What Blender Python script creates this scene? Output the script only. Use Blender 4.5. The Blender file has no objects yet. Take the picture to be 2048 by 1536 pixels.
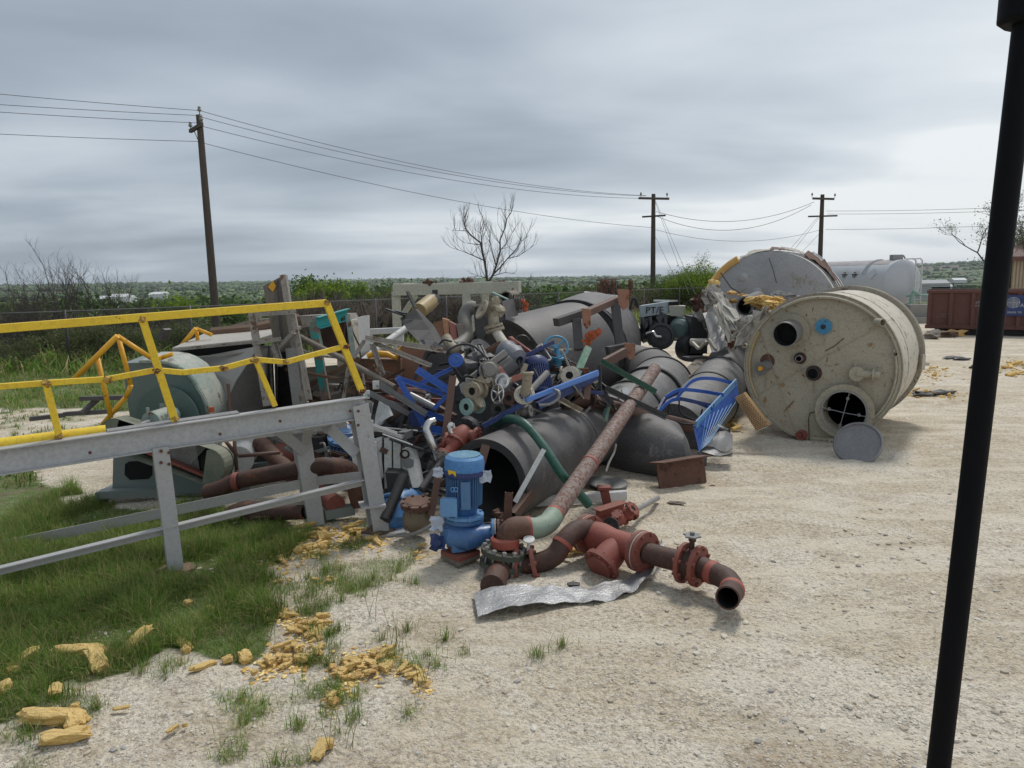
import bpy, bmesh, math, random
import numpy as np
from mathutils import Vector as V, Matrix, noise as mnoise
R = math.radians
random.seed(7); rng = np.random.default_rng(7)
SC = bpy.context.scene
COL = SC.collection

# ------------------------------------------------------------------ camera
F = 1480.0; PITCH = 8.2; ROLL = 0.85; CAMH = 2.5
cam = bpy.data.cameras.new('camera'); cam.lens = 36*F/2048; cam.sensor_width = 36
cam.clip_start = 0.05; cam.clip_end = 20000
cob = bpy.data.objects.new('camera', cam); COL.objects.link(cob)
CR = (Matrix.Rotation(R(90-PITCH), 3, 'X') @ Matrix.Rotation(R(-ROLL), 3, 'Z'))
cob.matrix_world = Matrix.Translation((0, 0, CAMH)) @ CR.to_4x4()
SC.camera = cob

def ray(px, py):
    return CR @ V(((px-1024)/F, -(py-768)/F, -1.0))
def P(px, py, Y):
    d = ray(px, py); return V((0, 0, CAMH)) + d*(Y/d.y)
def G(px, py, z=0.0):
    d = ray(px, py); return V((0, 0, CAMH)) + d*((z-CAMH)/d.z)
def GY(px, Y, z=0.0):
    """point of height z at distance Y seen in pixel column px"""
    lo, hi = -3000., 6000.
    for _ in range(40):
        m = (lo+hi)/2
        if P(px, m, Y).z > z: lo = m
        else: hi = m
    return P(px, lo, Y)
def pxm(n, Y): return n*Y/F

# ------------------------------------------------------------------ render look
SC.view_settings.view_transform = 'Standard'; SC.view_settings.look = 'None'
SC.view_settings.gamma = 1; SC.view_settings.exposure = 0.58
SC.render.engine = 'CYCLES'
SC.cycles.max_bounces = 6; SC.cycles.diffuse_bounces = 3; SC.cycles.glossy_bounces = 3
SC.cycles.transparent_max_bounces = 12; SC.cycles.volume_bounces = 0

# ------------------------------------------------------------------ world + sun
SUN_EL, SUN_AZ = 58.0, 25.0      # azimuth: to the right of the view direction, behind the heap
w = bpy.data.worlds.new('World'); SC.world = w; w.use_nodes = True
nt = w.node_tree; nt.nodes.clear()
def N(t, kind, **kw):
    n = t.nodes.new(kind)
    for k, v in kw.items():
        if k.startswith('i_'):
            key = k[2:]
            n.inputs[int(key) if key.isdigit() else key.replace('_', ' ')].default_value = v
        else: setattr(n, k, v)
    return n
L = lambda t, a, b: t.links.new(a, b)
def ramp(t, stops, fac, interp='LINEAR'):
    r = t.nodes.new('ShaderNodeValToRGB'); r.color_ramp.interpolation = interp
    e = r.color_ramp.elements
    while len(e) > 1: e.remove(e[-1])
    for i, (p, c) in enumerate(stops):
        if i == 0: e[0].position = p
        else: e.new(p)
        e[i].color = (c, c, c, 1) if not hasattr(c, '__len__') else (*c[:3], 1)
    L(t, fac, r.inputs[0]); return r.outputs[0]
def mth(t, op, a, b=None, c=None, clamp=False):
    n = t.nodes.new('ShaderNodeMath'); n.operation = op; n.use_clamp = clamp
    for i, x in enumerate((a, b, c)):
        if x is None: continue
        if isinstance(x, (int, float)): n.inputs[i].default_value = x
        else: L(t, x, n.inputs[i])
    return n.outputs[0]
def mixc(t, fac, a, b, typ='MIX'):
    n = t.nodes.new('ShaderNodeMix'); n.data_type = 'RGBA'; n.blend_type = typ; n.clamp_factor = True
    for s, x in ((n.inputs['Factor'], fac), (n.inputs[6], a), (n.inputs[7], b)):
        if isinstance(x, (int, float)): s.default_value = x if s.name == 'Factor' else (x, x, x, 1)
        elif isinstance(x, (tuple, list)): s.default_value = (*x[:3], 1)
        else: L(t, x, s)
    return n.outputs[2]
sky = N(nt, 'ShaderNodeTexSky', sky_type='NISHITA', sun_disc=False, sun_elevation=R(SUN_EL), sun_rotation=R(SUN_AZ), dust_density=3.0)
tc = N(nt, 'ShaderNodeTexCoord'); sx = N(nt, 'ShaderNodeSeparateXYZ'); L(nt, tc.outputs['Generated'], sx.inputs[0])
zc = mth(nt, 'ADD', mth(nt, 'MAXIMUM', sx.outputs[2], 0.0), 0.13)
uu = mth(nt, 'DIVIDE', sx.outputs[0], zc); vv = mth(nt, 'DIVIDE', sx.outputs[1], zc)
cb = N(nt, 'ShaderNodeCombineXYZ'); L(nt, uu, cb.inputs[0]); L(nt, vv, cb.inputs[1])
n1 = N(nt, 'ShaderNodeTexNoise', i_Scale=0.60, i_Detail=6.0, i_Roughness=0.47, i_Distortion=0.25)
mp1 = N(nt, 'ShaderNodeMapping'); mp1.inputs['Location'].default_value = (4.3, 1.1, 0.0); mp1.inputs['Scale'].default_value = (0.85, 1.35, 1)
L(nt, cb.outputs[0], mp1.inputs[0]); L(nt, mp1.outputs[0], n1.inputs[0])
n2 = N(nt, 'ShaderNodeTexNoise', i_Scale=0.28, i_Detail=3.0, i_Roughness=0.5)
mp2 = N(nt, 'ShaderNodeMapping'); mp2.inputs['Location'].default_value = (1.7, 5.2, 0.0); L(nt, cb.outputs[0], mp2.inputs[0]); L(nt, mp2.outputs[0], n2.inputs[0])
# brighter towards the right of the view and low down, darker to the left
side = mth(nt, 'MULTIPLY', sx.outputs[0], 0.34)
low = ramp(nt, [(0.0, 0.30), (0.05, 0.27), (0.16, 0.13), (0.30, 0.03), (0.42, 0.0), (1, 0.05)], sx.outputs[2])
lowR = mth(nt, 'MULTIPLY', low, mth(nt, 'ADD', mth(nt, 'MULTIPLY', sx.outputs[0], 1.1), 0.62, clamp=True))
dens = mth(nt, 'ADD', mth(nt, 'MULTIPLY', n1.outputs[0], 1.75), mth(nt, 'MULTIPLY', n2.outputs[0], 0.8))
dens = mth(nt, 'SUBTRACT', dens, 0.76)
dens = mth(nt, 'ADD', dens, mth(nt, 'ADD', side, lowR))
cc = ramp(nt, [(0.15, (.225, .265, .31)), (0.34, (.275, .32, .37)), (0.50, (.335, .38, .43)), (0.66, (.40, .445, .49)), (0.85, (.50, .54, .575)), (1.0, (.60, .63, .645))], dens)
vs_ = N(nt, 'ShaderNodeVectorMath', operation='SCALE'); L(nt, cc, vs_.inputs[0]); vs_.inputs['Scale'].default_value = 10.0
wcol = mixc(nt, 0.94, sky.outputs[0], vs_.outputs[0])
# ColorRamp clamps nothing above 1 here; strength 0.1 brings the cloud deck to display level
bg = N(nt, 'ShaderNodeBackground', i_Strength=0.095); L(nt, wcol, bg.inputs[0])
wo = N(nt, 'ShaderNodeOutputWorld'); L(nt, bg.outputs[0], wo.inputs[0])
sl = bpy.data.lights.new('sun', 'SUN'); sl.energy = 1.5; sl.angle = R(11); sl.color = (1, 0.965, 0.91)
so = bpy.data.objects.new('sun', sl); COL.objects.link(so); so.location = (0, 0, 30)
_sd = V((math.sin(R(SUN_AZ))*math.cos(R(SUN_EL)), math.cos(R(SUN_AZ))*math.cos(R(SUN_EL)), math.sin(R(SUN_EL))))
so.rotation_euler = _sd.to_track_quat('Z', 'Y').to_euler()

# ------------------------------------------------------------------ materials
MATS = {}
def newmat(name):
    m = bpy.data.materials.new(name); m.use_nodes = True
    t = m.node_tree; b = t.nodes['Principled BSDF']
    return m, t, b
def coords(t, scale=1.0, kind='Object', stretch=None):
    c = t.nodes.new('ShaderNodeTexCoord'); mp = t.nodes.new('ShaderNodeMapping')
    L(t, c.outputs[kind], mp.inputs[0])
    mp.inputs['Scale'].default_value = stretch or (scale,)*3
    return mp.outputs[0]
def paint(name, col, col2=None, rust=0.0, rcol=(0.10, 0.035, 0.018), rough=0.5, metal=0.0, bump=0.25, scale=3.0,
          rscale=6.0, dirt=0.25, dcol=(0.16, 0.12, 0.085), stretch=None, wear=0.0, wcol=(0.35, 0.34, 0.33), bscale=30.0, spec=0.4,
          chips=0.55, ccol=None, dust=0.16, dustlitc=(0.34, 0.29, 0.23), scratch=0.0):
    """weathered surface: two paint tones, dust, rust or chips breaking through"""
    if name in MATS: return MATS[name]
    m, t, b = newmat(name)
    co = coords(t, 1.0, stretch=stretch)
    na = N(t, 'ShaderNodeTexNoise', i_Scale=scale, i_Detail=5.0, i_Roughness=0.6); L(t, co, na.inputs[0])
    nb = N(t, 'ShaderNodeTexNoise', i_Scale=rscale, i_Detail=8.0, i_Roughness=0.68, i_Distortion=0.4); L(t, co, nb.inputs[0])
    nc = N(t, 'ShaderNodeTexNoise', i_Scale=bscale, i_Detail=4.0, i_Roughness=0.6); L(t, co, nc.inputs[0])
    c2 = col2 or tuple(x*0.72 for x in col)
    c = mixc(t, ramp(t, [(0.32, 0), (0.68, 1)], na.outputs[0]), col, c2)
    c = mixc(t, mth(t, 'MULTIPLY', ramp(t, [(0.42, 0), (0.75, 1)], nc.outputs[0]), dirt), c, dcol)
    rf = mth(t, 'ADD', 0.0, 0.0)
    if rust > 0:
        e = 0.70-0.34*rust
        rf = ramp(t, [(e, 0), (e+0.05, 1)], nb.outputs[0])
        rc = mixc(t, ramp(t, [(0.35, 0), (0.7, 1)], nc.outputs[0]), rcol, tuple(min(1, x*2.1) for x in rcol))
        c = mixc(t, rf, c, rc)
    # fine chips and pits, dust lying on upward faces (on yellow rails a painted sunlit tone)
    nd = N(t, 'ShaderNodeTexNoise', i_Scale=bscale*1.7, i_Detail=5.0, i_Roughness=0.75); L(t, co, nd.inputs[0])
    chip = mth(t, 'MULTIPLY', ramp(t, [(0.60, 0), (0.64, 1)], nd.outputs[0]), ramp(t, [(0.40, 0), (0.60, 1)], nb.outputs[0]))
    c = mixc(t, mth(t, 'MULTIPLY', chip, min(.9, chips)), c, ccol or tuple(x*.35 for x in col))
    gn = t.nodes.new('ShaderNodeNewGeometry'); sn = t.nodes.new('ShaderNodeSeparateXYZ'); L(t, gn.outputs['Normal'], sn.inputs[0])
    df = mth(t, 'MULTIPLY', ramp(t, [(0.25, 0), (0.95, 1)], sn.outputs[2]), ramp(t, [(0.30, .15), (0.62, 1)], mth(t, 'ADD', mth(t, 'MULTIPLY', na.outputs[0], .5), mth(t, 'MULTIPLY', nd.outputs[0], .5))))
    c = mixc(t, mth(t, 'MULTIPLY', df, dust), c, dustlitc)
    if scratch > 0:
        vs = N(t, 'ShaderNodeTexVoronoi', i_Scale=scratch, feature='DISTANCE_TO_EDGE')
        wv = t.nodes.new('ShaderNodeVectorMath'); wv.operation = 'ADD'; L(t, co, wv.inputs[0]); L(t, nb.outputs[1], wv.inputs[1]); L(t, wv.outputs[0], vs.inputs[0])
        sf_ = mth(t, 'MULTIPLY', ramp(t, [(0.0, 1), (0.012, 0)], vs.outputs['Distance']), ramp(t, [(0.50, 0), (0.58, .7)], na.outputs[0]))
        c = mixc(t, sf_, c, (0.33, 0.31, 0.29))
    if wear > 0:
        g = t.nodes.new('ShaderNodeNewGeometry')
        pf = ramp(t, [(0.53, 0), (0.60, 1)], g.outputs['Pointiness'])
        c = mixc(t, mth(t, 'MULTIPLY', pf, wear), c, wcol)
    L(t, c, b.inputs['Base Color'])
    L(t, mth(t, 'ADD', mth(t, 'MULTIPLY', nc.outputs[0], 0.25), mth(t, 'ADD', mth(t, 'MULTIPLY', rf, 0.3), rough-0.12), clamp=True), b.inputs['Roughness'])
    if metal > 0: L(t, mth(t, 'MULTIPLY', mth(t, 'SUBTRACT', 1.0, rf), metal), b.inputs['Metallic'])
    b.inputs['Specular IOR Level'].default_value = spec
    bp = t.nodes.new('ShaderNodeBump'); bp.inputs['Strength'].default_value = bump; bp.inputs['Distance'].default_value = 0.02
    L(t, mth(t, 'ADD', mth(t, 'MULTIPLY', nc.outputs[0], 0.5), mth(t, 'ADD', nb.outputs[0], mth(t, 'MULTIPLY', na.outputs[0], 1.2))), bp.inputs['Height'])
    L(t, bp.outputs[0], b.inputs['Normal'])
    MATS[name] = m; return m
def flat(name, col, rough=0.6, metal=0.0):
    if name in MATS: return MATS[name]
    m, t, b = newmat(name); b.inputs['Base Color'].default_value = (*col, 1)
    b.inputs['Roughness'].default_value = rough; b.inputs['Metallic'].default_value = metal
    MATS[name] = m; return m
# ---
def leafmat(name, c1, c2, c3=None, trans=0.25):
    if name in MATS: return MATS[name]
    m, t, b = newmat(name)
    g = t.nodes.new('ShaderNodeNewGeometry')
    st = [(0.0, c1), (0.55, c2)] + ([(0.9, c3)] if c3 else [])
    c = ramp(t, st, g.outputs['Random Per Island'])
    co = coords(t, 1.0)
    na = N(t, 'ShaderNodeTexNoise', i_Scale=0.9, i_Detail=3.0); L(t, co, na.inputs[0])
    c = mixc(t, 1.0, c, ramp(t, [(0.3, 0.65), (0.7, 1.25)], na.outputs[0]), 'MULTIPLY')
    L(t, c, b.inputs['Base Color']); b.inputs['Roughness'].default_value = 0.65
    b.inputs['Specular IOR Level'].default_value = 0.25
    tr = t.nodes.new('ShaderNodeBsdfTranslucent'); L(t, c, tr.inputs[0])
    mx = t.nodes.new('ShaderNodeMixShader'); mx.inputs[0].default_value = trans
    L(t, b.outputs[0], mx.inputs[1]); L(t, tr.outputs[0], mx.inputs[2])
    L(t, mx.outputs[0], t.nodes['Material Output'].inputs[0])
    MATS[name] = m; return m

RUST = (0.115, 0.042, 0.022)
M_grey = paint('grey steel paint', (0.43, 0.44, 0.455), (0.38, 0.39, 0.40), rust=0.10, chips=.6, ccol=(.16, .12, .10), dust=.35, dustlitc=(.44, .42, .38), rough=0.45, dirt=0.35, scale=2, rscale=9, wear=0.4, bump=0.12)
M_yel = paint('yellow rail paint', (0.84, 0.60, 0.035), (0.74, 0.48, 0.025), rust=0.16, chips=.9, ccol=(.25, .14, .04), dust=.15, dustlitc=(.85, .72, .22), rough=0.5, dirt=0.25, rscale=14, bump=0.12)  # pale yellow on upward faces paints the sunlit tops of the rails
M_ora = paint('orange yellow rail paint', (0.80, 0.42, 0.02), (0.72, 0.34, 0.015), rust=0.22, rough=0.5, dirt=0.25, rscale=10, bump=0.12)
M_teal = paint('blue green enamel', (0.014, 0.078, 0.070), (0.025, 0.105, 0.094), rust=0.16, rough=0.42, dust=.1, dirt=0.22, dcol=(0.2, 0.2, 0.17), scale=1.5, wear=0.5, bump=0.1)
M_tealw = paint('worn blue green enamel', (0.13, 0.24, 0.22), (0.42, 0.42, 0.36), rust=0.45, rough=0.6, dirt=0.5, dcol=(0.3, 0.3, 0.26), scale=5)
M_olive = paint('olive guard paint', (0.10, 0.13, 0.09), (0.20, 0.21, 0.16), rust=0.15, rough=0.6, dirt=0.5, dcol=(0.25, 0.24, 0.19))
M_hdpe = paint('dark grey pipe skin', (0.060, 0.058, 0.062), (0.095, 0.09, 0.093), rough=0.58, dirt=0.5, dcol=(0.17, 0.155, 0.14), scale=1.6, rscale=3.2, bump=0.35, bscale=45, rust=0.15, rcol=(0.13, 0.11, 0.095), spec=0.4, scratch=1.3, dust=.30, dustlitc=(.26, .24, .22), chips=.5, ccol=(.24, .22, .20))
M_hdpe2 = paint('dusty grey pipe skin', (0.07, 0.07, 0.073), (0.125, 0.122, 0.122), rough=0.55, dirt=0.6, dcol=(0.25, 0.235, 0.22), scale=4.5, rscale=5, bump=0.4, bscale=40, spec=0.4, scratch=1.6, dust=.4, dustlitc=(.30, .285, .27), ccol=(.28, .26, .24))
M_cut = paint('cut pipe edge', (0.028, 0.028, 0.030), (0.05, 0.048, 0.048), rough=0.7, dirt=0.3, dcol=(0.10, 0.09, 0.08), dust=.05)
M_black = paint('black rubber', (0.015, 0.015, 0.017), (0.03, 0.03, 0.032), rough=0.6, dirt=0.25, dcol=(0.09, 0.08, 0.07), dust=.05)
M_blackm = paint('black greasy machine paint', (0.018, 0.019, 0.022), (0.04, 0.042, 0.047), rough=0.38, dirt=0.3, dcol=(0.12, 0.10, 0.08), rust=0.1, dust=.05)
M_rust = paint('rusted iron', (0.085, 0.034, 0.022), (0.13, 0.058, 0.038), rust=0.4, rcol=(0.05, 0.028, 0.022), rough=0.75, dirt=0.3, bump=0.5, rscale=8)
M_rustdk = paint('dark rusted pipe', (0.045, 0.025, 0.02), (0.085, 0.036, 0.026), rust=0.3, rcol=(0.13, 0.042, 0.022), rough=0.65, dirt=0.2, bump=0.4, dust=.05)
M_oxide = paint('red oxide primer', (0.26, 0.052, 0.037), (0.21, 0.045, 0.033), rust=0.15, rough=0.6, dirt=0.4, dcol=(0.25, 0.13, 0.09), bump=0.2, wear=0.3, wcol=(0.16, 0.08, 0.06))
M_oxring = paint('bright oxide band', (0.34, 0.075, 0.05), (0.27, 0.06, 0.045), rust=0.2, rough=0.65, dirt=0.3)
M_flakes = paint('flaking grey paint on rusty pipe', (0.22, 0.18, 0.165), (0.15, 0.095, 0.08), rust=0.60, rcol=(0.10, 0.045, 0.036), rough=0.6, dirt=0.5, dcol=(.30, .25, .22), scale=9, rscale=24, bump=0.5, chips=.9, ccol=(.07, .03, .025), bscale=40)
M_mint = paint('mint green patch', (0.20, 0.28, 0.215), (0.26, 0.33, 0.26), rust=0.3, rcol=(0.13, 0.05, 0.035), rough=0.6, rscale=4)
M_mintf = paint('faded mint paint', (0.30, 0.47, 0.42), (0.22, 0.36, 0.32), rust=0.15, rough=0.6, dirt=0.4)
M_blue = paint('pump blue enamel', (0.014, 0.065, 0.22), (0.03, 0.125, 0.33), rust=0.22, dust=.2, dustlitc=(.16, .22, .30), chips=.8, rcol=(0.05, 0.045, 0.05), rough=0.35, dirt=0.35, dcol=(0.14, 0.17, 0.21), wear=0.4, wcol=(0.16, 0.3, 0.46), bump=0.15)
M_bluel = paint('light blue enamel', (0.022, 0.13, 0.40), (0.04, 0.19, 0.48), rough=0.4, dust=.25, dustlitc=(.22, .36, .45), chips=.7, ccol=(.2, .3, .36), dirt=0.3, dcol=(0.25, 0.4, 0.5), bump=0.1, wear=0.3, wcol=(0.3, 0.5, 0.65), rust=0.06)
M_bluev = paint('valve sky blue', (0.05, 0.24, 0.42), (0.07, 0.30, 0.48), rust=0.3, rcol=(0.035, 0.045, 0.06), rough=0.5, rscale=12)
M_blueb = paint('blue frame paint', (0.022, 0.09, 0.38), (0.03, 0.12, 0.46), rust=0.24, dust=.3, chips=.9, rcol=(0.10, 0.09, 0.10), rough=0.4, dirt=0.25, dcol=(0.2, 0.25, 0.35), rscale=12, bump=0.1)
M_blued = paint('dark blue paint', (0.010, 0.028, 0.12), (0.015, 0.045, 0.18), rust=0.15, rcol=(0.05, 0.05, 0.06), rough=0.45, dirt=0.3)
M_tank = paint('tank beige paint', (0.37, 0.335, 0.255), (0.43, 0.395, 0.31), rust=0.26, rcol=(0.14, 0.07, 0.035), chips=.95, ccol=(.14, .07, .035), dust=.1, rough=0.6, dirt=0.55, dcol=(0.27, 0.20, 0.13), scale=1.2, rscale=11, bump=0.12)
M_tanks = paint('tank side dirty cream', (0.50, 0.46, 0.38), (0.60, 0.56, 0.47), rust=0.40, rcol=(0.20, 0.16, 0.13), chips=.7, ccol=(.16, .13, .10), dust=.1, rough=0.65, dirt=0.5, dcol=(0.24, 0.18, 0.13), scale=1.5, rscale=4, stretch=(2.2, 0.9, 2.2), bump=0.15)
M_rim = paint('dirty brown tank rim', (0.30, 0.27, 0.215), (0.36, 0.33, 0.27), rust=.35, rcol=(.10, .075, .055), rough=.7, dirt=.5, scale=3, bump=.3)
M_shell = paint('dull grey tank skin', (0.33, 0.325, 0.335), (0.40, 0.395, 0.40), rust=0.42, rcol=(0.215, 0.20, 0.185), rough=0.55, dirt=0.6, dcol=(0.24, 0.22, 0.195), scale=1.6, rscale=1.8, bump=0.9, metal=0.1, scratch=.9)
M_white = paint('chipped white paint', (0.60, 0.61, 0.60), (0.52, 0.53, 0.52), rust=0.16, rcol=(0.10, 0.085, 0.07), rough=0.55, dirt=0.35, dcol=(0.28, 0.26, 0.23), rscale=12)
M_wtank = paint('white tank paint', (0.42, 0.45, 0.49), (0.48, 0.50, 0.53), rust=0.0, rough=0.5, dirt=0.3, dcol=(0.3, 0.28, 0.27), scale=0.6, bump=0.1)
M_cream = paint('cream steel paint', (0.47, 0.47, 0.385), (0.40, 0.40, 0.33), rust=0.15, rough=0.6, dirt=0.4)
M_alu = paint('crumpled aluminium sheet', (0.40, 0.41, 0.425), (0.33, 0.34, 0.355), rough=0.42, metal=0.65, dirt=0.45, dcol=(0.26, 0.25, 0.24), bump=0.6, scale=5, rscale=9, bscale=50)
M_clad = paint('dull cladding sheet', (0.33, 0.335, 0.345), (0.26, 0.265, 0.275), rough=0.5, metal=0.2, dirt=0.6, dcol=(0.25, 0.23, 0.21), bump=0.5, scale=3)
M_steel = paint('bare grey metal', (0.33, 0.33, 0.33), (0.26, 0.26, 0.265), rough=0.45, metal=0.5, dirt=0.4, rust=0.12, bump=0.25)
M_galv = paint('galvanised channel', (0.20, 0.21, 0.22), (0.13, 0.14, 0.145), rough=0.5, metal=0.4, dirt=0.4, rust=0.12)
M_chrome = paint('polished tube', (0.62, 0.61, 0.59), (0.55, 0.54, 0.53), rough=0.25, metal=0.85, dirt=0.2, bump=0.05)
M_cast = paint('dirty cast grey', (0.17, 0.165, 0.155), (0.23, 0.22, 0.20), rough=0.6, dirt=0.5, dcol=(0.24, 0.20, 0.15), rust=0.2, bump=0.3, wear=0.3)
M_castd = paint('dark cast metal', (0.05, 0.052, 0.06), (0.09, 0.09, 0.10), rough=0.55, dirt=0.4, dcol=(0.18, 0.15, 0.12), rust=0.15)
M_tan = paint('tan corroded flange', (0.36, 0.32, 0.24), (0.30, 0.25, 0.18), rust=0.32, rcol=(0.15, 0.075, 0.035), rough=0.7, dirt=0.5, rscale=12, bump=0.4)
M_wood = paint('weathered grey timber', (0.24, 0.205, 0.17), (0.16, 0.135, 0.11), rough=0.85, dirt=0.5, dcol=(0.10, 0.085, 0.07), scale=5, stretch=(5, 5, 0.8), rust=0.2, rcol=(0.06, 0.045, 0.035), bump=0.6)
M_woodb = paint('brown plank', (0.17, 0.10, 0.062), (0.11, 0.07, 0.048), rough=0.85, dirt=0.4, scale=4, stretch=(1.0, 1.0, 7), bump=0.5)
M_ply = paint('reddish board', (0.24, 0.105, 0.06), (0.19, 0.09, 0.055), rough=0.8, dirt=0.45, dcol=(0.28, 0.18, 0.12), scale=3, stretch=(1, 1, 6), bump=0.3, rust=0.1)
M_raww = paint('fresh split wood', (0.42, 0.23, 0.12), (0.34, 0.16, 0.08), rough=0.8, dirt=0.2, stretch=(8, 8, 1.5))
M_weather = paint('weathered whitish steel', (0.36, 0.335, 0.30), (0.27, 0.245, 0.215), rust=0.42, rcol=(0.11, 0.065, 0.045), rough=0.75, dirt=0.5, rscale=9, bump=0.4)
M_brown = paint('brown painted steel', (0.115, 0.062, 0.05), (0.15, 0.085, 0.065), rust=0.2, rough=0.65, dirt=0.35, dust=.05)
M_darkst = paint('dark grey angle steel', (0.045, 0.045, 0.05), (0.07, 0.066, 0.068), rust=0.15, rough=0.55, dirt=0.35, dust=.05)
M_green = paint('dark green paint', (0.025, 0.085, 0.055), (0.035, 0.11, 0.075), rust=0.12, rough=0.45, dirt=0.25)
M_hose = paint('green ribbed hose', (0.012, 0.075, 0.052), (0.018, 0.10, 0.07), rough=0.4, dirt=0.35, dcol=(0.12, 0.17, 0.14))
M_ins = paint('yellow mineral wool', (0.84, 0.57, 0.19), (0.70, 0.42, 0.11), rough=0.95, dirt=0.7, dcol=(0.90, 0.70, 0.36), bump=0.7, scale=1.5, rscale=3, bscale=9, rust=0.08, rcol=(0.42, 0.26, 0.10), stretch=(1, 3, 3), dust=.3, dustlitc=(.88, .74, .46), spec=.1, chips=.2, ccol=(.45, .28, .1))
M_insd = paint('brownish mineral wool', (0.66, 0.40, 0.13), (0.56, 0.32, 0.10), rough=0.95, dirt=0.5, dcol=(0.80, 0.58, 0.27), chips=.2, bump=0.5, scale=9, bscale=60)
M_pole = paint('creosoted pole timber', (0.055, 0.043, 0.038), (0.10, 0.078, 0.066), rough=0.85, dirt=0.4, scale=4, stretch=(6, 6, 0.5), bump=0.6)
M_wire = flat('wire', (0.05, 0.05, 0.055), 0.6)
M_post = flat('satin black post', (0.0035, 0.004, 0.006), 0.6)
M_post.node_tree.nodes['Principled BSDF'].inputs['Specular IOR Level'].default_value = 0.12
M_bark = paint('grey bark', (0.10, 0.09, 0.078), (0.15, 0.135, 0.12), rough=0.9, dirt=0.3, bump=0.4)
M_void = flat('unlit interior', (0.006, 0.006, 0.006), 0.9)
M_expm = paint('rust stained grating', (0.40, 0.25, 0.10), (0.34, 0.19, 0.07), rust=0.3, rcol=(0.14, 0.06, 0.025), rough=0.7, bump=0.4)
M_dump = paint('dumpster brown red', (0.095, 0.032, 0.025), (0.12, 0.042, 0.032), rust=0.3, rcol=(.06, .03, .02), rough=0.6, dirt=0.3)
M_cloth = paint('dirty white cloth', (0.50, 0.48, 0.44), (0.40, 0.37, 0.32), rough=0.95, dirt=0.5, dcol=(0.3, 0.24, 0.17), bump=0.5)

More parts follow.
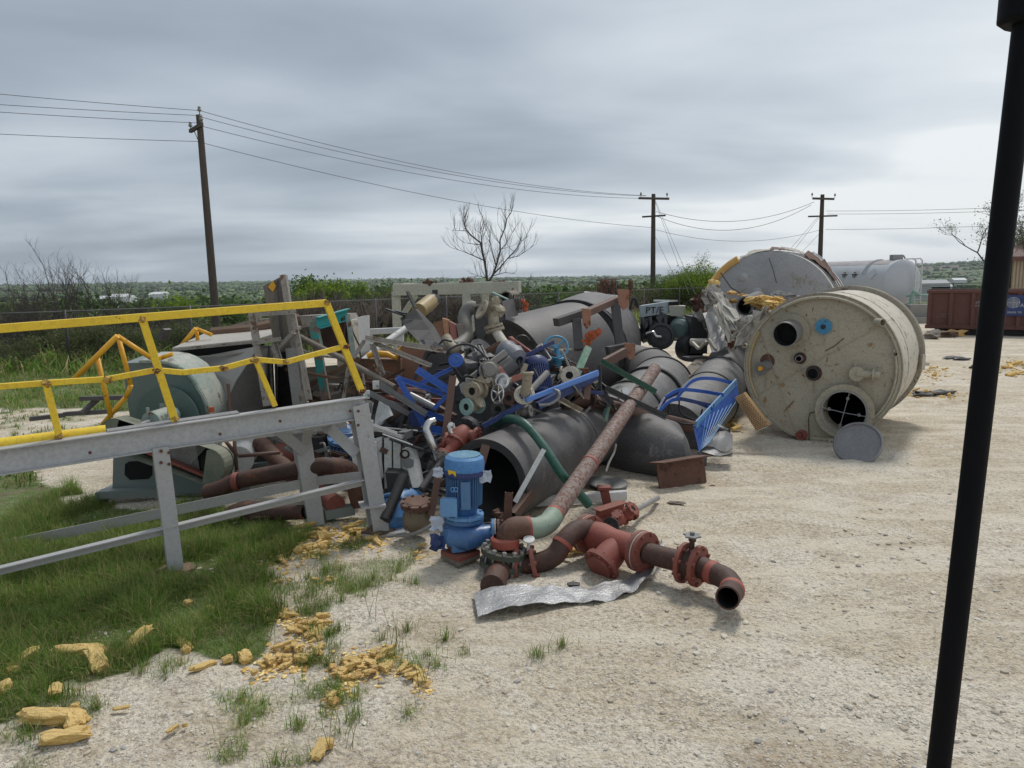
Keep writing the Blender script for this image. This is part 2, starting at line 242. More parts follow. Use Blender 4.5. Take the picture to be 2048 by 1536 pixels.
# ------------------------------------------------------------------ mesh builder
def basis(d, up=V((0, 0, 1))):
    d = V(d).normalized(); up = V(up)
    if abs(d.dot(up.normalized())) > 0.98: up = V((0, 1, 0)) if abs(d.y) < 0.9 else V((1, 0, 0))
    x = d.cross(up).normalized(); y = x.cross(d).normalized()
    return x, y, d
class MB:
    def __init__(s): s.v = []; s.f = []; s.sm = []; s.mi = []; s.m = 0
    def add(s, vs, fs, smooth=False):
        o = len(s.v); s.v += [tuple(x) for x in vs]
        for f in fs: s.f.append(tuple(i+o for i in f)); s.sm.append(smooth); s.mi.append(s.m)
        return s
    def box(s, c, size, rot=None):
        c = V(c); rot = rot or Matrix.Identity(3); h = [x/2 for x in size]
        vs = [c + rot @ V((a*h[0], b*h[1], e*h[2])) for a in (-1, 1) for b in (-1, 1) for e in (-1, 1)]
        return s.add(vs, [(0, 1, 3, 2), (4, 6, 7, 5), (0, 4, 5, 1), (2, 3, 7, 6), (0, 2, 6, 4), (1, 5, 7, 3)])
    def ext(s, prof, p, q, up=V((0, 0, 1)), roll=0.0, caps=True, q_scale=1.0):
        """extrude a 2-D profile (x right, y up) from p to q"""
        p, q = V(p), V(q); x, y, d = basis(q-p, up)
        if roll: 
            r = Matrix.Rotation(roll, 3, d); x = r @ x; y = r @ y
        n = len(prof)
        vs = [p + x*a + y*b for a, b in prof] + [q + (x*a + y*b)*q_scale for a, b in prof]
        fs = [(i, (i+1) % n, n+(i+1) % n, n+i) for i in range(n)]
        if caps: fs += [tuple(range(n-1, -1, -1)), tuple(range(n, 2*n))]
        return s.add(vs, fs)
    def beam(s, p, q, w, h, **k): return s.ext([(-w/2, -h/2), (w/2, -h/2), (w/2, h/2), (-w/2, h/2)], p, q, **k)
    def angle(s, p, q, w, h, t=0.008, **k): return s.ext([(0, 0), (w, 0), (w, t), (t, t), (t, h), (0, h)], p, q, **k)
    def chan(s, p, q, w, h, t=0.008, **k):
        return s.ext([(-w/2, 0), (w/2, 0), (w/2, h), (w/2-t, h), (w/2-t, t), (-w/2+t, t), (-w/2+t, h), (-w/2, h)], p, q, **k)
    def ibeam(s, p, q, w, h, t=0.01, **k):
        a, b = w/2, h/2
        return s.ext([(-a, -b), (a, -b), (a, -b+t), (t/2, -b+t), (t/2, b-t), (a, b-t), (a, b), (-a, b), (-a, b-t), (-t/2, b-t), (-t/2, -b+t), (-a, -b+t)], p, q, **k)
    def rhs(s, p, q, w, h, t=0.006, up=V((0, 0, 1)), roll=0.0):
        """open hollow box section"""
        p, q = V(p), V(q); x, y, d = basis(q-p, up)
        if roll: 
            r = Matrix.Rotation(roll, 3, d); x = r @ x; y = r @ y
        vs = []
        for o in (p, q):
            for k in (0, t):
                for a, b in ((-1, -1), (1, -1), (1, 1), (-1, 1)): vs.append(o + x*a*(w/2-k) + y*b*(h/2-k))
        fs = []
        for i in range(4):
            j = (i+1) % 4
            fs += [(i, j, 8+j, 8+i), (4+i, 12+i, 12+j, 4+j), (i, 4+i, 4+j, j), (8+i, 8+j, 12+j, 12+i)]
        return s.add(vs, fs)
    def tube(s, pts, r, n=16, caps=True, sm=True):
        pts = [V(p) for p in pts]; m = len(pts)
        rr = r if hasattr(r, '__len__') else [r]*m
        T = []
        for i in range(m):
            a = (pts[i]-pts[i-1]).normalized() if i else None
            b = (pts[i+1]-pts[i]).normalized() if i < m-1 else None
            T.append((a or b) if a is None or b is None else ((a+b).normalized() if (a+b).length > 1e-6 else a))
        x, y, _ = basis(T[0]); vs = []
        for i in range(m):
            if i:
                q = T[i-1].rotation_difference(T[i]); x = q @ x; y = q @ y
            k = 1.0
            if 0 < i < m-1:
                c = max(0.5, T[i].dot((pts[i]-pts[i-1]).normalized())); k = 1.0/c if c > 0.5 else 1.0
            for j in range(n):
                a = 2*math.pi*j/n; vs.append(pts[i] + (x*math.cos(a)+y*math.sin(a))*rr[i]*(k if k < 1.06 else 1.0))
        fs = [(i*n+j, i*n+(j+1) % n, (i+1)*n+(j+1) % n, (i+1)*n+j) for i in range(m-1) for j in range(n)]
        s.add(vs, fs, sm)
        if caps:
            o = len(s.v)-len(vs)
            s.f += [tuple(o+j for j in range(n-1, -1, -1)), tuple(o+(m-1)*n+j for j in range(n))]; s.sm += [False]*2; s.mi += [s.m]*2
        return s
    def pipe(s, pts, ro, t=0.01, n=28, inner_m=None, cut_m=None):
        """open hollow pipe with wall thickness"""
        s.tube(pts, ro, n, caps=False); o1 = len(s.v)-len(pts)*n
        m0 = s.m
        if inner_m is not None: s.m = inner_m
        ri = [r-t for r in ro] if hasattr(ro, '__len__') else ro-t
        s.tube(pts, ri, n, caps=False); o2 = len(s.v)-len(pts)*n; m = len(pts)
        s.m = m0 if cut_m is None else cut_m
        for e in (0, (m-1)*n):
            for j in range(n):
                k = (j+1) % n; s.f.append((o1+e+j, o1+e+k, o2+e+k, o2+e+j)); s.sm.append(False); s.mi.append(s.m)
        s.m = m0
        return s
    def lathe(s, prof, o, axis, n=24, sm=True, sharp=True):
        """profile of (radius, height along axis)"""
        o = V(o); x, y, d = basis(axis)
        for (r0, h0), (r1, h1) in zip(prof, prof[1:]):
            if not sharp: break
            a = []
            for r, h in ((r0, h0), (r1, h1)):
                a += [o + d*h + (x*math.cos(2*math.pi*j/n) + y*math.sin(2*math.pi*j/n))*r for j in range(n)] if r > 1e-6 else [o + d*h]
            if r0 > 1e-6 and r1 > 1e-6: fs = [(j, (j+1) % n, n+(j+1) % n, n+j) for j in range(n)]
            elif r0 > 1e-6: fs = [(j, (j+1) % n, n) for j in range(n)]
            elif r1 > 1e-6: fs = [(0, 1+(j+1) % n, 1+j) for j in range(n)]
            else: continue
            s.add(a, fs, sm)
        return s
    def flange(s, o, axis, Ro, Ri=0.0, t=0.025, nb=8, bolt=None, both=True, n=28):
        """bolted flange centred on o"""
        o = V(o); x, y, d = basis(axis)
        if Ri > 0: s.lathe([(Ri, -t/2), (Ro, -t/2), (Ro, t/2), (Ri, t/2), (Ri, -t/2)], o, d, n)
        else: s.lathe([(0, -t/2), (Ro, -t/2), (Ro, t/2), (0, t/2)], o, d, n)
        if nb:
            b = bolt or Ro*0.085; rb = Ro - 1.45*b
            for k in range(nb):
                a = 2*math.pi*(k+.5)/nb; c = o + (x*math.cos(a)+y*math.sin(a))*rb
                s.lathe([(0, -t/2-b*1.1), (b, -t/2-b*1.1), (b, t/2+b*1.1), (0, t/2+b*1.1)], c, d, 6, sm=False)
        return s
    def slab(s, poly, vec, bulge=0):
        """closed outline (3-D points) given thickness along vec"""
        n = len(poly); vec = V(vec); vs = [V(p) for p in poly] + [V(p)+vec for p in poly]
        return s.add(vs, [tuple(range(n-1, -1, -1)), tuple(range(n, 2*n))] + [(i, (i+1) % n, n+(i+1) % n, n+i) for i in range(n)])
    def sheet(s, rows, t=0.004, sm=True):
        """grid of points as a thin sheet with thickness"""
        a = [[V(p) for p in r] for r in rows]; H = len(a); W = len(a[0])
        nrm = []
        for i in range(H):
            for j in range(W):
                u = a[i][min(j+1, W-1)]-a[i][max(j-1, 0)]; w_ = a[min(i+1, H-1)][j]-a[max(i-1, 0)][j]
                nn = u.cross(w_); nrm.append(nn.normalized() if nn.length > 1e-9 else V((0, 0, 1)))
        vs = [a[i][j]+nrm[i*W+j]*t/2 for i in range(H) for j in range(W)] + [a[i][j]-nrm[i*W+j]*t/2 for i in range(H) for j in range(W)]
        K = H*W; fs = []
        for i in range(H-1):
            for j in range(W-1):
                q = (i*W+j, i*W+j+1, (i+1)*W+j+1, (i+1)*W+j); fs.append(q); fs.append(tuple(K+k for k in q[::-1]))
        e = [i*W for i in range(H)]; e2 = [i*W+W-1 for i in range(H)]; e3 = list(range(W)); e4 = [(H-1)*W+j for j in range(W)]
        for E in (e, e2, e3, e4):
            for p, q in zip(E, E[1:]): fs.append((p, q, K+q, K+p))
        return s.add(vs, fs, sm)
    def wheel(s, o, axis, Rr, r=0.008, spokes=4, hub=0.02, n=28):
        o = V(o); x, y, d = basis(axis)
        ring = [o + (x*math.cos(2*math.pi*j/n)+y*math.sin(2*math.pi*j/n))*Rr for j in range(n+1)]
        s.tube(ring, r, 8, caps=False)
        for k in range(spokes):
            a = 2*math.pi*k/spokes+.3; e = o + (x*math.cos(a)+y*math.sin(a))*Rr
            s.tube([o - d*0.012, (o+e)/2-d*0.01, e], r*0.8, 6)
        s.lathe([(0, -hub), (hub, -hub), (hub, hub*.6), (0, hub*.6)], o, d, 10)
        return s
    def blob(s, c, rad, seed=0, amp=0.25, sub=2, rot=None, sm=False, freq=1.6):
        vs, fs = ICO[sub]; c = V(c); rad = V(rad) if hasattr(rad, '__len__') else V((rad,)*3)
        rot = rot or Matrix.Identity(3); o = V((seed*3.17, seed*1.3, seed*7.7)); out = []
        for v in vs:
            k = 1 + amp*mnoise.noise(v*freq+o)*2
            out.append(c + rot @ V((v.x*rad.x*k, v.y*rad.y*k, v.z*rad.z*k)))
        return s.add(out, fs, sm)
    def mesh(s, name, off=V((0, 0, 0))):
        me = bpy.data.meshes.new(name)
        a = np.array(s.v, dtype=np.float32) - np.array(off, dtype=np.float32)
        ls = np.fromiter((len(f) for f in s.f), dtype=np.int32); idx = np.fromiter((i for f in s.f for i in f), dtype=np.int32)
        me.vertices.add(len(a)); me.vertices.foreach_set('co', a.ravel())
        me.loops.add(len(idx)); me.loops.foreach_set('vertex_index', idx)
        me.polygons.add(len(ls)); st = np.zeros(len(ls), dtype=np.int32); st[1:] = np.cumsum(ls)[:-1]
        me.polygons.foreach_set('loop_start', st); me.polygons.foreach_set('use_smooth', np.array(s.sm, dtype=bool))
        me.polygons.foreach_set('material_index', np.array(s.mi, dtype=np.int32))
        me.update(calc_edges=True); me.validate(); return me
ICO = {}
for k in (1, 2, 3):
    bm = bmesh.new(); bmesh.ops.create_icosphere(bm, subdivisions=k, radius=1)
    bm.verts.ensure_lookup_table(); ICO[k] = ([v.co.copy() for v in bm.verts], [tuple(v.index for v in f.verts) for f in bm.faces]); bm.free()

def put(name, mb, mats, off, parent=None, bevel=0.0, fixn=True):
    me = mb.mesh(name, off)
    for m in (mats if isinstance(mats, (list, tuple)) else [mats]): me.materials.append(m)
    if fixn and len(me.polygons) < 20000:
        bm = bmesh.new(); bm.from_mesh(me); bmesh.ops.remove_doubles(bm, verts=bm.verts, dist=1e-5)
        bmesh.ops.recalc_face_normals(bm, faces=bm.faces)
        for e in bm.edges:
            if e.is_manifold and e.calc_face_angle(0) > 0.6: e.smooth = False
        bm.to_mesh(me); bm.free()
    o = bpy.data.objects.new(name, me); COL.objects.link(o)
    if parent: o.parent = parent
    if bevel > 0:
        b = o.modifiers.new('bevel', 'BEVEL'); b.width = bevel; b.segments = 1; b.limit_method = 'ANGLE'; b.angle_limit = R(40)
    return o
def tag(o, label, cat, group=None, kind=None):
    if kind: o['kind'] = kind
    if label: o['label'] = label
    if cat: o['category'] = cat
    if group: o['group'] = group
    return o
class Thing:
    def __init__(s, name, label, cat, group=None): s.name, s.label, s.cat, s.group, s.parts = name, label, cat, group, []
    def add(s, name, mb, mat, parent=None, label=None, bevel=0.0):
        s.parts.append((name, mb, mat, parent, label, bevel)); return len(s.parts)-1
    def done(s):
        a = np.vstack([np.array(p[1].v) for p in s.parts]); lo, hi = a.min(0), a.max(0)
        off = V(((lo[0]+hi[0])/2, (lo[1]+hi[1])/2, lo[2]))
        e = bpy.data.objects.new(s.name, None); e.empty_display_size = 0.2; COL.objects.link(e); e.location = off
        tag(e, s.label, s.cat, s.group); ob = []
        for n, mb, mat, par, lab, bev in s.parts:
            o = put(n, mb, mat, off, e if par is None else ob[par], bev)
            if lab: o['label'] = lab
            ob.append(o)
        s.obj = e; s.ob = ob; return e
def solo(name, label, cat, mb, mat, group=None, kind=None, bevel=0.0, fixn=True):
    a = np.array(mb.v); lo, hi = a.min(0), a.max(0); off = V(((lo[0]+hi[0])/2, (lo[1]+hi[1])/2, lo[2]))
    o = put(name, mb, mat, off, None, bevel, fixn); o.location = off
    return tag(o, label, cat, group, kind)
def copy_thing(root, loc, rot=None, scale=None, label=None):
    def cp(o, par):
        c = o.copy(); COL.objects.link(c)
        if par is not None: c.parent = par
        for ch in list(o.children): cp(ch, c)
        return c
    kids = root
    c = cp(kids, None); c.location = loc
    if rot is not None: c.rotation_euler = rot
    if scale is not None: c.scale = scale
    if label: c['label'] = label
    return c
# ================================================================== setting
def h2(ix, iy, s):
    n = (ix*374761393 + iy*668265263 + s*1274126177) & 0x7fffffff
    n = ((n ^ (n >> 13))*1103515245) & 0x7fffffff
    return ((n ^ (n >> 16)) & 0xffff)/65535.0
def vn(x, y, s=0):
    ix = np.floor(x).astype(np.int64); iy = np.floor(y).astype(np.int64); fx = x-ix; fy = y-iy
    fx = fx*fx*(3-2*fx); fy = fy*fy*(3-2*fy)
    a, b, c, d = h2(ix, iy, s), h2(ix+1, iy, s), h2(ix, iy+1, s), h2(ix+1, iy+1, s)
    return (a*(1-fx)+b*fx)*(1-fy) + (c*(1-fx)+d*fx)*fy
def fbm(x, y, s=0, o=4):
    t = 0; a = 0.5
    for k in range(o): t = t + a*vn(x*2**k, y*2**k, s+k*11); a *= .5
    return t/(1-.5**o)
def sst(x, a, b): t = np.clip((x-a)/(b-a), 0, 1); return t*t*(3-2*t)
CRn = np.array(CR)
def proj(x, y, z=0.0):
    d = np.stack([x, y, np.zeros_like(x)+z-CAMH], -1) @ CRn
    zc_ = np.minimum(d[..., 2], -1e-3)
    return 1024 + F*d[..., 0]/-zc_, 768 - F*d[..., 1]/-zc_
def inpoly(px, py, poly):
    c = np.zeros(px.shape, bool); n = len(poly)
    for i in range(n):
        x0, y0 = poly[i]; x1, y1 = poly[(i+1) % n]
        if y0 == y1: continue
        k = ((y0 > py) != (y1 > py)) & (px < (x1-x0)*(py-y0)/(y1-y0)+x0); c ^= k
    return c
# edge of the yard: the line of the chain-link fence
FA, FB = V((-12.3, 20.5, 0)), V((9.5, 42.0, 0))
def fence_y(x): return FA.y + (x-FA.x)*(FB.y-FA.y)/(FB.x-FA.x)
def terrain(x, y):
    beyond = y - np.minimum(np.maximum(20.5+(x+12.3)*0.986, 20.0), 44+0*x)
    d = np.maximum(beyond, 0); r = np.sqrt(x*x+y*y)
    h = -3.0*sst(d, 2, 55) - 11.0*sst(d, 40, 420)
    h = h + 9.0*sst(r, 900, 2600)*(0.45+0.9*fbm(x/900, y/900, 5, 3)) + 14*sst(r, 2600, 7000)*fbm(x/2000, y/2000, 9, 2)
    h = h + 30*sst(x-0.30*y, 0, 900)*sst(r, 900, 2600)
    h = h + 3.0*(fbm(x/160, y/160, 3, 3)-.5)*sst(d, 60, 300)
    return h
GRASS = [[(-900, 935), (0, 942), (120, 992), (230, 1012), (420, 1020), (560, 1030), (640, 1062), (560, 1120), (500, 1180), (530, 1240), (480, 1300), (330, 1285), (200, 1320), (110, 1350), (40, 1400), (-60, 1470), (-900, 1700)],
         [(-2000, 690), (230, 690), (480, 720), (480, 800), (255, 835), (200, 822), (60, 808), (-100, 815), (-2000, 880)],
         [(-2000, 880), (-200, 905), (60, 935), (-200, 985), (-2000, 1010)]]
SPARSE = [[(500, 1050), (700, 1060), (860, 1080), (800, 1160), (640, 1220), (700, 1330), (900, 1370), (760, 1480), (500, 1420), (440, 1300)],
          [(-200, 1380), (200, 1380), (230, 1460), (-200, 1520)], [(0, 800), (240, 815), (235, 870), (-200, 880)], [(560, 1010), (760, 1050), (600, 1090)], [(60, 1440), (520, 1450), (700, 1540), (0, 1560)]]
def vegmask(x, y):
    px, py = proj(x, y)
    jx = (fbm(x*1.7, y*1.7, 21)-.5)*130; jy = (fbm(x*1.7, y*1.7, 37)-.5)*90
    m = np.zeros(x.shape); sp = np.zeros(x.shape)
    for g in GRASS: m = np.maximum(m, inpoly(px+jx, py+jy, g))
    for g in SPARSE: sp = np.maximum(sp, inpoly(px+jx, py+jy, g)*sst(fbm(x*2.6, y*2.6, 55), .52, .70))
    out = sst(y-(20.5+(x+12.3)*0.986), -2.0, 0.5)*(x < 16) + sst(y, 40, 44)
    return np.clip(np.maximum(np.maximum(m, out), sp*0.55), 0, 1)
def axis_pts(dense, lo, hi, k=1.045):
    a = list(dense); st = dense[1]-dense[0]
    while a[-1] < hi: st *= k; a.append(a[-1]+st)
    st = dense[1]-dense[0]; b = [a[0]]
    while b[-1] > lo: st *= k; b.append(b[-1]-st)
    return np.array(b[::-1][:-1]+a)
xs = axis_pts(np.arange(-4.6, 5.4, 0.04), -9000, 9000); ys = axis_pts(np.arange(3.0, 10.5, 0.036), -60, 9500, 1.035)
X, Y_ = np.meshgrid(xs, ys)
Z = terrain(X, Y_)
near = 1-sst(np.hypot(X, Y_-5), 14, 40)
VEG = vegmask(X, Y_)
def ruts(x, y): u_ = x*.55+y*.83; v_ = x*.83-y*.55; return (fbm(u_*4.2, v_*.7, 81, 3)-.5)*.05*sst(fbm(x*.5, y*.5, 83, 2), .35, .6)
bumps = ruts(X, Y_) + (fbm(X*0.8, Y_*0.8, 71, 3)-.5)*0.05 + (fbm(X*5, Y_*5, 72, 3)-.5)*0.028 + (np.abs(fbm(X*13, Y_*13, 73, 2)-.5))*0.018
Z = Z + bumps*near - 0.018*near
ny, nx = X.shape
vco = np.stack([X, Y_, Z], -1).reshape(-1, 3).astype(np.float32)
ii = np.arange(nx*ny).reshape(ny, nx); q = np.stack([ii[:-1, :-1], ii[:-1, 1:], ii[1:, 1:], ii[1:, :-1]], -1).reshape(-1, 4).astype(np.int32)
def npmesh(name, vco, q, smooth=True):
    me = bpy.data.meshes.new(name); me.vertices.add(len(vco)); me.vertices.foreach_set('co', vco.astype(np.float32).ravel())
    me.loops.add(q.size); me.loops.foreach_set('vertex_index', q.astype(np.int32).ravel()); me.polygons.add(len(q))
    me.polygons.foreach_set('loop_start', np.arange(0, q.size, q.shape[1], dtype=np.int32))
    me.polygons.foreach_set('use_smooth', np.full(len(q), smooth)); me.update(calc_edges=True); return me
gme = npmesh('ground', vco, q)
at = gme.attributes.new('veg', 'FLOAT', 'POINT'); at.data.foreach_set('value', VEG.ravel().astype(np.float32))
gm_, t, b = newmat('gravel yard and fields')
co = coords(t, 1.0)
def nz(s, d=5, r=.6, dist=0.0, src=None): 
    n = N(t, 'ShaderNodeTexNoise', i_Scale=s, i_Detail=float(d), i_Roughness=r, i_Distortion=dist); L(t, src or co, n.inputs[0]); return n.outputs[0]
vo = N(t, 'ShaderNodeTexVoronoi', i_Scale=34.0); L(t, co, vo.inputs[0]); vo2 = N(t, 'ShaderNodeTexVoronoi', i_Scale=85.0); L(t, co, vo2.inputs[0])
c = mixc(t, ramp(t, [(0.35, 0), (0.62, 1)], nz(0.55, 6)), (0.60, 0.50, 0.36), (0.68, 0.59, 0.45))
c = mixc(t, ramp(t, [(0.47, 0), (0.57, 1)], nz(0.75, 7, .68, .9)), c, (0.76, 0.685, 0.565))
c = mixc(t, ramp(t, [(0.52, 0), (0.68, .7)], nz(0.9, 7, .72, .8)), c, (0.40, 0.30, 0.20))
c = mixc(t, mth(t, 'MULTIPLY', ramp(t, [(0.40, 1), (0.52, 0)], nz(26, 5, .7)), 0.60), c, (0.22, 0.175, 0.125))
bw = N(t, 'ShaderNodeSeparateColor'); L(t, vo.outputs['Color'], bw.inputs[0])
c = mixc(t, mth(t, 'MULTIPLY', ramp(t, [(0.35, 0), (0.9, 1)], bw.outputs[0]), 0.35), c, (0.72, 0.68, 0.60))
bw2 = N(t, 'ShaderNodeSeparateColor'); L(t, vo2.outputs['Color'], bw2.inputs[0])
c = mixc(t, mth(t, 'MULTIPLY', ramp(t, [(0.55, 0), (1.0, 1)], bw2.outputs[1]), 0.45), c, (0.27, 0.22, 0.17))
mpr = N(t, 'ShaderNodeMapping'); mpr.inputs['Rotation'].default_value = (0, 0, R(-33)); mpr.inputs['Scale'].default_value = (.28, 1.5, 1); L(t, co, mpr.inputs[0])
c = mixc(t, mth(t, 'MULTIPLY', ramp(t, [(0.50, 0), (0.60, 1)], nz(1.6, 6, .62, .5, mpr.outputs[0])), .55), c, (0.74, 0.665, 0.54))
c = mixc(t, mth(t, 'MULTIPLY', ramp(t, [(0.36, 1), (0.45, 0)], nz(1.1, 6, .66, .5, mpr.outputs[0])), .40), c, (0.46, 0.37, 0.27))
va = N(t, 'ShaderNodeAttribute', attribute_name='veg')
soil = mixc(t, ramp(t, [(0.4, 0), (0.6, 1)], nz(3.0, 6)), (0.14, 0.13, 0.065), (0.10, 0.17, 0.04))
# fields beyond the fence: patches of pasture, scrub and ploughed earth
vf = N(t, 'ShaderNodeTexVoronoi', i_Scale=0.0042); L(t, coords(t, 1.0, stretch=(1, .45, 1)), vf.inputs[0])
sf = N(t, 'ShaderNodeSeparateColor'); L(t, vf.outputs['Color'], sf.inputs[0])
fld = ramp(t, [(0.0, (0.085, 0.135, 0.042)), (0.30, (0.11, 0.16, 0.055)), (0.34, (0.07, 0.105, 0.04)), (0.62, (0.13, 0.20, 0.06)), (0.72, (0.105, 0.07, 0.058)), (0.86, (0.17, 0.14, 0.09))], sf.outputs[0], 'CONSTANT')
fld = mixc(t, ramp(t, [(0.4, 0), (0.62, .6)], nz(0.06, 6, .7)), fld, (0.04, 0.055, 0.025))
cg = N(t, 'ShaderNodeTexCoord'); sg = N(t, 'ShaderNodeSeparateXYZ'); L(t, cg.outputs['Object'], sg.inputs[0])
farf = ramp(t, [(0.0, 0), (1.0, 1)], mth(t, 'DIVIDE', mth(t, 'SUBTRACT', sg.outputs[1], 60.0), 90.0, clamp=True))
soil = mixc(t, farf, soil, fld)
vm = mth(t, 'MULTIPLY', va.outputs['Fac'], mth(t, 'ADD', 0.62, mth(t, 'MULTIPLY', nz(9, 4), 0.6)), clamp=True)
c = mixc(t, vm, c, soil); L(t, c, b.inputs['Base Color']); b.inputs['Roughness'].default_value = 0.92; b.inputs['Specular IOR Level'].default_value = 0.15
bp = t.nodes.new('ShaderNodeBump'); bp.inputs['Strength'].default_value = 1.0; bp.inputs['Distance'].default_value = 0.022
hgt = mth(t, 'ADD', mth(t, 'MULTIPLY', vo.outputs['Distance'], -0.55), mth(t, 'ADD', mth(t, 'MULTIPLY', nz(26, 6, .7), 1.3), mth(t, 'MULTIPLY', nz(5, 4), 1.6)))
hgt = mth(t, 'ADD', hgt, mth(t, 'MULTIPLY', vo2.outputs['Distance'], -0.3))
L(t, hgt, bp.inputs['Height']); L(t, bp.outputs[0], b.inputs['Normal'])
gme.materials.append(gm_); g = bpy.data.objects.new('ground', gme); COL.objects.link(g); tag(g, None, None, kind='structure')
g['label'] = 'pale caliche gravel yard running out to green fields'

def hz(x, y): 
    return float(terrain(np.array([float(x)]), np.array([float(y)]))[0])
# ---- loose stones
def scatter_instances(name, protos, pos, scl, rots, mat, label, kind='stuff', smooth=False):
    """many small deformed copies merged into one stuff mesh"""
    vv_, ff_ = [], []; o = 0
    pid = rng.integers(0, len(protos), len(pos))
    for k, (pv, pf) in enumerate(protos):
        s = np.where(pid == k)[0]
        if not len(s): continue
        a = rots[s]; ca, sa = np.cos(a), np.sin(a)
        p = pv[None]*scl[s][:, None, :]
        x = p[..., 0]*ca[:, None]-p[..., 1]*sa[:, None]; y = p[..., 0]*sa[:, None]+p[..., 1]*ca[:, None]
        vv_.append((np.stack([x, y, p[..., 2]], -1)+pos[s][:, None, :]).reshape(-1, 3))
        n = len(pv); ff_.append((pf[None]+(np.arange(len(s))*n)[:, None, None]+o).reshape(-1, pf.shape[1])); o += n*len(s)
    me = npmesh(name, np.vstack(vv_), np.vstack(ff_), smooth); me.materials.append(mat)
    ob = bpy.data.objects.new(name, me); COL.objects.link(ob); ob['kind'] = kind; ob['label'] = label; ob['category'] = name.replace('_', ' '); return ob
def groundz(x, y):
    n_ = 1-sst(np.hypot(x, y-5), 14, 40)
    return terrain(x, y) + n_*(ruts(x, y)+(fbm(x*0.8, y*0.8, 71, 3)-.5)*0.05 + (fbm(x*5, y*5, 72, 3)-.5)*0.028 + np.abs(fbm(x*13, y*13, 73, 2)-.5)*0.018 - 0.018)
protos = []
for k in range(6):
    a = np.array([tuple(v) for v in ICO[1][0]]); a = a*(1+rng.uniform(-.28, .28, (len(a), 1)))*np.array([1, .8, .55]); protos.append((a, np.array(ICO[1][1])))
n = 26000
yy = 3.2+rng.power(0.62, n)*9; xx = (rng.random(n)-.5)*2*(yy*0.78+.3)
dn = sst(fbm(xx*1.1, yy*1.1, 91), .36, .62)*(0.35+sst(7-yy, 0, 3))
k = rng.random(n) < dn; xx, yy = xx[k], yy[k]; n = len(xx)
sz = 0.0045+0.0075*rng.random(n)**2 + 0.020*(rng.random(n) < 0.035)*rng.random(n)
st_m, t, b = newmat('limestone pebble'); gi = t.nodes.new('ShaderNodeNewGeometry')
L(t, ramp(t, [(0, (0.36, 0.30, 0.23)), (0.4, (0.52, 0.46, 0.37)), (0.75, (0.62, 0.58, 0.50)), (0.95, (0.32, 0.30, 0.28))], gi.outputs['Random Per Island']), b.inputs['Base Color']); b.inputs['Roughness'].default_value = .9
scatter_instances('gravel_stones', protos, np.stack([xx, yy, groundz(xx, yy)+sz*0.15], -1), np.stack([sz, sz*rng.uniform(.7, 1.2, n), sz*rng.uniform(.6, 1.1, n)], -1), rng.random(n)*6.28, st_m, 'loose limestone stones strewn over the gravel yard')

# ---- grass
def blade(h=1.0, bend=.35, w=0.035):
    return np.array([(-w, 0, 0), (w, 0, 0), (-w*.8, bend*.22, h*.5), (w*.8, bend*.22, h*.5), (0, bend, h*0.93)])
bf = np.array([(0, 1, 3, 2), (2, 3, 4, 4)])
bprot = [(blade(1, .15), bf), (blade(1, .5, .03), bf), (blade(.8, .8, .04), bf), (blade(1.1, -.3, .03), bf)]
M_grass = leafmat('grass blades', (0.10, 0.195, 0.03), (0.18, 0.31, 0.05), (0.46, 0.39, 0.19), 0.5)
def grass(name, n, x0, x1, y0, y1, hmin, hmax, wk, label, thr=.55, power=1.0):
    y = y0+(y1-y0)*rng.random(n)**power; x = x0+(x1-x0)*rng.random(n)
    px, py = proj(x, y); v = vegmask(x, y)
    cl = fbm(x*2.4, y*2.4, 13, 3)
    k = (rng.random(n) < v*(.35+.65*sst(cl, .25, .55)) + (v > .05)*(v < .6)*0.12) & (px > -150) & (px < 2150)
    x, y, v, cl = x[k], y[k], v[k], cl[k]; n = len(x)
    h = (hmin+(hmax-hmin)*rng.random(n))*(0.45+0.9*sst(cl, .3, .7))*(0.45+.55*(v > .7))
    s = np.stack([wk*(0.7+rng.random(n)*.6), h*rng.uniform(.7, 2.4, n), h*rng.uniform(.6, 1.1, n)], -1)
    faces = bprot
    tri = [(p, np.array([(0, 1, 3), (0, 3, 2), (2, 3, 4)])) for p, f in faces]
    return scatter_instances(name, tri, np.stack([x, y, groundz(x, y)-.004], -1), s, rng.random(n)*6.28, M_grass, label)
grass('grass', 300000, -5.5, 0.2, 3.4, 9.2, .05, .20, .062, 'short green grass along the platform legs')
grass('grass', 120000, -24, -2.5, 9, 26, .07, .20, .26, 'green grass between the yard and the fence')
grass('grass', 40000, -16, 14, 20, 46, .25, .7, .8, 'rough tall grass beyond the fence line')

# ---- branching plants
def branches(mb, p, d, ln, r, depth, rnd, spread=.55, up=.12, sides=5, kids=(2, 3), shrink=.72, tips=None, wig=.16, lim=None):
    pts = [V(p)]; d = V(d).normalized(); n = 3
    for i in range(n):
        d = (d + V((rnd.uniform(-wig, wig), rnd.uniform(-wig, wig), rnd.uniform(-wig, wig)+up*.4))).normalized()
        pts.append(pts[-1]+d*ln/n)
    mb.tube(pts, [r*(1-.4*i/n) for i in range(n+1)], sides if r > .02 else 3, caps=False)
    if depth == 0:
        if tips is not None: tips.append((pts[-1], d)); tips.append((pts[-2], d))
        return
    for k in range(rnd.randint(*kids)):
        nd = (d*1.0 + V((rnd.uniform(-1, 1), rnd.uniform(-1, 1), rnd.uniform(-.6, 1)))*spread*1.3 + V((0, 0, up))).normalized()
        s = pts[-1] if k == 0 else pts[rnd.choice((1, 2, 2, 3))]
        branches(mb, s, nd, ln*shrink*rnd.uniform(.75, 1.15), r*.6, depth-1, rnd, spread, up, sides, kids, shrink, tips, wig)
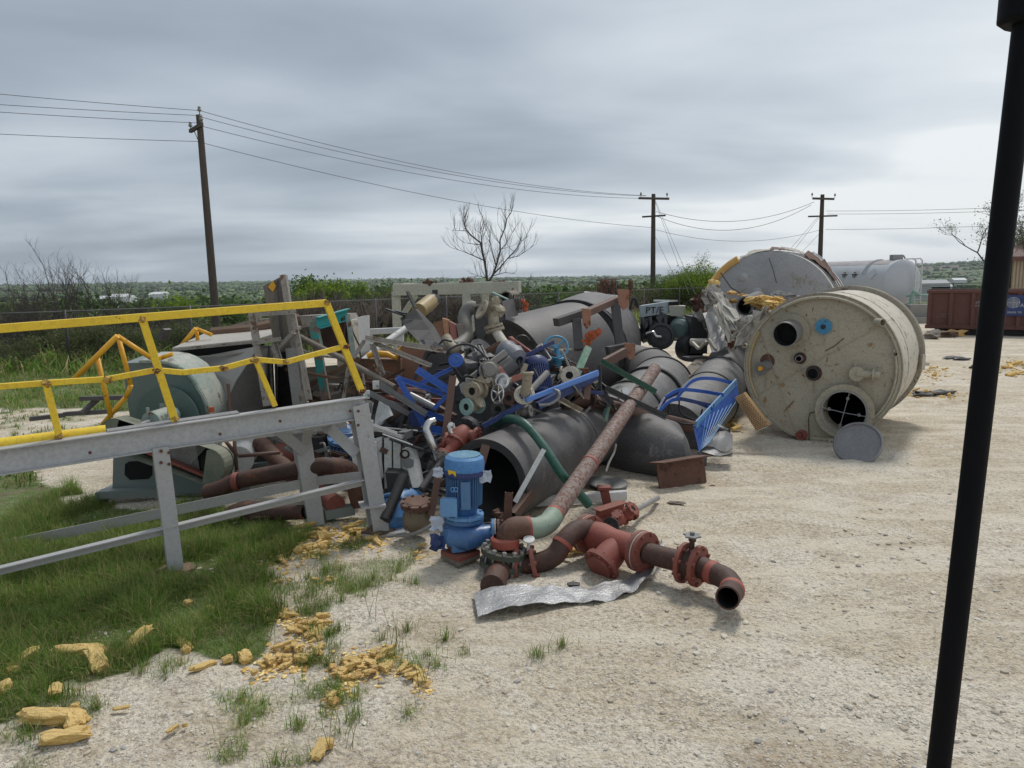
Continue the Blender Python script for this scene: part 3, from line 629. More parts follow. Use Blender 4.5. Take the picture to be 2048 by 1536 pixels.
def leaves(tips, n_per, size, rad, rnd_seed, extra=None):
    r = np.random.default_rng(rnd_seed); c = np.repeat(np.array([tuple(p) for p, _ in tips]), n_per, 0); m = len(c)
    c = c + r.normal(0, rad, (m, 3)); a = r.normal(0, 1, (m, 3)); a /= np.linalg.norm(a, axis=1)[:, None]
    b_ = np.cross(a, r.normal(0, 1, (m, 3))); b_ /= np.linalg.norm(b_, axis=1)[:, None]+1e-9
    s = size*(0.6+.8*r.random((m, 1)))
    v = np.stack([c-a*s, c+b_*s*.5, c+a*s, c-b_*s*.5], 1).reshape(-1, 3)
    return v, np.arange(m*4).reshape(-1, 4)
def plant(name, label, cat, x, y, h, seed, trunk_r=.05, stems=1, depth=4, spread=.55, leafm=None, n_per=0, lsize=.05, lrad=.12, group=None, bark=None, lean=0, up=.12, kids=(2, 3), first=.34, shrink=.72, z=None):
    rnd = random.Random(seed); mb = MB(); tips = []; z0 = hz(x, y)-.05 if z is None else z
    for s in range(stems):
        a = rnd.uniform(0, 6.28); k = .0 if stems == 1 else .45
        d = V((math.cos(a)*k+lean, math.sin(a)*k, 1))
        o = V((x, y, z0)) + (V((math.cos(a), math.sin(a), 0))*rnd.uniform(0, .12*stems**.5) if stems > 1 else V((0, 0, 0)))
        branches(mb, o, d, h*first, trunk_r*rnd.uniform(.7, 1.1), depth, rnd, spread, up, 6, kids, shrink, tips)
    T = bpy.data.objects.new(name, None); COL.objects.link(T); T.location = (x, y, z0); tag(T, label, cat, group)
    put('trunk', mb, bark or M_bark, (x, y, z0), T, fixn=False)
    if leafm:
        v, f = leaves(tips, n_per, lsize, lrad, seed); me = npmesh('crown', v-np.array([x, y, z0]), f, False); me.materials.append(leafm)
        o = bpy.data.objects.new('crown', me); COL.objects.link(o); o.parent = T
    return T
L_bright = leafmat('bright spring leaves', (0.15, 0.23, 0.022), (0.21, 0.30, 0.035), (0.10, 0.16, 0.02), .5)
L_mid = leafmat('mid green leaves', (0.05, 0.10, 0.02), (0.085, 0.15, 0.028), (0.13, 0.20, 0.04), .4)
L_dark = leafmat('dark green leaves', (0.03, 0.062, 0.018), (0.045, 0.085, 0.022), None, .3)
L_bud = leafmat('pale buds', (0.13, 0.16, 0.06), (0.18, 0.20, 0.09), (0.10, 0.13, 0.04), .35)
B_dark = paint('dark bare twigs', (0.065, 0.055, 0.052), (0.09, 0.078, 0.07), rough=.9, dirt=.2)
B_twig = paint('dry brown twigs', (0.19, 0.15, 0.12), (0.25, 0.205, 0.17), rough=.9, dirt=.2)

# utility poles
def utility_pole(top, base_y, label, r, style):
    tp = P(top[0], top[1], base_y); bz = hz(tp.x, base_y)-.3; lean = V((0.0, 0, 0))
    T = Thing('utility_pole', label, 'utility pole', 'utility poles carrying the overhead wires')
    mb = MB(); mb.tube([V((tp.x+(0.05 if style != 1 else .12), base_y, bz)), tp], [r*1.25, r*.85], 14); T.add('pole_shaft', mb, M_pole)
    def arm(c, a, ln, w=.11):
        m = MB(); d = V((math.cos(a), math.sin(a), 0)); m.beam(c-d*ln/2, c+d*ln/2, w, w*1.1); return m
    def insul(c, k=1.0):
        m = MB(); m.lathe([(0.02*k, -.16*k), (0.02*k, 0), (.055*k, .0), (.085*k, .05*k), (.06*k, .09*k), (.045*k, .13*k), (.065*k, .15*k), (.03*k, .19*k), (0, .19*k)], c, (0, 0, 1), 10); return m
    if style == 1:
        c = tp+V((0, -.2, -.52)); a = R(-52); d = V((math.cos(a), math.sin(a), 0))
        e = c - d*1.05 + V((.0, 0, -.0)); T.add('crossarm', arm(c-d*.3, a, 1.75, .13), M_pole)
        T.add('insulator', insul(c-d*1.1+V((0, 0, .17)), 1.1), M_cast); T.add('insulator', insul(c+d*.5+V((0, 0, .17)), 1.1), M_cast); T.add('insulator', insul(tp+V((.05, -.05, .14)), 1.1), M_cast)
        m = MB(); m.beam(c-d*.62+V((0, 0, -.06)), tp+V((0, -.2, -1.15)), .035, .02); T.add('brace', m, M_darkst)
    else:
        c = tp+V((0, -.2, -.32)); T.add('crossarm', arm(c, R(18 if style == 2 else 20), 2.3 if style == 2 else 1.9, .13), M_pole)
        c2 = tp+V((0, -.2, -1.5 if style == 2 else -1.55)); T.add('crossarm', arm(c2, R(-35 if style == 2 else -10), 1.7 if style == 2 else 2.0, .1), M_pole)
        for k in (-1, 1): T.add('insulator', insul(c+V((k*.95, k*.3, .22)), .9), M_castd)
    T.done(); return tp
p1 = utility_pole((398, 230), 33, 'tall dark wooden utility pole nearest the camera at left, leaning slightly', .15, 1)
p2 = utility_pole((1307, 388), 52, 'wooden utility pole in the middle distance above the grey pipes', .16, 2)
p3 = utility_pole((1645, 389), 55, 'wooden utility pole rising behind the white horizontal tank', .16, 3)
def wire(a, b, sag, label, r=.016, group='overhead wires'):
    a, b = V(a), V(b); n = 24; pts = []
    for i in range(n+1):
        k = i/n; p = a.lerp(b, k); p.z -= sag*4*k*(1-k); pts.append(p)
    mb = MB(); mb.tube(pts, r, 5, caps=False); solo('overhead_wire', label, 'wire', mb, M_wire, group, fixn=False)
Wl = 'thin overhead wire running off the left edge from the left pole, '
for k, (y0, ye, nm) in enumerate(((221, 182, 'topmost of four'), (231, 203, 'second from the top'), (246, 218, 'third from the top'), (283, 262, 'lowest of four'))):
    a = P(398, y0, 33); e = P(-700, ye-(y0-ye)*1.75, 27); wire(a, e, .12, Wl+nm, .011)
for k, (y0, y2, nm) in enumerate(((222, 391, 'topmost of four'), (234, 392, 'second of four'), (252, 397, 'third of four'), (285, 455, 'lowest of four'))):
    wire(P(402, y0, 33), P(1292 if k < 3 else 1302, y2, 52), .7 if k < 3 else .55, 'thin overhead wire strung from left pole to middle pole, '+nm, .0125)
wire(P(1312, 423, 52), P(1628, 404, 55), 1.0, 'upper slack wire hanging between middle pole and right pole', .016)
wire(P(1312, 432, 52), P(1622, 410, 55), 1.35, 'middle slack wire hanging between middle pole and right pole', .016)
wire(P(1310, 459, 52), P(1640, 460, 55), .8, 'lowest faint wire between middle pole and right pole', .012)
for k, (a_, b_) in enumerate((((1652, 422), (2200, 405)), ((1655, 428), (2200, 412)), ((1650, 459), (2200, 440)))):
    wire(P(*a_, 55), P(*b_, 50), .15, 'thin wire running off right from the right pole, '+('top', 'middle', 'bottom')[k]+' of three', .013)
for k, (a_, b_) in enumerate((((1309, 400), (1362, 545)), ((1311, 402), (1372, 545)), ((1309, 470), (1345, 545)))):
    e = P(*b_, 44); wire(P(*a_, 52), e+(e-P(*a_, 52))*.25, .0, 'guy wire slanting down right from the middle pole, '+('left', 'right', 'short low one')[k], .011, 'guy wires of the poles')
for k, (a_, b_) in enumerate((((1641, 428), (1572, 508)), ((1641, 432), (1582, 508)), ((1641, 465), (1598, 510)))):
    e = P(*b_, 48); wire(P(*a_, 55), e+(e-P(*a_, 55))*.35, .0, 'guy wire slanting down left from the right pole, '+('left', 'right', 'short low one')[k], .011, 'guy wires of the poles')

# chain-link fence
def fence(a, b, label, hgt_=1.75, post_gap=3.2):
    T = Thing('chain_link_fence', label, 'fence'); a, b = V(a), V(b); d = (b-a).normalized(); ln = (b-a).length
    n = int(ln/post_gap); posts = []
    for i in range(n+1):
        c = a + d*ln*i/n; z = hz(c.x, c.y); m = MB(); m.tube([c+V((0, 0, z-.2)), c+V((0, 0, z+hgt_+.05))], .038, 8); T.add('post', m, M_castd)
        posts.append(c+V((0, 0, z)))
    m = MB(); m.tube([p+V((0, 0, hgt_)) for p in posts], .024, 6, caps=False); T.add('top_rail', m, M_castd)
    m = MB(); g_ = .17
    k = int(ln/g_)
    for i in range(-int(hgt_/g_), k):
        for s in (1, -1):
            x0 = i*g_; u0, u1 = (x0, x0+hgt_) if s > 0 else (x0+hgt_, x0)
            p = a+d*max(0, min(ln, u0)); q = a+d*max(0, min(ln, u1)); zp = hz(p.x, p.y); 
            if u0 < 0 or u1 < 0 or u0 > ln or u1 > ln: continue
            up_ = V((0, 0, 1)); w_ = d*.0028
            A = p+up_*(zp+.03); B = q+up_*(hz(q.x, q.y)+hgt_)
            m.add([A-w_, A+w_, B+w_, B-w_], [(0, 1, 2, 3)])
    T.add('wire_mesh', m, M_castd); T.done()
fence(FA+V((-9, -6.0, 0)), FA, 'chain-link fence section at far left beyond the lawn')
fence(FA, FB, 'long chain-link fence with thin posts running behind the scrap heap')
fence(FB, FB+V((24, 4, 0)), 'chain-link fence section at right behind the white tank')

# leafless scrub at left beyond the fence
G_sc = 'bare grey shrubs beyond the fence at left'
k = 0
for (px, yy_, h, nm) in ((30, 30, 3.2, 'far left edge'), (120, 27, 3.9, 'left, with a spiky crown against the sky'), (205, 28, 3.6, 'left, right-hand of the tall pair')):
    p = GY(px, yy_, 0); plant('bare_shrub', 'tall bare brown shrub beyond the fence at '+nm, 'shrub', p.x, yy_, h, 100+k, .04, 7, 5, .6, None, group=G_sc, bark=B_dark, first=.36); k += 1
proto = plant('bare_shrub', 'tangled leafless shrub at the fence', 'shrub', 0, 0, 2.0, 300, .03, 12, 3, .75, None, group=G_sc, bark=B_twig, first=.42, kids=(3, 4), z=0)
proto2 = plant('bare_shrub', 'tangled leafless shrub at the fence', 'shrub', 0, 0, 2.1, 301, .028, 12, 3, .9, None, group=G_sc, bark=B_dark, first=.42, kids=(3, 4), z=0)
ORD = ['leftmost', 'second', 'third', 'fourth', 'fifth', 'sixth', 'seventh', 'eighth', 'ninth', 'tenth', 'eleventh', 'twelfth', 'thirteenth', 'fourteenth', 'fifteenth', 'sixteenth', 'seventeenth', 'eighteenth', 'nineteenth', 'twentieth', 'twenty-first', 'twenty-second', 'twenty-third', 'twenty-fourth', 'twenty-fifth', 'twenty-sixth']
rnd = random.Random(5); first = {0: True, 1: True}
def place_proto(pr, key, x, y, s, label, grp):
    z = hz(x, y)-.03; rot = (0, 0, rnd.uniform(0, 6.28))
    if first.get(key): 
        first[key] = False; pr.location = (x, y, z); pr.rotation_euler = rot; pr.scale = (s, s, s*rnd.uniform(.85, 1.15)); o = pr
    else: o = copy_thing(pr, (x, y, z), rot, (s, s, s*rnd.uniform(.85, 1.15)))
    o['label'] = label; o['group'] = grp; return o
for i in range(20):
    px = -120+i*25+rnd.uniform(-8, 8); yy_ = 24+rnd.uniform(0, 7); p = GY(px, yy_, 0)
    place_proto((proto, proto2)[i % 2], i % 2, p.x, yy_, rnd.uniform(.5, .95), ORD[i]+' from left of the tangled leafless shrubs along the fence', G_sc)
for i in range(24):
    px = 600+i*19+rnd.uniform(-8, 8); p = GY(px, 30, 0); yy_ = fence_y(p.x*1.0)+rnd.uniform(1.0, 3.5); p = GY(px, yy_, 0)
    place_proto((proto, proto2)[i % 2], i % 2, p.x, yy_, rnd.uniform(.75, 1.15), ORD[i]+' from left of the leafless bushes in the hedge behind the heap', 'leafless hedge bushes behind the fence')
gs = leafmat('grey green scrub leaves', (0.075, 0.105, 0.035), (0.11, 0.145, 0.045), (0.17, 0.17, 0.09), .4)
gproto = plant('green_bush', 'low green bush', 'bush', 0, 0, 1.5, 310, .025, 9, 3, .8, gs, 9, .05, .16, group='x', bark=B_twig, first=.42, kids=(2, 3), z=0); first[2] = True
for i in range(17):
    px = -140+i*37+rnd.uniform(-10, 10); yy_ = 21.5+rnd.uniform(0, 4)+max(0, (px-200)*.012); p = GY(px, yy_, 0)
    place_proto(gproto, 2, p.x, yy_, rnd.uniform(.45, .85), ORD[i]+' from left of the low grey-green bushes along the fence at left', 'low grey-green bushes along the fence')
for i in range(16):
    px = 1180+i*20+rnd.uniform(-10, 10); yy_ = 46+rnd.uniform(0, 5); p = GY(px, yy_, 0)
    place_proto(gproto, 2, p.x, yy_, rnd.uniform(.9, 1.6), ORD[i]+' from left of the low grey-green bushes past the huge pipe', 'low grey-green bushes beyond the fence')
# bare tree in the centre with sapling either side
def bare_tree():
    rnd = random.Random(31); mb = MB(); mt = MB(); Yt = 44; z0 = hz(P(978, 566, Yt).x, Yt)
    limbs = [([(978, 575), (976, 566), (973, 545), (968, 520), (965, 500), (962, 485), (948, 475), (932, 461), (930, 448), (931, 428)], .12), ([(977, 562), (986, 550), (992, 530), (1000, 502), (1001, 480), (1009, 455), (1014, 438), (1021, 424)], .10),
             ([(985, 550), (1000, 536), (1015, 517), (1030, 500), (1044, 482), (1056, 471)], .065), ([(969, 522), (950, 512), (935, 506), (914, 499)], .05), ([(963, 490), (945, 488), (925, 485)], .04), ([(975, 557), (960, 552), (938, 554)], .04),
             ([(984, 552), (1008, 545), (1032, 548)], .04), ([(965, 500), (963, 470), (962, 445), (968, 430)], .045), ([(990, 530), (986, 505), (978, 480), (982, 460)], .04), ([(1001, 500), (1012, 490), (1022, 470), (1030, 455)], .035), ([(1015, 517), (1038, 512), (1056, 500), (1066, 492)], .035), ([(934, 462), (918, 461), (906, 462)], .03)]
    for k, (pts, r) in enumerate(limbs):
        dy = rnd.uniform(-1.0, 1.0) if k > 1 else (.5 if k else 0); q = [P(x+rnd.uniform(-1.5, 1.5), y, Yt+dy*min(1, i_/3)) for i_, (x, y) in enumerate(pts)]
        if k == 0: q[0] = V((q[0].x, q[0].y, z0-.2))
        (mt if k < 2 else mb).tube(q, [.74*r*(1-.78*i_/(len(q)-1)) for i_ in range(len(q))], 7, caps=False)
        for i_ in range(2 if k < 2 else 1, len(q)):
            d = (q[i_]-q[i_-1]).normalized()
            for s in range(3 if k < 3 else 2):
                side = V((rnd.uniform(-1, 1), rnd.uniform(-1, 1), rnd.uniform(-.1, .9)))
                branches(mb, q[i_-1].lerp(q[i_], rnd.random()), d*.6+side, rnd.uniform(.35, .75), .017, 3, rnd, .5, .25, 3, (1, 3), .74, None, .22)
    c = P(978, 575, Yt); T = bpy.data.objects.new('bare_tree', None); COL.objects.link(T); T.location = (c.x, Yt, z0); tag(T, 'leafless tree with spreading rounded crown standing alone above the cream frame', 'tree')
    put('trunk', mt, B_dark, (c.x, Yt, z0), T, fixn=False); put('crown', mb, B_dark, (c.x, Yt, z0), T, fixn=False)
bare_tree()
for px, s, nm in ((905, 3, 'left'), (1048, 9, 'right')):
    p = GY(px, 43, 0); plant('bare_sapling', 'thin leafless sapling just '+nm+' of the lone bare tree', 'sapling', p.x, 43, 2.2, 40+s, .03, 3, 3, .5, None, bark=B_dark, first=.4, z=hz(p.x, 43)+.8)
# green trees past the fence
gt = [(620, 75, 6.5, L_mid, 'dark'), (655, 68, 6.2, L_bright, 'bright'), (700, 72, 6.5, L_mid, 'rounded mid'), (745, 80, 6.4, L_bright, 'yellowish'), (790, 90, 6.2, L_mid, 'broad mid'), (590, 90, 5.5, L_dark, 'deep'), (350, 60, 3.6, L_bright, 'small bright'), (455, 64, 3.0, L_mid, 'small dark'), (300, 62, 3.2, L_mid, 'small shaggy')]
for i, (px, yy_, h, m, nm) in enumerate(gt):
    p = GY(px, yy_, 0); plant('leafy_tree', nm+' green tree beyond the fence '+('behind the yellow rail at left' if px < 500 else 'right of the weathered upright'), 'tree', p.x, yy_, h, 500+i, .12, 3, 3, .8, m, 42, .17, .5, group='green trees beyond the fence', first=.34)
for i, (px, yy_, h, m, nm) in enumerate([(1345, 50, 4.0, L_mid, 'low olive'), (1372, 47, 4.6, L_bright, 'bright yellow-green'), (1400, 46, 4.9, L_bright, 'tall yellow-green'), (1425, 48, 4.4, L_bright, 'yellow-green, nearest the grey tank'), (1325, 52, 3.4, L_mid, 'small')]):
    p = GY(px, yy_, 0); plant('leafy_bush', nm+' bush in fresh leaf between middle pole and grey tank', 'bush', p.x, yy_, h*.66, 600+i, .04, 9, 3, .6, m, 26, .045, .26, group='fresh green bushes by the middle pole', bark=B_dark, first=.36)
p = GY(1412, 50, 0); plant('budding_tree', 'thin budding tree with pale leaves against the sky left of the fallen grey tank', 'tree', p.x, 50, 4.3, 71, .05, 3, 4, .42, L_bud, 4, .05, .12, bark=B_dark)
p = GY(1360, 49, 0); plant('bare_shrub', 'leafless shrub rising between the middle pole and bright bushes', 'shrub', p.x, 49, 3.4, 72, .035, 5, 4, .5, None, bark=B_dark)
p = GY(1270, 44, 0); plant('bare_shrub', 'pinkish leafless bush just left of the middle pole', 'shrub', p.x, 44, 2.0, 73, .025, 10, 3, .7, None, bark=paint('pinkish twigs', (0.24, 0.15, 0.12), (0.3, 0.2, 0.16), rough=.9))
# tree at right behind the post
p = GY(1990, 47, 0); plant('budding_tree', 'large budding tree with drooping twiggy crown behind the dumpster at right edge', 'tree', p.x, 47, 8.3, 77, .14, 5, 6, .62, L_bud, 3, .05, .16, bark=B_dark, up=.05, kids=(2, 3), first=.30)
# far woods, as one mass
def gs_mat(): return leafmat('slope scrub leaves', (0.06, 0.09, 0.03), (0.095, 0.13, 0.04), (0.15, 0.16, 0.075), .3)
def woods(name, cells, mat, label):
    pr = []
    for k in range(5):
        v, f = ICO[1 if 'far' in name else 2]; a = np.array([tuple(x) for x in v]); a = a*(1+rng.uniform(-.22, .22, (len(a), 1))); pr.append((a, np.array(f)))
    xs_, ys_, ss = cells
    z = terrain(xs_, ys_); n = len(xs_); s = np.stack([ss, ss, ss*rng.uniform(.6, .85, n)], -1)
    scatter_instances(name, pr, np.stack([xs_, ys_, z+ss*.42], -1), s, rng.random(n)*6.28, mat, label)
M_wood1 = leafmat('woodland canopy', (0.035, 0.058, 0.028), (0.065, 0.105, 0.038), (0.11, 0.165, 0.05), 0)
_t = M_wood1.node_tree; _b = _t.nodes['Principled BSDF']; _l = _b.inputs['Base Color'].links[0].from_socket
_n = N(_t, 'ShaderNodeTexNoise', i_Scale=0.012, i_Detail=4.0); L(_t, coords(_t, 1.0), _n.inputs[0]); L(_t, mixc(_t, 1.0, _l, ramp(_t, [(.35, .55), (.65, 1.5)], _n.outputs[0]), 'MULTIPLY'), _b.inputs['Base Color'])
n = 95000; r_ = 130*np.exp(rng.random(n)*3.3); a_ = rng.uniform(-.78, .82, n)
xw, yw = r_*np.sin(a_), r_*np.cos(a_); dw = fbm(xw/130, yw/80, 61, 4)
k = (rng.random(n) < sst(dw, .44, .56)*np.clip(.35+r_/900, 0, 1)) & ((r_ > 260) | ((a_ > -.33) & (a_ < .12)) )
k &= ~((a_ > .05) & (r_ > 500) & (dw < .56)) & ~((a_ > .17) & (r_ < 700) & (dw < .62))
xw, yw, r_ = xw[k], yw[k], r_[k]
nearw = r_ < 420
xf, yf, rf_ = xw[~nearw], yw[~nearw], r_[~nearw]
woods('far_woods', (xf, yf, (1.1+rng.random(len(xf))**2*2.2)*(1+rf_/1300)), M_wood1, 'belt of far woodland filling the valley to the horizon')
cp = []
for k in range(5):
    m_ = 130; u = rng.normal(0, 1, (m_, 3)); u /= np.linalg.norm(u, axis=1)[:, None]; u *= (rng.random((m_, 1))**.4)*np.array([1, 1, .85])*(1+.35*np.sin(u[:, :1]*4+k))
    aa = rng.normal(0, 1, (m_, 3)); aa /= np.linalg.norm(aa, axis=1)[:, None]; bb = np.cross(aa, rng.normal(0, 1, (m_, 3))); bb /= np.linalg.norm(bb, axis=1)[:, None]; s_ = .17*(.6+.8*rng.random((m_, 1)))
    cp.append((np.stack([u-aa*s_, u+bb*s_*.7, u+aa*s_, u-bb*s_*.7], 1).reshape(-1, 3), np.arange(m_*4).reshape(-1, 4)))
def clumps(name, x, y, s, mat, label): 
    z = terrain(x, y); scatter_instances(name, cp, np.stack([x, y, z+s*.6], -1), np.stack([s, s, s*rng.uniform(.6, .95, len(x))], -1), rng.random(len(x))*6.28, mat, label)
n = 1500; r2 = rng.uniform(110, 420, n); a2_ = rng.uniform(-.8, .85, n); x2_, y2_ = r2*np.sin(a2_), r2*np.cos(a2_); k = (fbm(x2_/60, y2_/45, 33, 3) > .50) & ~((a2_ > .25) & (r2 < 330)); x2_, y2_ = x2_[k], y2_[k]
clumps('valley_trees', x2_, y2_, rng.uniform(2.0, 4.0, len(x2_)), leafmat('valley tree leaves', (0.04, 0.08, 0.022), (0.075, 0.13, 0.03), (0.13, 0.20, 0.045), .3), 'mass of mid-green trees across the near valley')
n = 900; r2 = rng.uniform(48, 130, n); a2_ = rng.uniform(-.85, .5, n); x2_, y2_ = r2*np.sin(a2_), r2*np.cos(a2_); k = (fbm(x2_/18, y2_/14, 35, 3) > .50) & (y2_ > 30+(x2_+12)*.986+6); x2_, y2_ = x2_[k], y2_[k]
clumps('scrub', x2_, y2_, rng.uniform(.7, 1.6, len(x2_)), gs_mat(), 'rough green scrub on the slope beyond the fence')
HZ = MB(); HZ.box((0, 4300, 0), (17000, 9000, 120)); hzm = bpy.data.materials.new('thin haze'); hzm.use_nodes = True; _t = hzm.node_tree; _t.nodes.clear()
_v = N(_t, 'ShaderNodeVolumePrincipled'); _v.inputs['Color'].default_value = (.80, .87, .95, 1); _v.inputs['Density'].default_value = 0.00010; _v.inputs['Anisotropy'].default_value = 0.2; _o = N(_t, 'ShaderNodeOutputMaterial'); L(_t, _v.outputs[0], _o.inputs['Volume'])
hzo = solo('haze', 'thin pale haze over the far fields', 'haze', HZ, hzm, kind='stuff', fixn=True)
# distant houses and roads
M_hw = flat('distant white wall', (.62, .63, .62), .7); M_hr = flat('distant roof', (.36, .36, .37), .7)
for (px, yy_, w_, h_, nm) in ((238, 520, 14, 3.5, 'long white house in the far trees at left'), (232, 530, 26, 2.2, 'low white shed beside the far white house'), (322, 640, 12, 3.5, 'small white house far off left of the pole'), (312, 660, 9, 3, 'tiny white shed far off left of the pole'), (1852, 330, 16, 4, 'grey shed beyond the right end of the white tank'), (1872, 330, 9, 3, 'small dark shed beyond the white tank'), (1915, 700, 12, 4, 'far pale house on the slope at right')):
    p = GY(px, yy_, -10); z = hz(p.x, yy_); T = Thing('house', nm, 'house', 'distant houses')
    m = MB(); m.box((p.x, yy_, z+h_/2+2), (w_, 8, h_+4)); T.add('wall', m, M_hw if 'dark' not in nm and 'grey' not in nm else M_hr)
    m = MB(); m.ext([(-4.4, 0), (4.4, 0), (0, 2.0)], (p.x-w_/2-.3, yy_, z+h_+4), (p.x+w_/2+.3, yy_, z+h_+4)); T.add('roof', m, M_hr if 'grey' in nm else M_hw); T.done()
for i, (ya, yb, xa) in enumerate(((250, 258, 88), (205, 210, 75))):
    xv = np.linspace(xa, 420, 60); m = MB(); rows = [[V((x, yy0+ (x-xa)*.05, hz(x, yy0+(x-xa)*.05)+.5)) for x in xv] for yy0 in (ya, yb)]
    m.sheet(rows, .3); solo('road', 'pale gravel road crossing the fields at right', None, m, flat('far gravel', (.45, .42, .37), .9), kind='structure')
# ================================================================== large objects
# black post beside the camera
a, b_ = P(2058, 0, 1.25), P(1877, 1536, 1.25); d = (b_-a).normalized(); foot = a + d*((0-a.z)/d.z)
T = Thing('black_post', 'black painted post standing close to the camera at the right edge', 'post')
m = MB(); m.tube([foot, a+(a-b_)*.12], .0195, 20); T.add('shaft', m, M_post)
m = MB(); m.tube([P(2046, 52, 1.25), P(2048, 42, 1.25), P(2058, -60, 1.25)], [.030, .038, .038], 16); T.add('sleeve', m, M_post)
m = MB(); m.lathe([(0, 0), (.09, 0), (.09, .012), (0, .012)], foot, (0, 0, 1), 20); T.add('base_plate', m, M_post); T.done()

# ---- grey platform frame with yellow handrail
f1, f2 = G(352, 1145), G(758, 1066)
pn = V((0, 0, 1)).cross(f2-f1).normalized()
if pn.y < 0: pn = -pn
def PF(px, py, off=0.0):
    d = ray(px, py); o = V((0, 0, CAMH)); return o + d*(((f1-o).dot(pn)+off)/d.dot(pn))
T = Thing('platform_frame', 'light grey steel platform frame with bent yellow handrail at left', 'platform frame')
m = MB(); m.ibeam(PF(-420, 985), PF(730, 814), .12, .205, .012); top_ = T.add('main_beam', m, M_grey, bevel=.002)
m = MB(); m.beam(PF(215, 868)+pn*.08+V((0, 0, .01)), PF(480, 832)+pn*.08+V((0, 0, .02)), .13, .018); m.beam(PF(480, 836)+pn*.08+V((0, 0, .01)), PF(655, 815)+pn*.08+V((0, 0, .035)), .12, .015); T.add('deck_strip', m, M_steel, top_)
upx = (f2-f1).normalized()
m = MB(); m.beam(PF(320, 893), f1+V((0, 0, -.03)), .125, .14, up=pn); T.add('leg', m, M_grey, bevel=.003)
m = MB(); m.ibeam(PF(716, 808), PF(760, 1072), .16, .16, .012, up=pn); T.add('leg', m, M_grey, bevel=.002)
m = MB(); m.box(f2+V((0.02, .05, .012)), (.42, .36, .022), Matrix.Rotation(R(20), 3, 'Z')); T.add('base_plate', m, M_grey); m = MB(); m.box(PF(744, 1008), (.24, .22, .02), Matrix.Rotation(R(20), 3, 'Z')); T.add('splice_plate', m, M_grey)
g1 = G(630, 1046)
m = MB(); m.beam(P(598, 850, g1.y), g1+V((0, 0, -.02)), .17, .15, up=pn); T.add('leg', m, M_grey, bevel=.003)
m = MB(); m.beam(PF(600, 836, .1)+V((0, 0, -.06)), P(690, 830, g1.y), .10, .12); m.beam(PF(-300, 950, .95), P(690, 836, 7.3+.25), .12, .18); T.add('rear_beam', m, M_grey)
m = MB(); m.angle(PF(-420, 1232), PF(724, 956), .075, .075, .01, roll=R(90)); T.add('lower_brace', m, M_grey)
m = MB(); m.beam(P(-300, 1155, 6.6), P(632, 962, g1.y-.02), .01, .10); m.beam(P(632, 962, g1.y-.02), PF(724, 952, .05), .01, .09); T.add('rear_brace', m, M_grey)
m = MB(); m.beam(P(640, 838, 7.2), PF(714, 908, .02), .11, .012, up=pn); m.beam(P(540, 848, 6.95), P(612, 905, g1.y-.1), .10, .012, up=pn); m.beam(P(610, 890, g1.y-.12), P(622, 842, g1.y-.3), .09, .012, up=pn); T.add('diagonal_brace', m, M_grey)
# front yellow rail
ry = M_yel
m = MB(); m.beam(PF(-420, 690, .05), PF(652, 606, .05), .062, .066); rl = T.add('top_rail', m, ry, bevel=.003)
pts = [(-420, 805), (92, 766), (216, 758), (312, 740), (365, 745), (448, 736), (510, 719), (572, 724), (692, 692)]
for (x0, y0), (x1, y1) in zip(pts, pts[1:]):
    m = MB(); m.beam(PF(x0, y0, .05), PF(x1, y1, .05), .042, .046); T.add('mid_rail', m, ry, rl, bevel=.003)
for (x0, y0, x1, y1, w_) in ((282, 630, 350, 842, .06), (92, 766, 119, 874, .05), (652, 604, 724, 784, .06), (512, 722, 550, 812, .045)):
    m = MB(); m.beam(PF(x0, y0, .045), PF(x1, y1, .045), w_, .05, up=pn); T.add('rail_post', m, ry, rl, bevel=.003)
for x, y in ((282, 638), (350, 838), (92, 768), (119, 872), (652, 606), (724, 782), (312, 741), (448, 737), (510, 720), (572, 723), (216, 759), (692, 693)):
    m = MB(); m.blob(PF(x, y, .03), (.036, .03, .026), x, .5, 2); T.add('weld_joint', m, paint('browned weld', (.30, .17, .05), (.5, .33, .05), rust=.6, rough=.8), rl)
for x, y in ((700, 822), (700, 845), (716, 822), (716, 850), (322, 902), (338, 905), (322, 925), (338, 928), (560, 842), (440, 868), (180, 905)):
    m = MB(); m.lathe([(0, 0), (.014, 0), (.014, .014), (0, .014)], PF(x, y, -.075), -pn, 6, sm=False); T.add('bolt', m, M_rust)
for x, y, h_ in ((352, 1128, .10), (757, 1048, .08)):
    m = MB(); m.blob(PF(x, y+14, 0), (.16, .13, .045), x, .4, 2); T.add('mud_at_foot', m, M_woodb)
m = MB(); m.tube([PF(-420, 945, .12), PF(0, 889, .12), PF(212, 862, .12)], .052, 16); T.add('toe_pipe', m, ry, rl)
T.done()
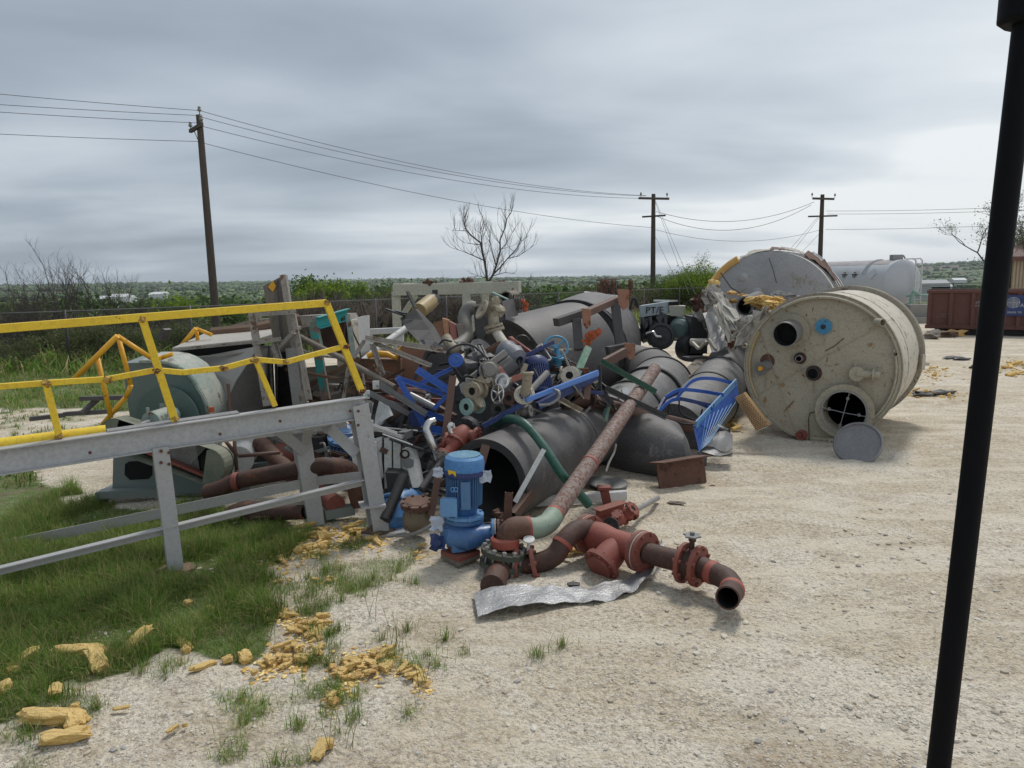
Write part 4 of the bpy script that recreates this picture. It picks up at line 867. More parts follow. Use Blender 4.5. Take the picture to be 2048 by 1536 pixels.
# crumpled rear handrails
for lab, segs, Y0 in (('crumpled orange-yellow handrail section peaked between the front posts', [((138, 768), (235, 672)), ((235, 672), (302, 716)), ((195, 716), (222, 836)), ((237, 676), (262, 770)), ((262, 770), (252, 795)), ((252, 794), (204, 850)), ((302, 716), (322, 716)), ((322, 716), (345, 708))], 8.1),
                      ('crumpled orange-yellow handrail piece peaking behind the grey box lid', [((362, 692), (392, 657)), ((392, 657), (424, 670)), ((393, 660), (396, 685))], 10.2)):
    T = Thing('broken_handrail', lab, 'handrail')
    for i, (a, b_) in enumerate(segs):
        m = MB(); m.tube([P(*a, Y0+.05*i), P(*b_, Y0+.05*i)], .026 if i else .03, 10); T.add('rail_tube', m, M_ora)
    T.done()
m = MB(); m.tube([P(735, 712, 10), P(752, 706, 10), P(775, 708, 10), P(792, 716, 10), P(802, 694, 10), P(798, 702, 10)], .04, 10); solo('bent_tube', 'bent orange-yellow tube arched over the brown planks', 'tube', m, M_ora)
T = Thing('steel_trestle', 'low dark steel frame lying in the grass behind the left handrail', 'steel frame')
for a, b_ in (((162, 797), (250, 795)), ((195, 798), (165, 826)), ((130, 828), (230, 822)), ((130, 830), (60, 838))):
    m = MB(); m.beam(P(*a, 12.5), P(*b_, 12.3), .09, .07); T.add('bar', m, M_darkst)
T.done()

# ---- blue-green blower
T = Thing('blower', 'large blue-green centrifugal blower on a skid behind the platform frame', 'blower')
Yb = 8.7; vx = V((-.03, .6, .04))
arc = [(317, 724), (337, 727), (355, 734), (375, 747), (388, 762), (396, 777), (406, 792), (413, 810), (417, 827), (417, 850), (408, 872)]
out = [(246, 735), (248, 726)]+arc+[(380, 890), (330, 890), (300, 870), (262, 842), (256, 815)]
m = MB(); poly = [P(x, y, Yb) for x, y in out]; m.slab(poly, vx); hs = T.add('housing', m, M_teal, bevel=.004)
aq = [P(x, y, Yb)+V((0, 0, .006)) for x, y in [(280, 724)]+arc]
m = MB(); m.sheet([[p+vx*(k/6)+V((.012, 0, .012)) for p in aq] for k in range(7)], .01); T.add('scroll_sheet', m, paint('grime streaked scroll', (.40, .40, .35), (.16, .26, .24), rust=.35, rcol=(.12, .11, .09), rough=.7, dirt=.6, dcol=(.5, .47, .4), scale=3.5, rscale=5), hs)
for e_ in (0, 1.0):
    m = MB()
    for p, q_ in zip(aq, aq[1:]): m.beam(p+vx*e_, q_+vx*e_, .03, .05, up=(0, 1, 0))
    T.add('rim_flange', m, M_tealw, hs)
nn = V((.12, .99, 0)).normalized()
c0 = P(340, 838, Yb)-nn*.03
m = MB(); m.lathe([(0, -.02), (.37, -.02), (.385, 0), (.40, .0), (.40, .03), (0, .03)], c0, -nn, 40); T.add('inlet_cover', m, M_teal, hs, bevel=.002)
m = MB(); m.box(c0-nn*.06+V((-.02, 0, .16)), (.06, .03, .09)); m.tube([c0-nn*.05+V((-.12, 0, .02)), c0-nn*.12+V((-.13, 0, .06)), c0-nn*.05+V((-.12, 0, .1))], .012, 8); m.beam(c0-nn*.05+V((.02, 0, -.06)), c0-nn*.05+V((.3, .1, -.06)), .03, .03); T.add('latch', m, M_tealw, hs)
m = MB(); cb_ = P(318, 838, 8.25); m.tube([cb_-nn*.16, cb_+nn*.25], .11, 16); m.box(cb_+V((0, 0, -.08)), (.46, .2, .1)); m.tube([cb_+V((-.12, 0, .05)), cb_+V((-.12, 0, .13))], .02, 8); m.tube([cb_+V((.12, 0, .05)), cb_+V((.12, 0, .13))], .02, 8); T.add('bearing_block', m, M_tealw)
m = MB(); m.tube([cb_-nn*.35, cb_+nn*.3], .035, 12); T.add('shaft', m, M_chrome)
# pedestal with hole
ped = [(226, 905), (300, 880), (420, 880), (455, 984), (300, 990), (224, 992)]
m = MB(); m.slab([P(x, y, 8.45) for x, y in ped], V((.03, .05, 0))); m.slab([P(x, y, 9.1) for x, y in [(240, 890), (430, 880), (470, 965), (250, 972)]], V((.03, .05, 0))); T.add('pedestal', m, M_teal, bevel=.003)
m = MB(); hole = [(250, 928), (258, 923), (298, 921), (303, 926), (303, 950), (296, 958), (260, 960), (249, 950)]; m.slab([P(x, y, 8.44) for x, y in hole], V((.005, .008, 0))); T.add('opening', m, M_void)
m = MB(); m.chan(G(200, 1008)+V((0, 0, .1)), P(500, 978, 8.7), .09, .13, .01, roll=R(-90)); m.beam(G(200, 1005)+V((0, 0, .06)), P(262, 962, 9.6), .09, .12); m.chan(P(255, 962, 9.7), P(560, 950, 9.6), .09, .13, .01); m.beam(P(470, 985, 8.7), P(520, 955, 9.6), .08, .1); T.add('skid', m, M_teal, bevel=.002)
m = MB(); m.beam(P(360, 985, 8.5), P(382, 958, 8.6), .02, .12); m.beam(P(382, 958, 8.6), P(420, 985, 8.65), .02, .1); T.add('skid_brace', m, M_teal)
# belt guard: long capsule shell
A, B = P(252, 864, 8.15), P(432, 925, 8.05); ax = (B-A).normalized(); sd = ax.cross(V((-.1, 1, 0))).normalized()
if sd.z < 0: sd = -sd
oc = []
ra, rb_ = .185, .20
for k in range(13): t_ = R(90+180*k/12); oc.append(A + ax*ra*math.cos(t_) + sd*ra*math.sin(t_))
for k in range(13): t_ = R(-90+180*k/12); oc.append(B + ax*rb_*math.cos(t_) + sd*rb_*math.sin(t_))
ctr = (A+B)/2; fw = V((-.06, -1, .05)).normalized()
m = MB(); n_ = len(oc)
oi = [p + (ctr-p).normalized()*.012 for p in oc]
vs = [p+fw*.0 for p in oc]+[p+fw*.22 for p in oc]+[p+fw*.0 for p in oi]+[p+fw*.22 for p in oi]
fs = []
for i in range(n_):
    j = (i+1) % n_; fs += [(i, j, n_+j, n_+i), (2*n_+i, 3*n_+i, 3*n_+j, 2*n_+j), (n_+i, n_+j, 3*n_+j, 3*n_+i), (i, 2*n_+i, 2*n_+j, j)]
m.add(vs, fs)
bg_ = T.add('belt_guard', m, M_olive)
m = MB(); e1 = [B + ax*rb_*math.cos(R(-90+180*k/12)) + sd*rb_*math.sin(R(-90+180*k/12)) + fw*.215 for k in range(13)]+[B-ax*.05+sd*.17+fw*.215]; m.slab(e1, -fw*.01); T.add('guard_end_plate', m, M_olive, bg_); m = MB()
e2 = [A + ax*ra*math.cos(R(90+180*k/12)) + sd*ra*math.sin(R(90+180*k/12)) + fw*.215 for k in range(13)]; m.slab(e2, -fw*.01); T.add('guard_end_plate', m, M_olive, bg_)
m = MB()
ms0, ms1 = A.lerp(B, .45), A.lerp(B, .80)
for k in range(-12, 13):
    for s in (1, -1):
        for (u, v_) in ((k*.03, s),):
            p0 = ms0+(ms1-ms0)*((k+12)/24); L0 = .145
            m.beam(p0-sd*L0-ax*s*.07+fw*.02, p0+sd*L0+ax*s*.07+fw*.02, .006, .006)
T.add('guard_mesh', m, M_steel, bg_)
m = MB(); m.beam(A.lerp(B, .25)-sd*.1+fw*.08, B-sd*.15+fw*.08, .09, .03, up=sd); T.add('drive_belt', m, M_oxide); m = MB(); m.slab([p-fw*.012 for p in oc], -fw*.01); T.add('guard_inner_dark', m, M_void, bg_)  # near-black plate at the back puts shade inside the guard
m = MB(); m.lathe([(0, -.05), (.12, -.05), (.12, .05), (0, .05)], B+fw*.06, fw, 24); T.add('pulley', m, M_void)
T.done()

# ---- grey transition duct behind the blower, its black box flange
T = Thing('transition_duct', 'big grey sheet-metal transition duct between blower and black box flange', 'duct')
M_dust = paint('dusty sheet metal lit tone', (0.38, 0.37, 0.35), (0.30, 0.29, 0.275), rough=.6, metal=.1, dirt=.5, dcol=(.42, .38, .33), scale=1.4, bump=.15, rust=.08, stretch=(1, 1, .3))  # top face: lit tone put into the colour, under the dirt
M_ductshade = paint('grimy sheet metal shade tone', (0.21, 0.205, 0.20), (0.15, 0.145, 0.14), rough=.6, metal=.1, dirt=.5, dcol=(.30, .27, .23), scale=1.4, bump=.2, rust=.15)  # side face: shade put into a darker copy of the sheet metal
m = MB(); m.slab([P(352, 727, 9.75), P(400, 713, 9.75), P(518, 692, 9.5), P(472, 762, 9.35), P(448, 815, 9.3), P(420, 790, 9.5)], V((.02, .05, -.02))); T.add('duct_top_face', m, M_dust, bevel=.003)
m = MB(); m.slab([P(519, 693, 9.49), P(541, 690, 9.9), P(548, 850, 9.9), P(450, 858, 9.3), P(449, 816, 9.29), P(473, 763, 9.34)], V((.01, .06, 0))); T.add('duct_side_face', m, M_ductshade, bevel=.003)
m = MB(); m.beam(P(541, 690, 9.85), P(549, 850, 9.85), .03, .07, up=(0, 1, 0)); T.add('duct_flange', m, M_steel)
T.done()
T = Thing('black_box_section', 'black square duct section standing open right of the grey duct', 'duct section')
m = MB(); bx0, bx1 = (545, 690), (600, 800)
for pl in ([(548, 702), (592, 694), (600, 838), (560, 850)],): m.slab([P(x, y, 9.9) for x, y in pl], V((.02, .03, 0)))
m.slab([P(548, 700, 9.3), P(552, 850, 9.3), P(562, 850, 10.2), P(556, 702, 10.2)], V((.01, 0, 0))); m.slab([P(600, 690, 9.4), P(606, 842, 9.4), P(600, 842, 10.3), P(594, 692, 10.3)], V((.01, 0, 0)))
T.add('side_wall', m, M_blackm)
m = MB(); m.beam(P(582, 696, 9.3), P(600, 838, 9.3), .14, .02); T.add('inner_baffle', m, M_steel); T.done()
# slatted top box
T = Thing('flat_duct_box', 'long flat grey duct box with dark open side lying behind the blower', 'duct box')
lid = [P(345, 700, 9.6), P(505, 684, 9.6), P(600, 655, 11.2), P(415, 668, 11.4)]
m = MB(); m.slab(lid, V((0, 0, .03))); T.add('lid', m, paint('pale dusty lid', (.46, .44, .40), (.36, .34, .31), rough=.7, dirt=.5, rust=.15), bevel=.004)
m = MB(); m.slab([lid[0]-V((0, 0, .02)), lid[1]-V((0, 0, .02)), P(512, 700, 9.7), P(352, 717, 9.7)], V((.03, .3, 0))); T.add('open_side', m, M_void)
m = MB(); m.beam(lid[0], lid[1], .05, .035); m.beam(P(345, 719, 9.55), P(515, 703, 9.55), .04, .02); m.beam(lid[1], lid[2], .04, .05); T.add('lip', m, M_weather); T.done()
m = MB(); m.slab([P(312, 675, 10.4), P(325, 657, 10.4), P(330, 660, 10.4), P(322, 680, 10.4)], V((.05, .1, 0))); solo('metal_scrap', 'small dark torn sheet corner sticking up beside the peaked handrail', 'scrap', m, M_darkst)
m = MB(); m.tube([P(425, 668, 11), P(500, 662, 11), P(600, 640, 11.3)], .1, 10); solo('timber_log', 'thick brown weathered beam resting across the grey box lid', 'timber', m, M_woodb)
m = MB(); m.slab([P(425, 660, 11.6), P(500, 640, 11.6), P(600, 632, 11.8), P(690, 628, 12), P(700, 650, 12), P(600, 655, 11.8), P(430, 672, 11.6)], V((.1, .4, 0))); solo('stained_sheeting', 'long stained grey panel behind the upright column', 'panel', m, M_weather)

# ---- weathered upright column
T = Thing('upright_column', 'tall weathered box column standing above the duct with torn yellow-marked top', 'column')
m = MB(); m.slab([P(526, 572, 9.6), P(562, 553, 9.6), P(570, 590, 9.6), P(580, 660, 9.6), P(590, 700, 9.6), P(554, 706, 9.6), P(548, 690, 9.6), P(532, 605, 9.6)], V((.02, .12, 0))); T.add('web_plate', m, M_wood, bevel=.003)
m = MB(); m.beam(P(567, 550, 9.5), P(612, 830, 9.3), .075, .09, up=(0, 1, 0)); T.add('flange', m, M_weather, bevel=.003)
m = MB(); m.beam(P(556, 560, 9.52), P(562, 660, 9.5), .03, .03, up=(0, 1, 0)); m.beam(P(562, 640, 9.5), P(565, 690, 9.5), .03, .03, up=(0, 1, 0)); T.add('stiffener', m, M_darkst)
m = MB(); m.slab([P(536, 574, 9.58), P(545, 562, 9.58), P(552, 572, 9.58), P(546, 584, 9.58)], V((0, .01, 0))); T.add('yellow_mark', m, M_ora); T.done()
T = Thing('weathered_frame', 'weathered ladder-like steel frame leaning on the duct left of the column', 'frame')
for a, b_, w_ in (((503, 632), (533, 812), .085), ((500, 634), (590, 628), .07), ((508, 690), (560, 682), .07), ((560, 700), (590, 668), .05), ((547, 690), (560, 733), .07), ((582, 612), (618, 800), .06)):
    m = MB(); m.chan(P(*a, 9.25), P(*b_, 9.15), w_, .05, .01); T.add('rail' if w_ > .08 else 'rung', m, M_weather)
T.done()
m = MB(); m.tube([P(596, 672, 9.6), P(690, 720, 9.1), P(790, 775, 8.6)], .036, 10); solo('grey_pole', 'long weathered grey pole slanting down right past the yellow rail end', 'pole', m, M_wood)
m = MB(); m.tube([P(598, 698, 9.4), P(640, 712, 9.4), P(690, 716, 9.4), P(725, 745, 9.2), P(733, 800, 9.1)], .016, 8); solo('curved_tube', 'thin grey tube curving down behind the yellow rail end', 'tube', m, M_weather)
# teal posts and beam
m = MB(); m.beam(P(628, 655, 10), P(652, 800, 9.6), .11, .08, up=(0, 1, 0)); solo('teal_post', 'rusty post with patches of teal paint', 'post', m, paint('teal patches', (.02, .27, .24), (.03, .22, .2), rust=.78, rcol=(.12, .085, .07), rscale=3, rough=.7))
m = MB(); m.beam(P(628, 645, 10.4), P(640, 700, 10.2), .1, .07, up=(0, 1, 0)); solo('grey_green_post', 'short grey-green upright under the teal beam end', 'post', m, M_olive)
T = Thing('teal_beam', 'bright teal channel beam bracketed onto a grey-green leg behind the yellow rail', 'beam')
m = MB(); m.chan(P(632, 646, 10), P(694, 628, 10.6), .16, .07, .012, roll=R(90)); T.add('channel', m, paint('bright teal', (.02, .30, .29), (.03, .34, .33), rust=.08, rough=.5))
m = MB(); m.angle(P(690, 630, 10.5), P(704, 722, 10.2), .07, .07, .012, up=(0, 1, 0)); T.add('leg', m, M_tealw); T.done()
m = MB(); m.box(P(665, 670, 10.6), (.38, .3, .5)); solo('rusty_cabinet', 'dark rusty open cabinet below the teal beam', 'cabinet', m, M_rustdk, bevel=.01)
T = Thing('white_cabinet', 'dented white metal cabinet with open door right of the teal leg', 'cabinet')
m = MB(); m.slab([P(668, 645, 11), P(702, 640, 10.6), P(708, 735, 10.5), P(675, 735, 10.9)], V((.05, .25, 0))); T.add('door', m, M_tanks, bevel=.005)
m = MB(); m.slab([P(700, 640, 10.8), P(724, 632, 11.2), P(726, 705, 11.2), P(706, 718, 10.8)], V((.05, .35, 0))); T.add('side_panel', m, M_white, bevel=.005)
m = MB(); m.tube([P(699, 640, 10.5), P(706, 665, 10.4), P(718, 690, 10.4), P(722, 720, 10.3)], .012, 6); T.add('cable', m, M_black); T.done()

# ---- cream frame behind
T = Thing('cream_frame', 'tall cream painted steel frame standing behind the heap', 'steel frame')
m = MB(); m.beam(P(790, 580, 15), P(1040, 574, 14.4), .24, .22); T.add('top_beam', m, M_cream, bevel=.006)
m = MB(); m.beam(P(796, 574, 15), P(820, 573, 17.5), .2, .16); m.beam(P(820, 573.5, 17.5), P(1010, 568, 17.2), .16, .14); m.beam(P(930, 576, 14.7), P(975, 571, 17.2), .16, .14); T.add('rear_beam', m, M_cream, bevel=.006)
for px, Y in ((800, 15), (938, 14.6), (974, 17.2)):
    c = GY(px, Y, 0); m = MB(); m.beam(V((c.x, Y, 0)), V((c.x, Y, P(px, 583, Y).z)), .16, .15, up=(0, 1, 0)); T.add('leg', m, M_cream, bevel=.005)
m = MB(); m.beam(P(832, 590, 15.2), P(800, 640, 15.1), .1, .1); T.add('knee_brace', m, M_cream)
m = MB(); m.beam(P(942, 600, 14.3), P(948, 690, 14.2), .07, .07, up=(0, 1, 0)); T.add('hanger', m, M_cream)
for px, k in ((862, 0), (935, 1), (999, 2)):
    m = MB(); c = P(px, 569, 14.8); 
    for j in range(5): m.blob(c+V((random.uniform(-.14, .14), random.uniform(-.1, .1), random.uniform(.0, .1))), .055, px+j, .3, 1)
    m.flange(c+V((0, 0, .05)), (0, 0, 1), .13, 0, .03, 6); T.add('rusty_fitting', m, M_rust)
T.done()
m = MB()
for a, b_ in (((725, 664), (808, 660)), ((738, 668), (740, 705)), ((800, 662), (800, 700))): m.beam(P(*a, 13.2), P(*b_, 13.2), .13, .1, up=(0, 1, 0) if abs(a[0]-b_[0]) < 10 else (0, 0, 1))
solo('white_trestle', 'low white trestle frame behind the truss bars', 'trestle', m, M_white, bevel=.005)
m = MB(); m.tube([P(700, 745, 10.6), P(765, 690, 11.2), P(835, 640, 12.2)], .055, 12); solo('white_pipe', 'straight whitish pipe rising right behind the truss bars', 'pipe', m, M_white)

# ---- big dark pipes -------------------------------------------------
def ringband(mb, p, d, r, w=.03, h=.012):
    mb.lathe([(r-.01, -w), (r+h, -w), (r+h, w), (r-.01, w)], p, d, 48)
# front open pipe
T = Thing('insulated_pipe', 'thick-walled dark grey pipe section with open end facing the blue pump', 'large pipe')
a, b_ = P(975, 966, 7.35), P(1128, 888, 8.95)
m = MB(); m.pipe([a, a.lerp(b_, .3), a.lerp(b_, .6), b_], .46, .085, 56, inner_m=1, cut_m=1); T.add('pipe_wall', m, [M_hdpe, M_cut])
m = MB(); ringband(m, b_+(b_-a).normalized()*.01, b_-a, .452, .012, .012); T.add('seam', m, M_cut); T.done()
a2 = b_+(b_-a).normalized()*.03; m = MB(); m.pipe([a2, a2+(b_-a).normalized()*.75], .44, .085, 48, inner_m=1, cut_m=1)
solo('pipe_stub', 'shaded dark pipe stub directly behind the front open pipe', 'large pipe', m, [M_hdpe, M_cut])
# crushed-end pipe at centre right
m = MB(); c0, c1, c2, c3 = P(1190, 868, 10.2), P(1290, 893, 9.6), P(1335, 903, 9.35), P(1388, 915, 9.1)
ringsv = []; n_ = 48
for c, d_, r1, r2, rot in ((c0, (c1-c0), .44, .44, 0), (c1, (c1-c0), .44, .44, 0), (c2, (c3-c1), .43, .40, 0), (c3+V((-.06, 0, -.02)), V((1, -.5, .25)), .15, .30, .2), (c3+V((-.02, 0, -.05)), V((1, -.5, .25)), .05, .16, .2)):
    x, y, d = basis(d_); ringsv.append([c + (x*math.cos(2*math.pi*k/n_)*r1 + y*math.sin(2*math.pi*k/n_)*r2) for k in range(n_)])
vs = [p for r_2 in ringsv for p in r_2]; fs = [(i*n_+k, i*n_+(k+1) % n_, (i+1)*n_+(k+1) % n_, (i+1)*n_+k) for i in range(4) for k in range(n_)]
m.add(vs, fs, True); m.add(ringsv[4], [tuple(range(n_))])
solo('crushed_pipe', 'dark grey pipe section with crushed pinched end beside the rusty steel beam piece', 'large pipe', m, M_hdpe)
m = MB(); m.tube([P(1386, 925, 9.0), P(1402, 915, 9.0)], .07, 10); m.blob(P(1398, 922, 9.05), .09, 4, .4, 1); solo('torn_rubber', 'torn black rubber scrap at the crushed pipe tip', 'rubber scrap', m, M_black)
# segmented elbow pipe
T = Thing('segmented_pipe', 'long dark grey segmented elbow pipe curving round behind the long rusty pipe', 'large pipe')
path = [P(1120, 728, 15.0), P(1240, 742, 14.5), P(1300, 755, 13.8), P(1322, 775, 13.0), P(1300, 800, 12.0), P(1262, 830, 11.2), P(1215, 862, 10.5)]
m = MB(); m.tube(path[:3], .55, 48); m.tube([path[2], path[3]], [.55, .555], 48); sA = T.add('segment', m, M_hdpe)
m = MB(); m.tube([path[3], path[4]], .55, 48); T.add('segment', m, M_hdpe2)
m = MB(); m.tube([path[4], path[5], path[6]], .53, 48); T.add('segment', m, M_hdpe2)
for i in (2, 3, 4, 5):
    m = MB(); ringband(m, path[i], (path[i+1]-path[i-1]), .55 if i < 5 else .53, .035, .02); T.add('joint_band', m, M_black)
T.done()
# right pipe beside the tank
T = Thing('segmented_pipe', 'dark grey segmented pipe lying beside the beige tank under the blue ladder', 'large pipe')
path = [P(1520, 640, 17), P(1478, 705, 15.4), P(1440, 765, 13.8), P(1418, 800, 12.6), P(1346, 872, 10.6)]
for i in range(4):
    m = MB(); m.tube([path[i], path[i+1]], .49 if i > 1 else .46, 48); T.add('segment', m, M_hdpe2 if i > 1 else M_hdpe)
    if i: m = MB(); ringband(m, path[i], path[i+1]-path[i-1], .485, .03, .02); T.add('joint_band', m, M_black)
T.done()
# big rear pipe
T = Thing('insulated_pipe', 'huge dark grey capped pipe lying highest behind the valves', 'large pipe')
a, b_, c = P(1010, 752, 12.3), P(1150, 708, 13.7), P(1184, 682, 15.6); d = (b_-a).normalized()
m = MB(); m.pipe([a, b_], .97, .07, 64, inner_m=1, cut_m=1); T.add('pipe_wall', m, [M_hdpe, M_cut])
m = MB(); m.lathe([(0, 0), (.92, 0), (.92, .03), (0, .03)], a+d*.12, d, 64); T.add('end_disc', m, M_cut)
m = MB(); m.tube([b_, b_.lerp(c, .5), c, c+(c-b_)*.4], [1.0, 1.03, 1.03, .9], 64); T.add('pipe_wall', m, M_hdpe)
m = MB(); ringband(m, b_, c-a, .985, .04, .03); T.add('joint_band', m, M_black); T.done()

# ---- beige tank
fc, bc = P(1638, 746, 10.9), P(1704, 706, 13.2); ax = (bc-fc).normalized(); fc.z = 1.10; ax.z = 0.0; ax.normalize(); bc = fc+ax*2.55
TR = 1.10
T = Thing('beige_tank', 'large round beige tank lying on its side with manhole and nozzles facing the yard', 'tank')
x_, y_, d_ = basis(ax)      # x_ right seen from camera, y_ up
def FT(px, py, off=0.0):
    o = V((0, 0, CAMH)); r0 = ray(px, py); return o + r0*(((fc-ax*off-o).dot(ax))/r0.dot(ax))
m = MB(); n_ = 96
m.lathe([(TR-.015, .0), (TR, .0), (TR, 2.5)], fc, ax, n_); m.lathe([(TR, 2.5), (0, 2.5)], fc, ax, n_); T.add('shell', m, M_tanks)
# end plate with real holes
holes = [(1690, 822, 39, 'm')]
mh = FT(1690, 822); rmh = .30
def plate(fc, Rr, hc, hr, off):
    N1 = 96; out = [fc + (x_*math.cos(2*math.pi*k/N1)+y_*math.sin(2*math.pi*k/N1))*Rr for k in range(N1)]
    inn = []
    for p in out:
        dd = (p-hc).normalized(); inn.append(hc+dd*hr)
    return out, inn
out, inn = plate(fc, TR-.05, mh, rmh, 0); N1 = 96
m = MB()
rg = [[inn[k].lerp(out[k], j/10)+ax*.05 for k in range(N1)] for j in range(11)]
m.add([p for r_2 in rg for p in r_2], [(j*N1+k, j*N1+(k+1) % N1, (j+1)*N1+(k+1) % N1, (j+1)*N1+k) for j in range(10) for k in range(N1)], False)
m.lathe([(rmh, .05-.09), (rmh, .3)], mh, ax, 48)
T.add('end_plate', m, M_tank)
m = MB(); m.lathe([(TR-.05, .06), (TR-.05, 0), (TR+.012, 0), (TR+.012, .09), (TR, .09)], fc, ax, n_); T.add('front_rim', m, M_tank)
m = MB(); m.lathe([(TR-.01, 2.30), (TR+.07, 2.30), (TR+.07, 2.36), (TR-.01, 2.36)], fc, ax, n_); m.lathe([(TR-.01, 2.44), (TR+.07, 2.44), (TR+.07, 2.55), (TR-.01, 2.55)], fc, ax, n_); m.lathe([(TR+.03, 2.34), (TR+.03, 2.46)], fc, ax, n_); T.add('rear_rim', m, M_rim)
m = MB(); m.lathe([(1.085, .75), (1.108, .75), (1.108, .78), (1.085, .78)], fc, ax, n_); T.add('seam', m, M_tanks)
# pipe running round the rim and hoops
m = MB(); pts = [fc + (x_*math.cos(R(a))+y_*math.sin(R(a)))*(TR-.055) - ax*.03 for a in range(42, 125, 5)]; m.tube(pts, .022, 8); e = pts[0]; m.pipe([e-ax*.0-x_*.05, e-ax*.10+x_*.06], .055, .008, 20); T.add('rim_tube', m, M_tank)
m = MB(); pts = [fc + (x_*math.cos(R(a))+y_*math.sin(R(a)))*(TR-.07) - ax*.0 for a in range(150, 215, 5)]; m.tube(pts, .018, 8); T.add('yellowed_tube', m, paint('yellowed rim tube', (.5, .33, .10), (.42, .36, .22), rust=.3, rough=.6))
m = MB(); pts = [fc + (x_*math.cos(R(a))+y_*math.sin(R(a)))*(TR-.075) for a in range(-42, 22, 5)]; m.tube(pts, .018, 8); T.add('yellowed_tube', m, M_tank)
rnd = random.Random(44)
def stain(px, py, w_, h_, mt, nm='rust_stain', n=14, slant=0):
    m = MB(); c = FT(px, py, -.035); pts = []
    for k in range(n): a_ = 2*math.pi*k/n; r_ = rnd.uniform(.55, 1.15); pts.append(c+x_*(math.cos(a_)*w_*r_+math.sin(a_)*h_*slant)+y_*math.sin(a_)*h_*r_)
    m.slab(pts, -ax*.002); T.add(nm, m, mt)
M_stain = paint('orange rust stain', (.30, .17, .075), (.36, .24, .13), rust=.5, rcol=(.18, .085, .04), rough=.8, rscale=26, scale=12)
for (px, py, w_, h_, sl_) in ((1578, 812, .02, .12, .6), (1530, 800, .03, .05, 0), (1545, 640, .02, .03, 0), (1610, 700, .015, .02, 0), (1740, 690, .04, .025, 0), (1565, 770, .05, .03, .5)): stain(px, py, w_, h_, M_stain, slant=sl_)
for (px, py, h_) in ((1584, 716, .10), (1648, 684, .07), (1601, 738, .07), (1628, 775, .09), (1716, 775, .09), (1532, 765, .10), (1686, 890, .03)): stain(px, py, .012, h_, M_rim, 'dirt_run')
m = MB(); m.beam(FT(1496, 800, -.04), FT(1780, 640, -.04), .006, .004); m.beam(FT(1512, 640, -.04), FT(1600, 890, -.04), .006, .004); T.add('weld_seam', m, M_tank)
for k in range(11):
    a_ = rnd.uniform(0, 6.28); m = MB(); r_ = rnd.uniform(.2, .95); c = fc+ax*.046+(x_*math.cos(a_)+y_*math.sin(a_))*r_; d_2 = x_*rnd.uniform(-1, 1)+y_*rnd.uniform(-1, 1); ln = rnd.uniform(.02, .07); m.beam(c, c+d_2*ln, .008, .004); T.add('rust_scratch', m, M_rust)
# manhole
m = MB(); m.flange(mh-ax*.055, ax, .405, rmh, .04, 16, .017); mf = T.add('manhole_flange', m, M_tank)
m = MB(); m.lathe([(rmh-.005, -.1), (rmh+.02, -.1), (rmh+.02, .03)], mh, ax, 48); T.add('manhole_neck', m, M_steel, mf)
m = MB()
for aa in (R(78), R(-8)):
    p0 = mh-ax*.09+(x_*math.cos(aa)+y_*math.sin(aa))*rmh; p1 = mh-ax*.09-(x_*math.cos(aa)+y_*math.sin(aa))*rmh
    mid = (p0+p1)/2+V((0, 0, -.012)); m.tube([p0, mid, p1], .006, 6)
    for k in (.16, .84): q = p0.lerp(p1, k); m.wheel(q, ax, .018, .006, 0, .001, 12)
T.add('chain', m, M_steel, mf)
m = MB(); m.lathe([(0, 2.44), (TR-.02, 2.44)], fc, ax, 48); m.lathe([(TR-.03, .3), (TR-.03, 2.4)], fc, ax, 48); T.add('tank_inner_dark', m, M_void)  # darkness inside the tank put in as near-black surfaces
# big nozzle (upper left), with its flange
def nozzle(px, py, r, ln, mat, name='nozzle', flr=None, nb=12, t=.012, tilt=V((0, 0, 0)), fmat=None, hole=True):
    c = FT(px, py, -.05); dd = (-ax+tilt).normalized(); m = MB(); m.pipe([c-dd*.02, c+dd*ln], r, t, 32, inner_m=1, cut_m=0); m.m = 1; m.lathe([(0, 0), (r-t*.8, 0)], c+dd*(ln*.25), dd, 24); m.m = 0
    i = T.add(name, m, [mat, M_void])
    if flr: m = MB(); m.flange(c+dd*.03, dd, flr, r*.9, .025, nb, flr*.05); T.add('nozzle_flange', m, fmat or mat, i)
    return c, dd, i
nozzle(1584, 662, .185, .30, M_steel, flr=.27, nb=16, tilt=V((-.12, 0, -.12)), fmat=M_tank)
m = MB(); c = FT(1567, 678, .17); m.lathe([(0, 0), (.13, 0), (.13, .02), (0, .02)], c, ax, 24); 
m = MB(); c = FT(1648, 653, -.04); m.flange(c-ax*.02, ax, .115, .028, .03, 8, .013); i = T.add('blue_flange', m, M_bluev); m = MB(); m.pipe([c, c-ax*.07], .035, .008, 16); T.add('stub', m, M_blued, i)
c, dd, i = nozzle(1601, 716, .05, .12, M_steel, flr=None, t=.01); m = MB(); m.flange(c-ax*.02, ax, .088, .05, .02, 4, .014); T.add('collar', m, M_rustdk, i)
c, dd, i = nozzle(1628, 746, .085, .10, M_blackm, flr=None, t=.01); m = MB(); m.flange(c-ax*.015, ax, .115, .08, .025, 4, .016); T.add('collar', m, M_rustdk, i)
m = MB(); c = FT(1535, 722, -.045); m.lathe([(0, 0), (.11, 0)], c-ax*.004, ax, 32); T.add('rusty_recess', m, M_rust)
m = MB(); c = FT(1528, 733, .0); m.tube([c+ax*.05+V((.05, 0, .02)), c-ax*.06+V((-.03, 0, -.02))], .085, 28); m.flange(c-ax*.06+V((-.03, 0, -.02)), ax+V((.25, 0, .15)), .10, .045, .02, 12, .006); m.tube([c+V((-.13, 0, -.16)), c+V((.03, 0, -.10))], .012, 6); i = T.add('sample_valve', m, M_steel)
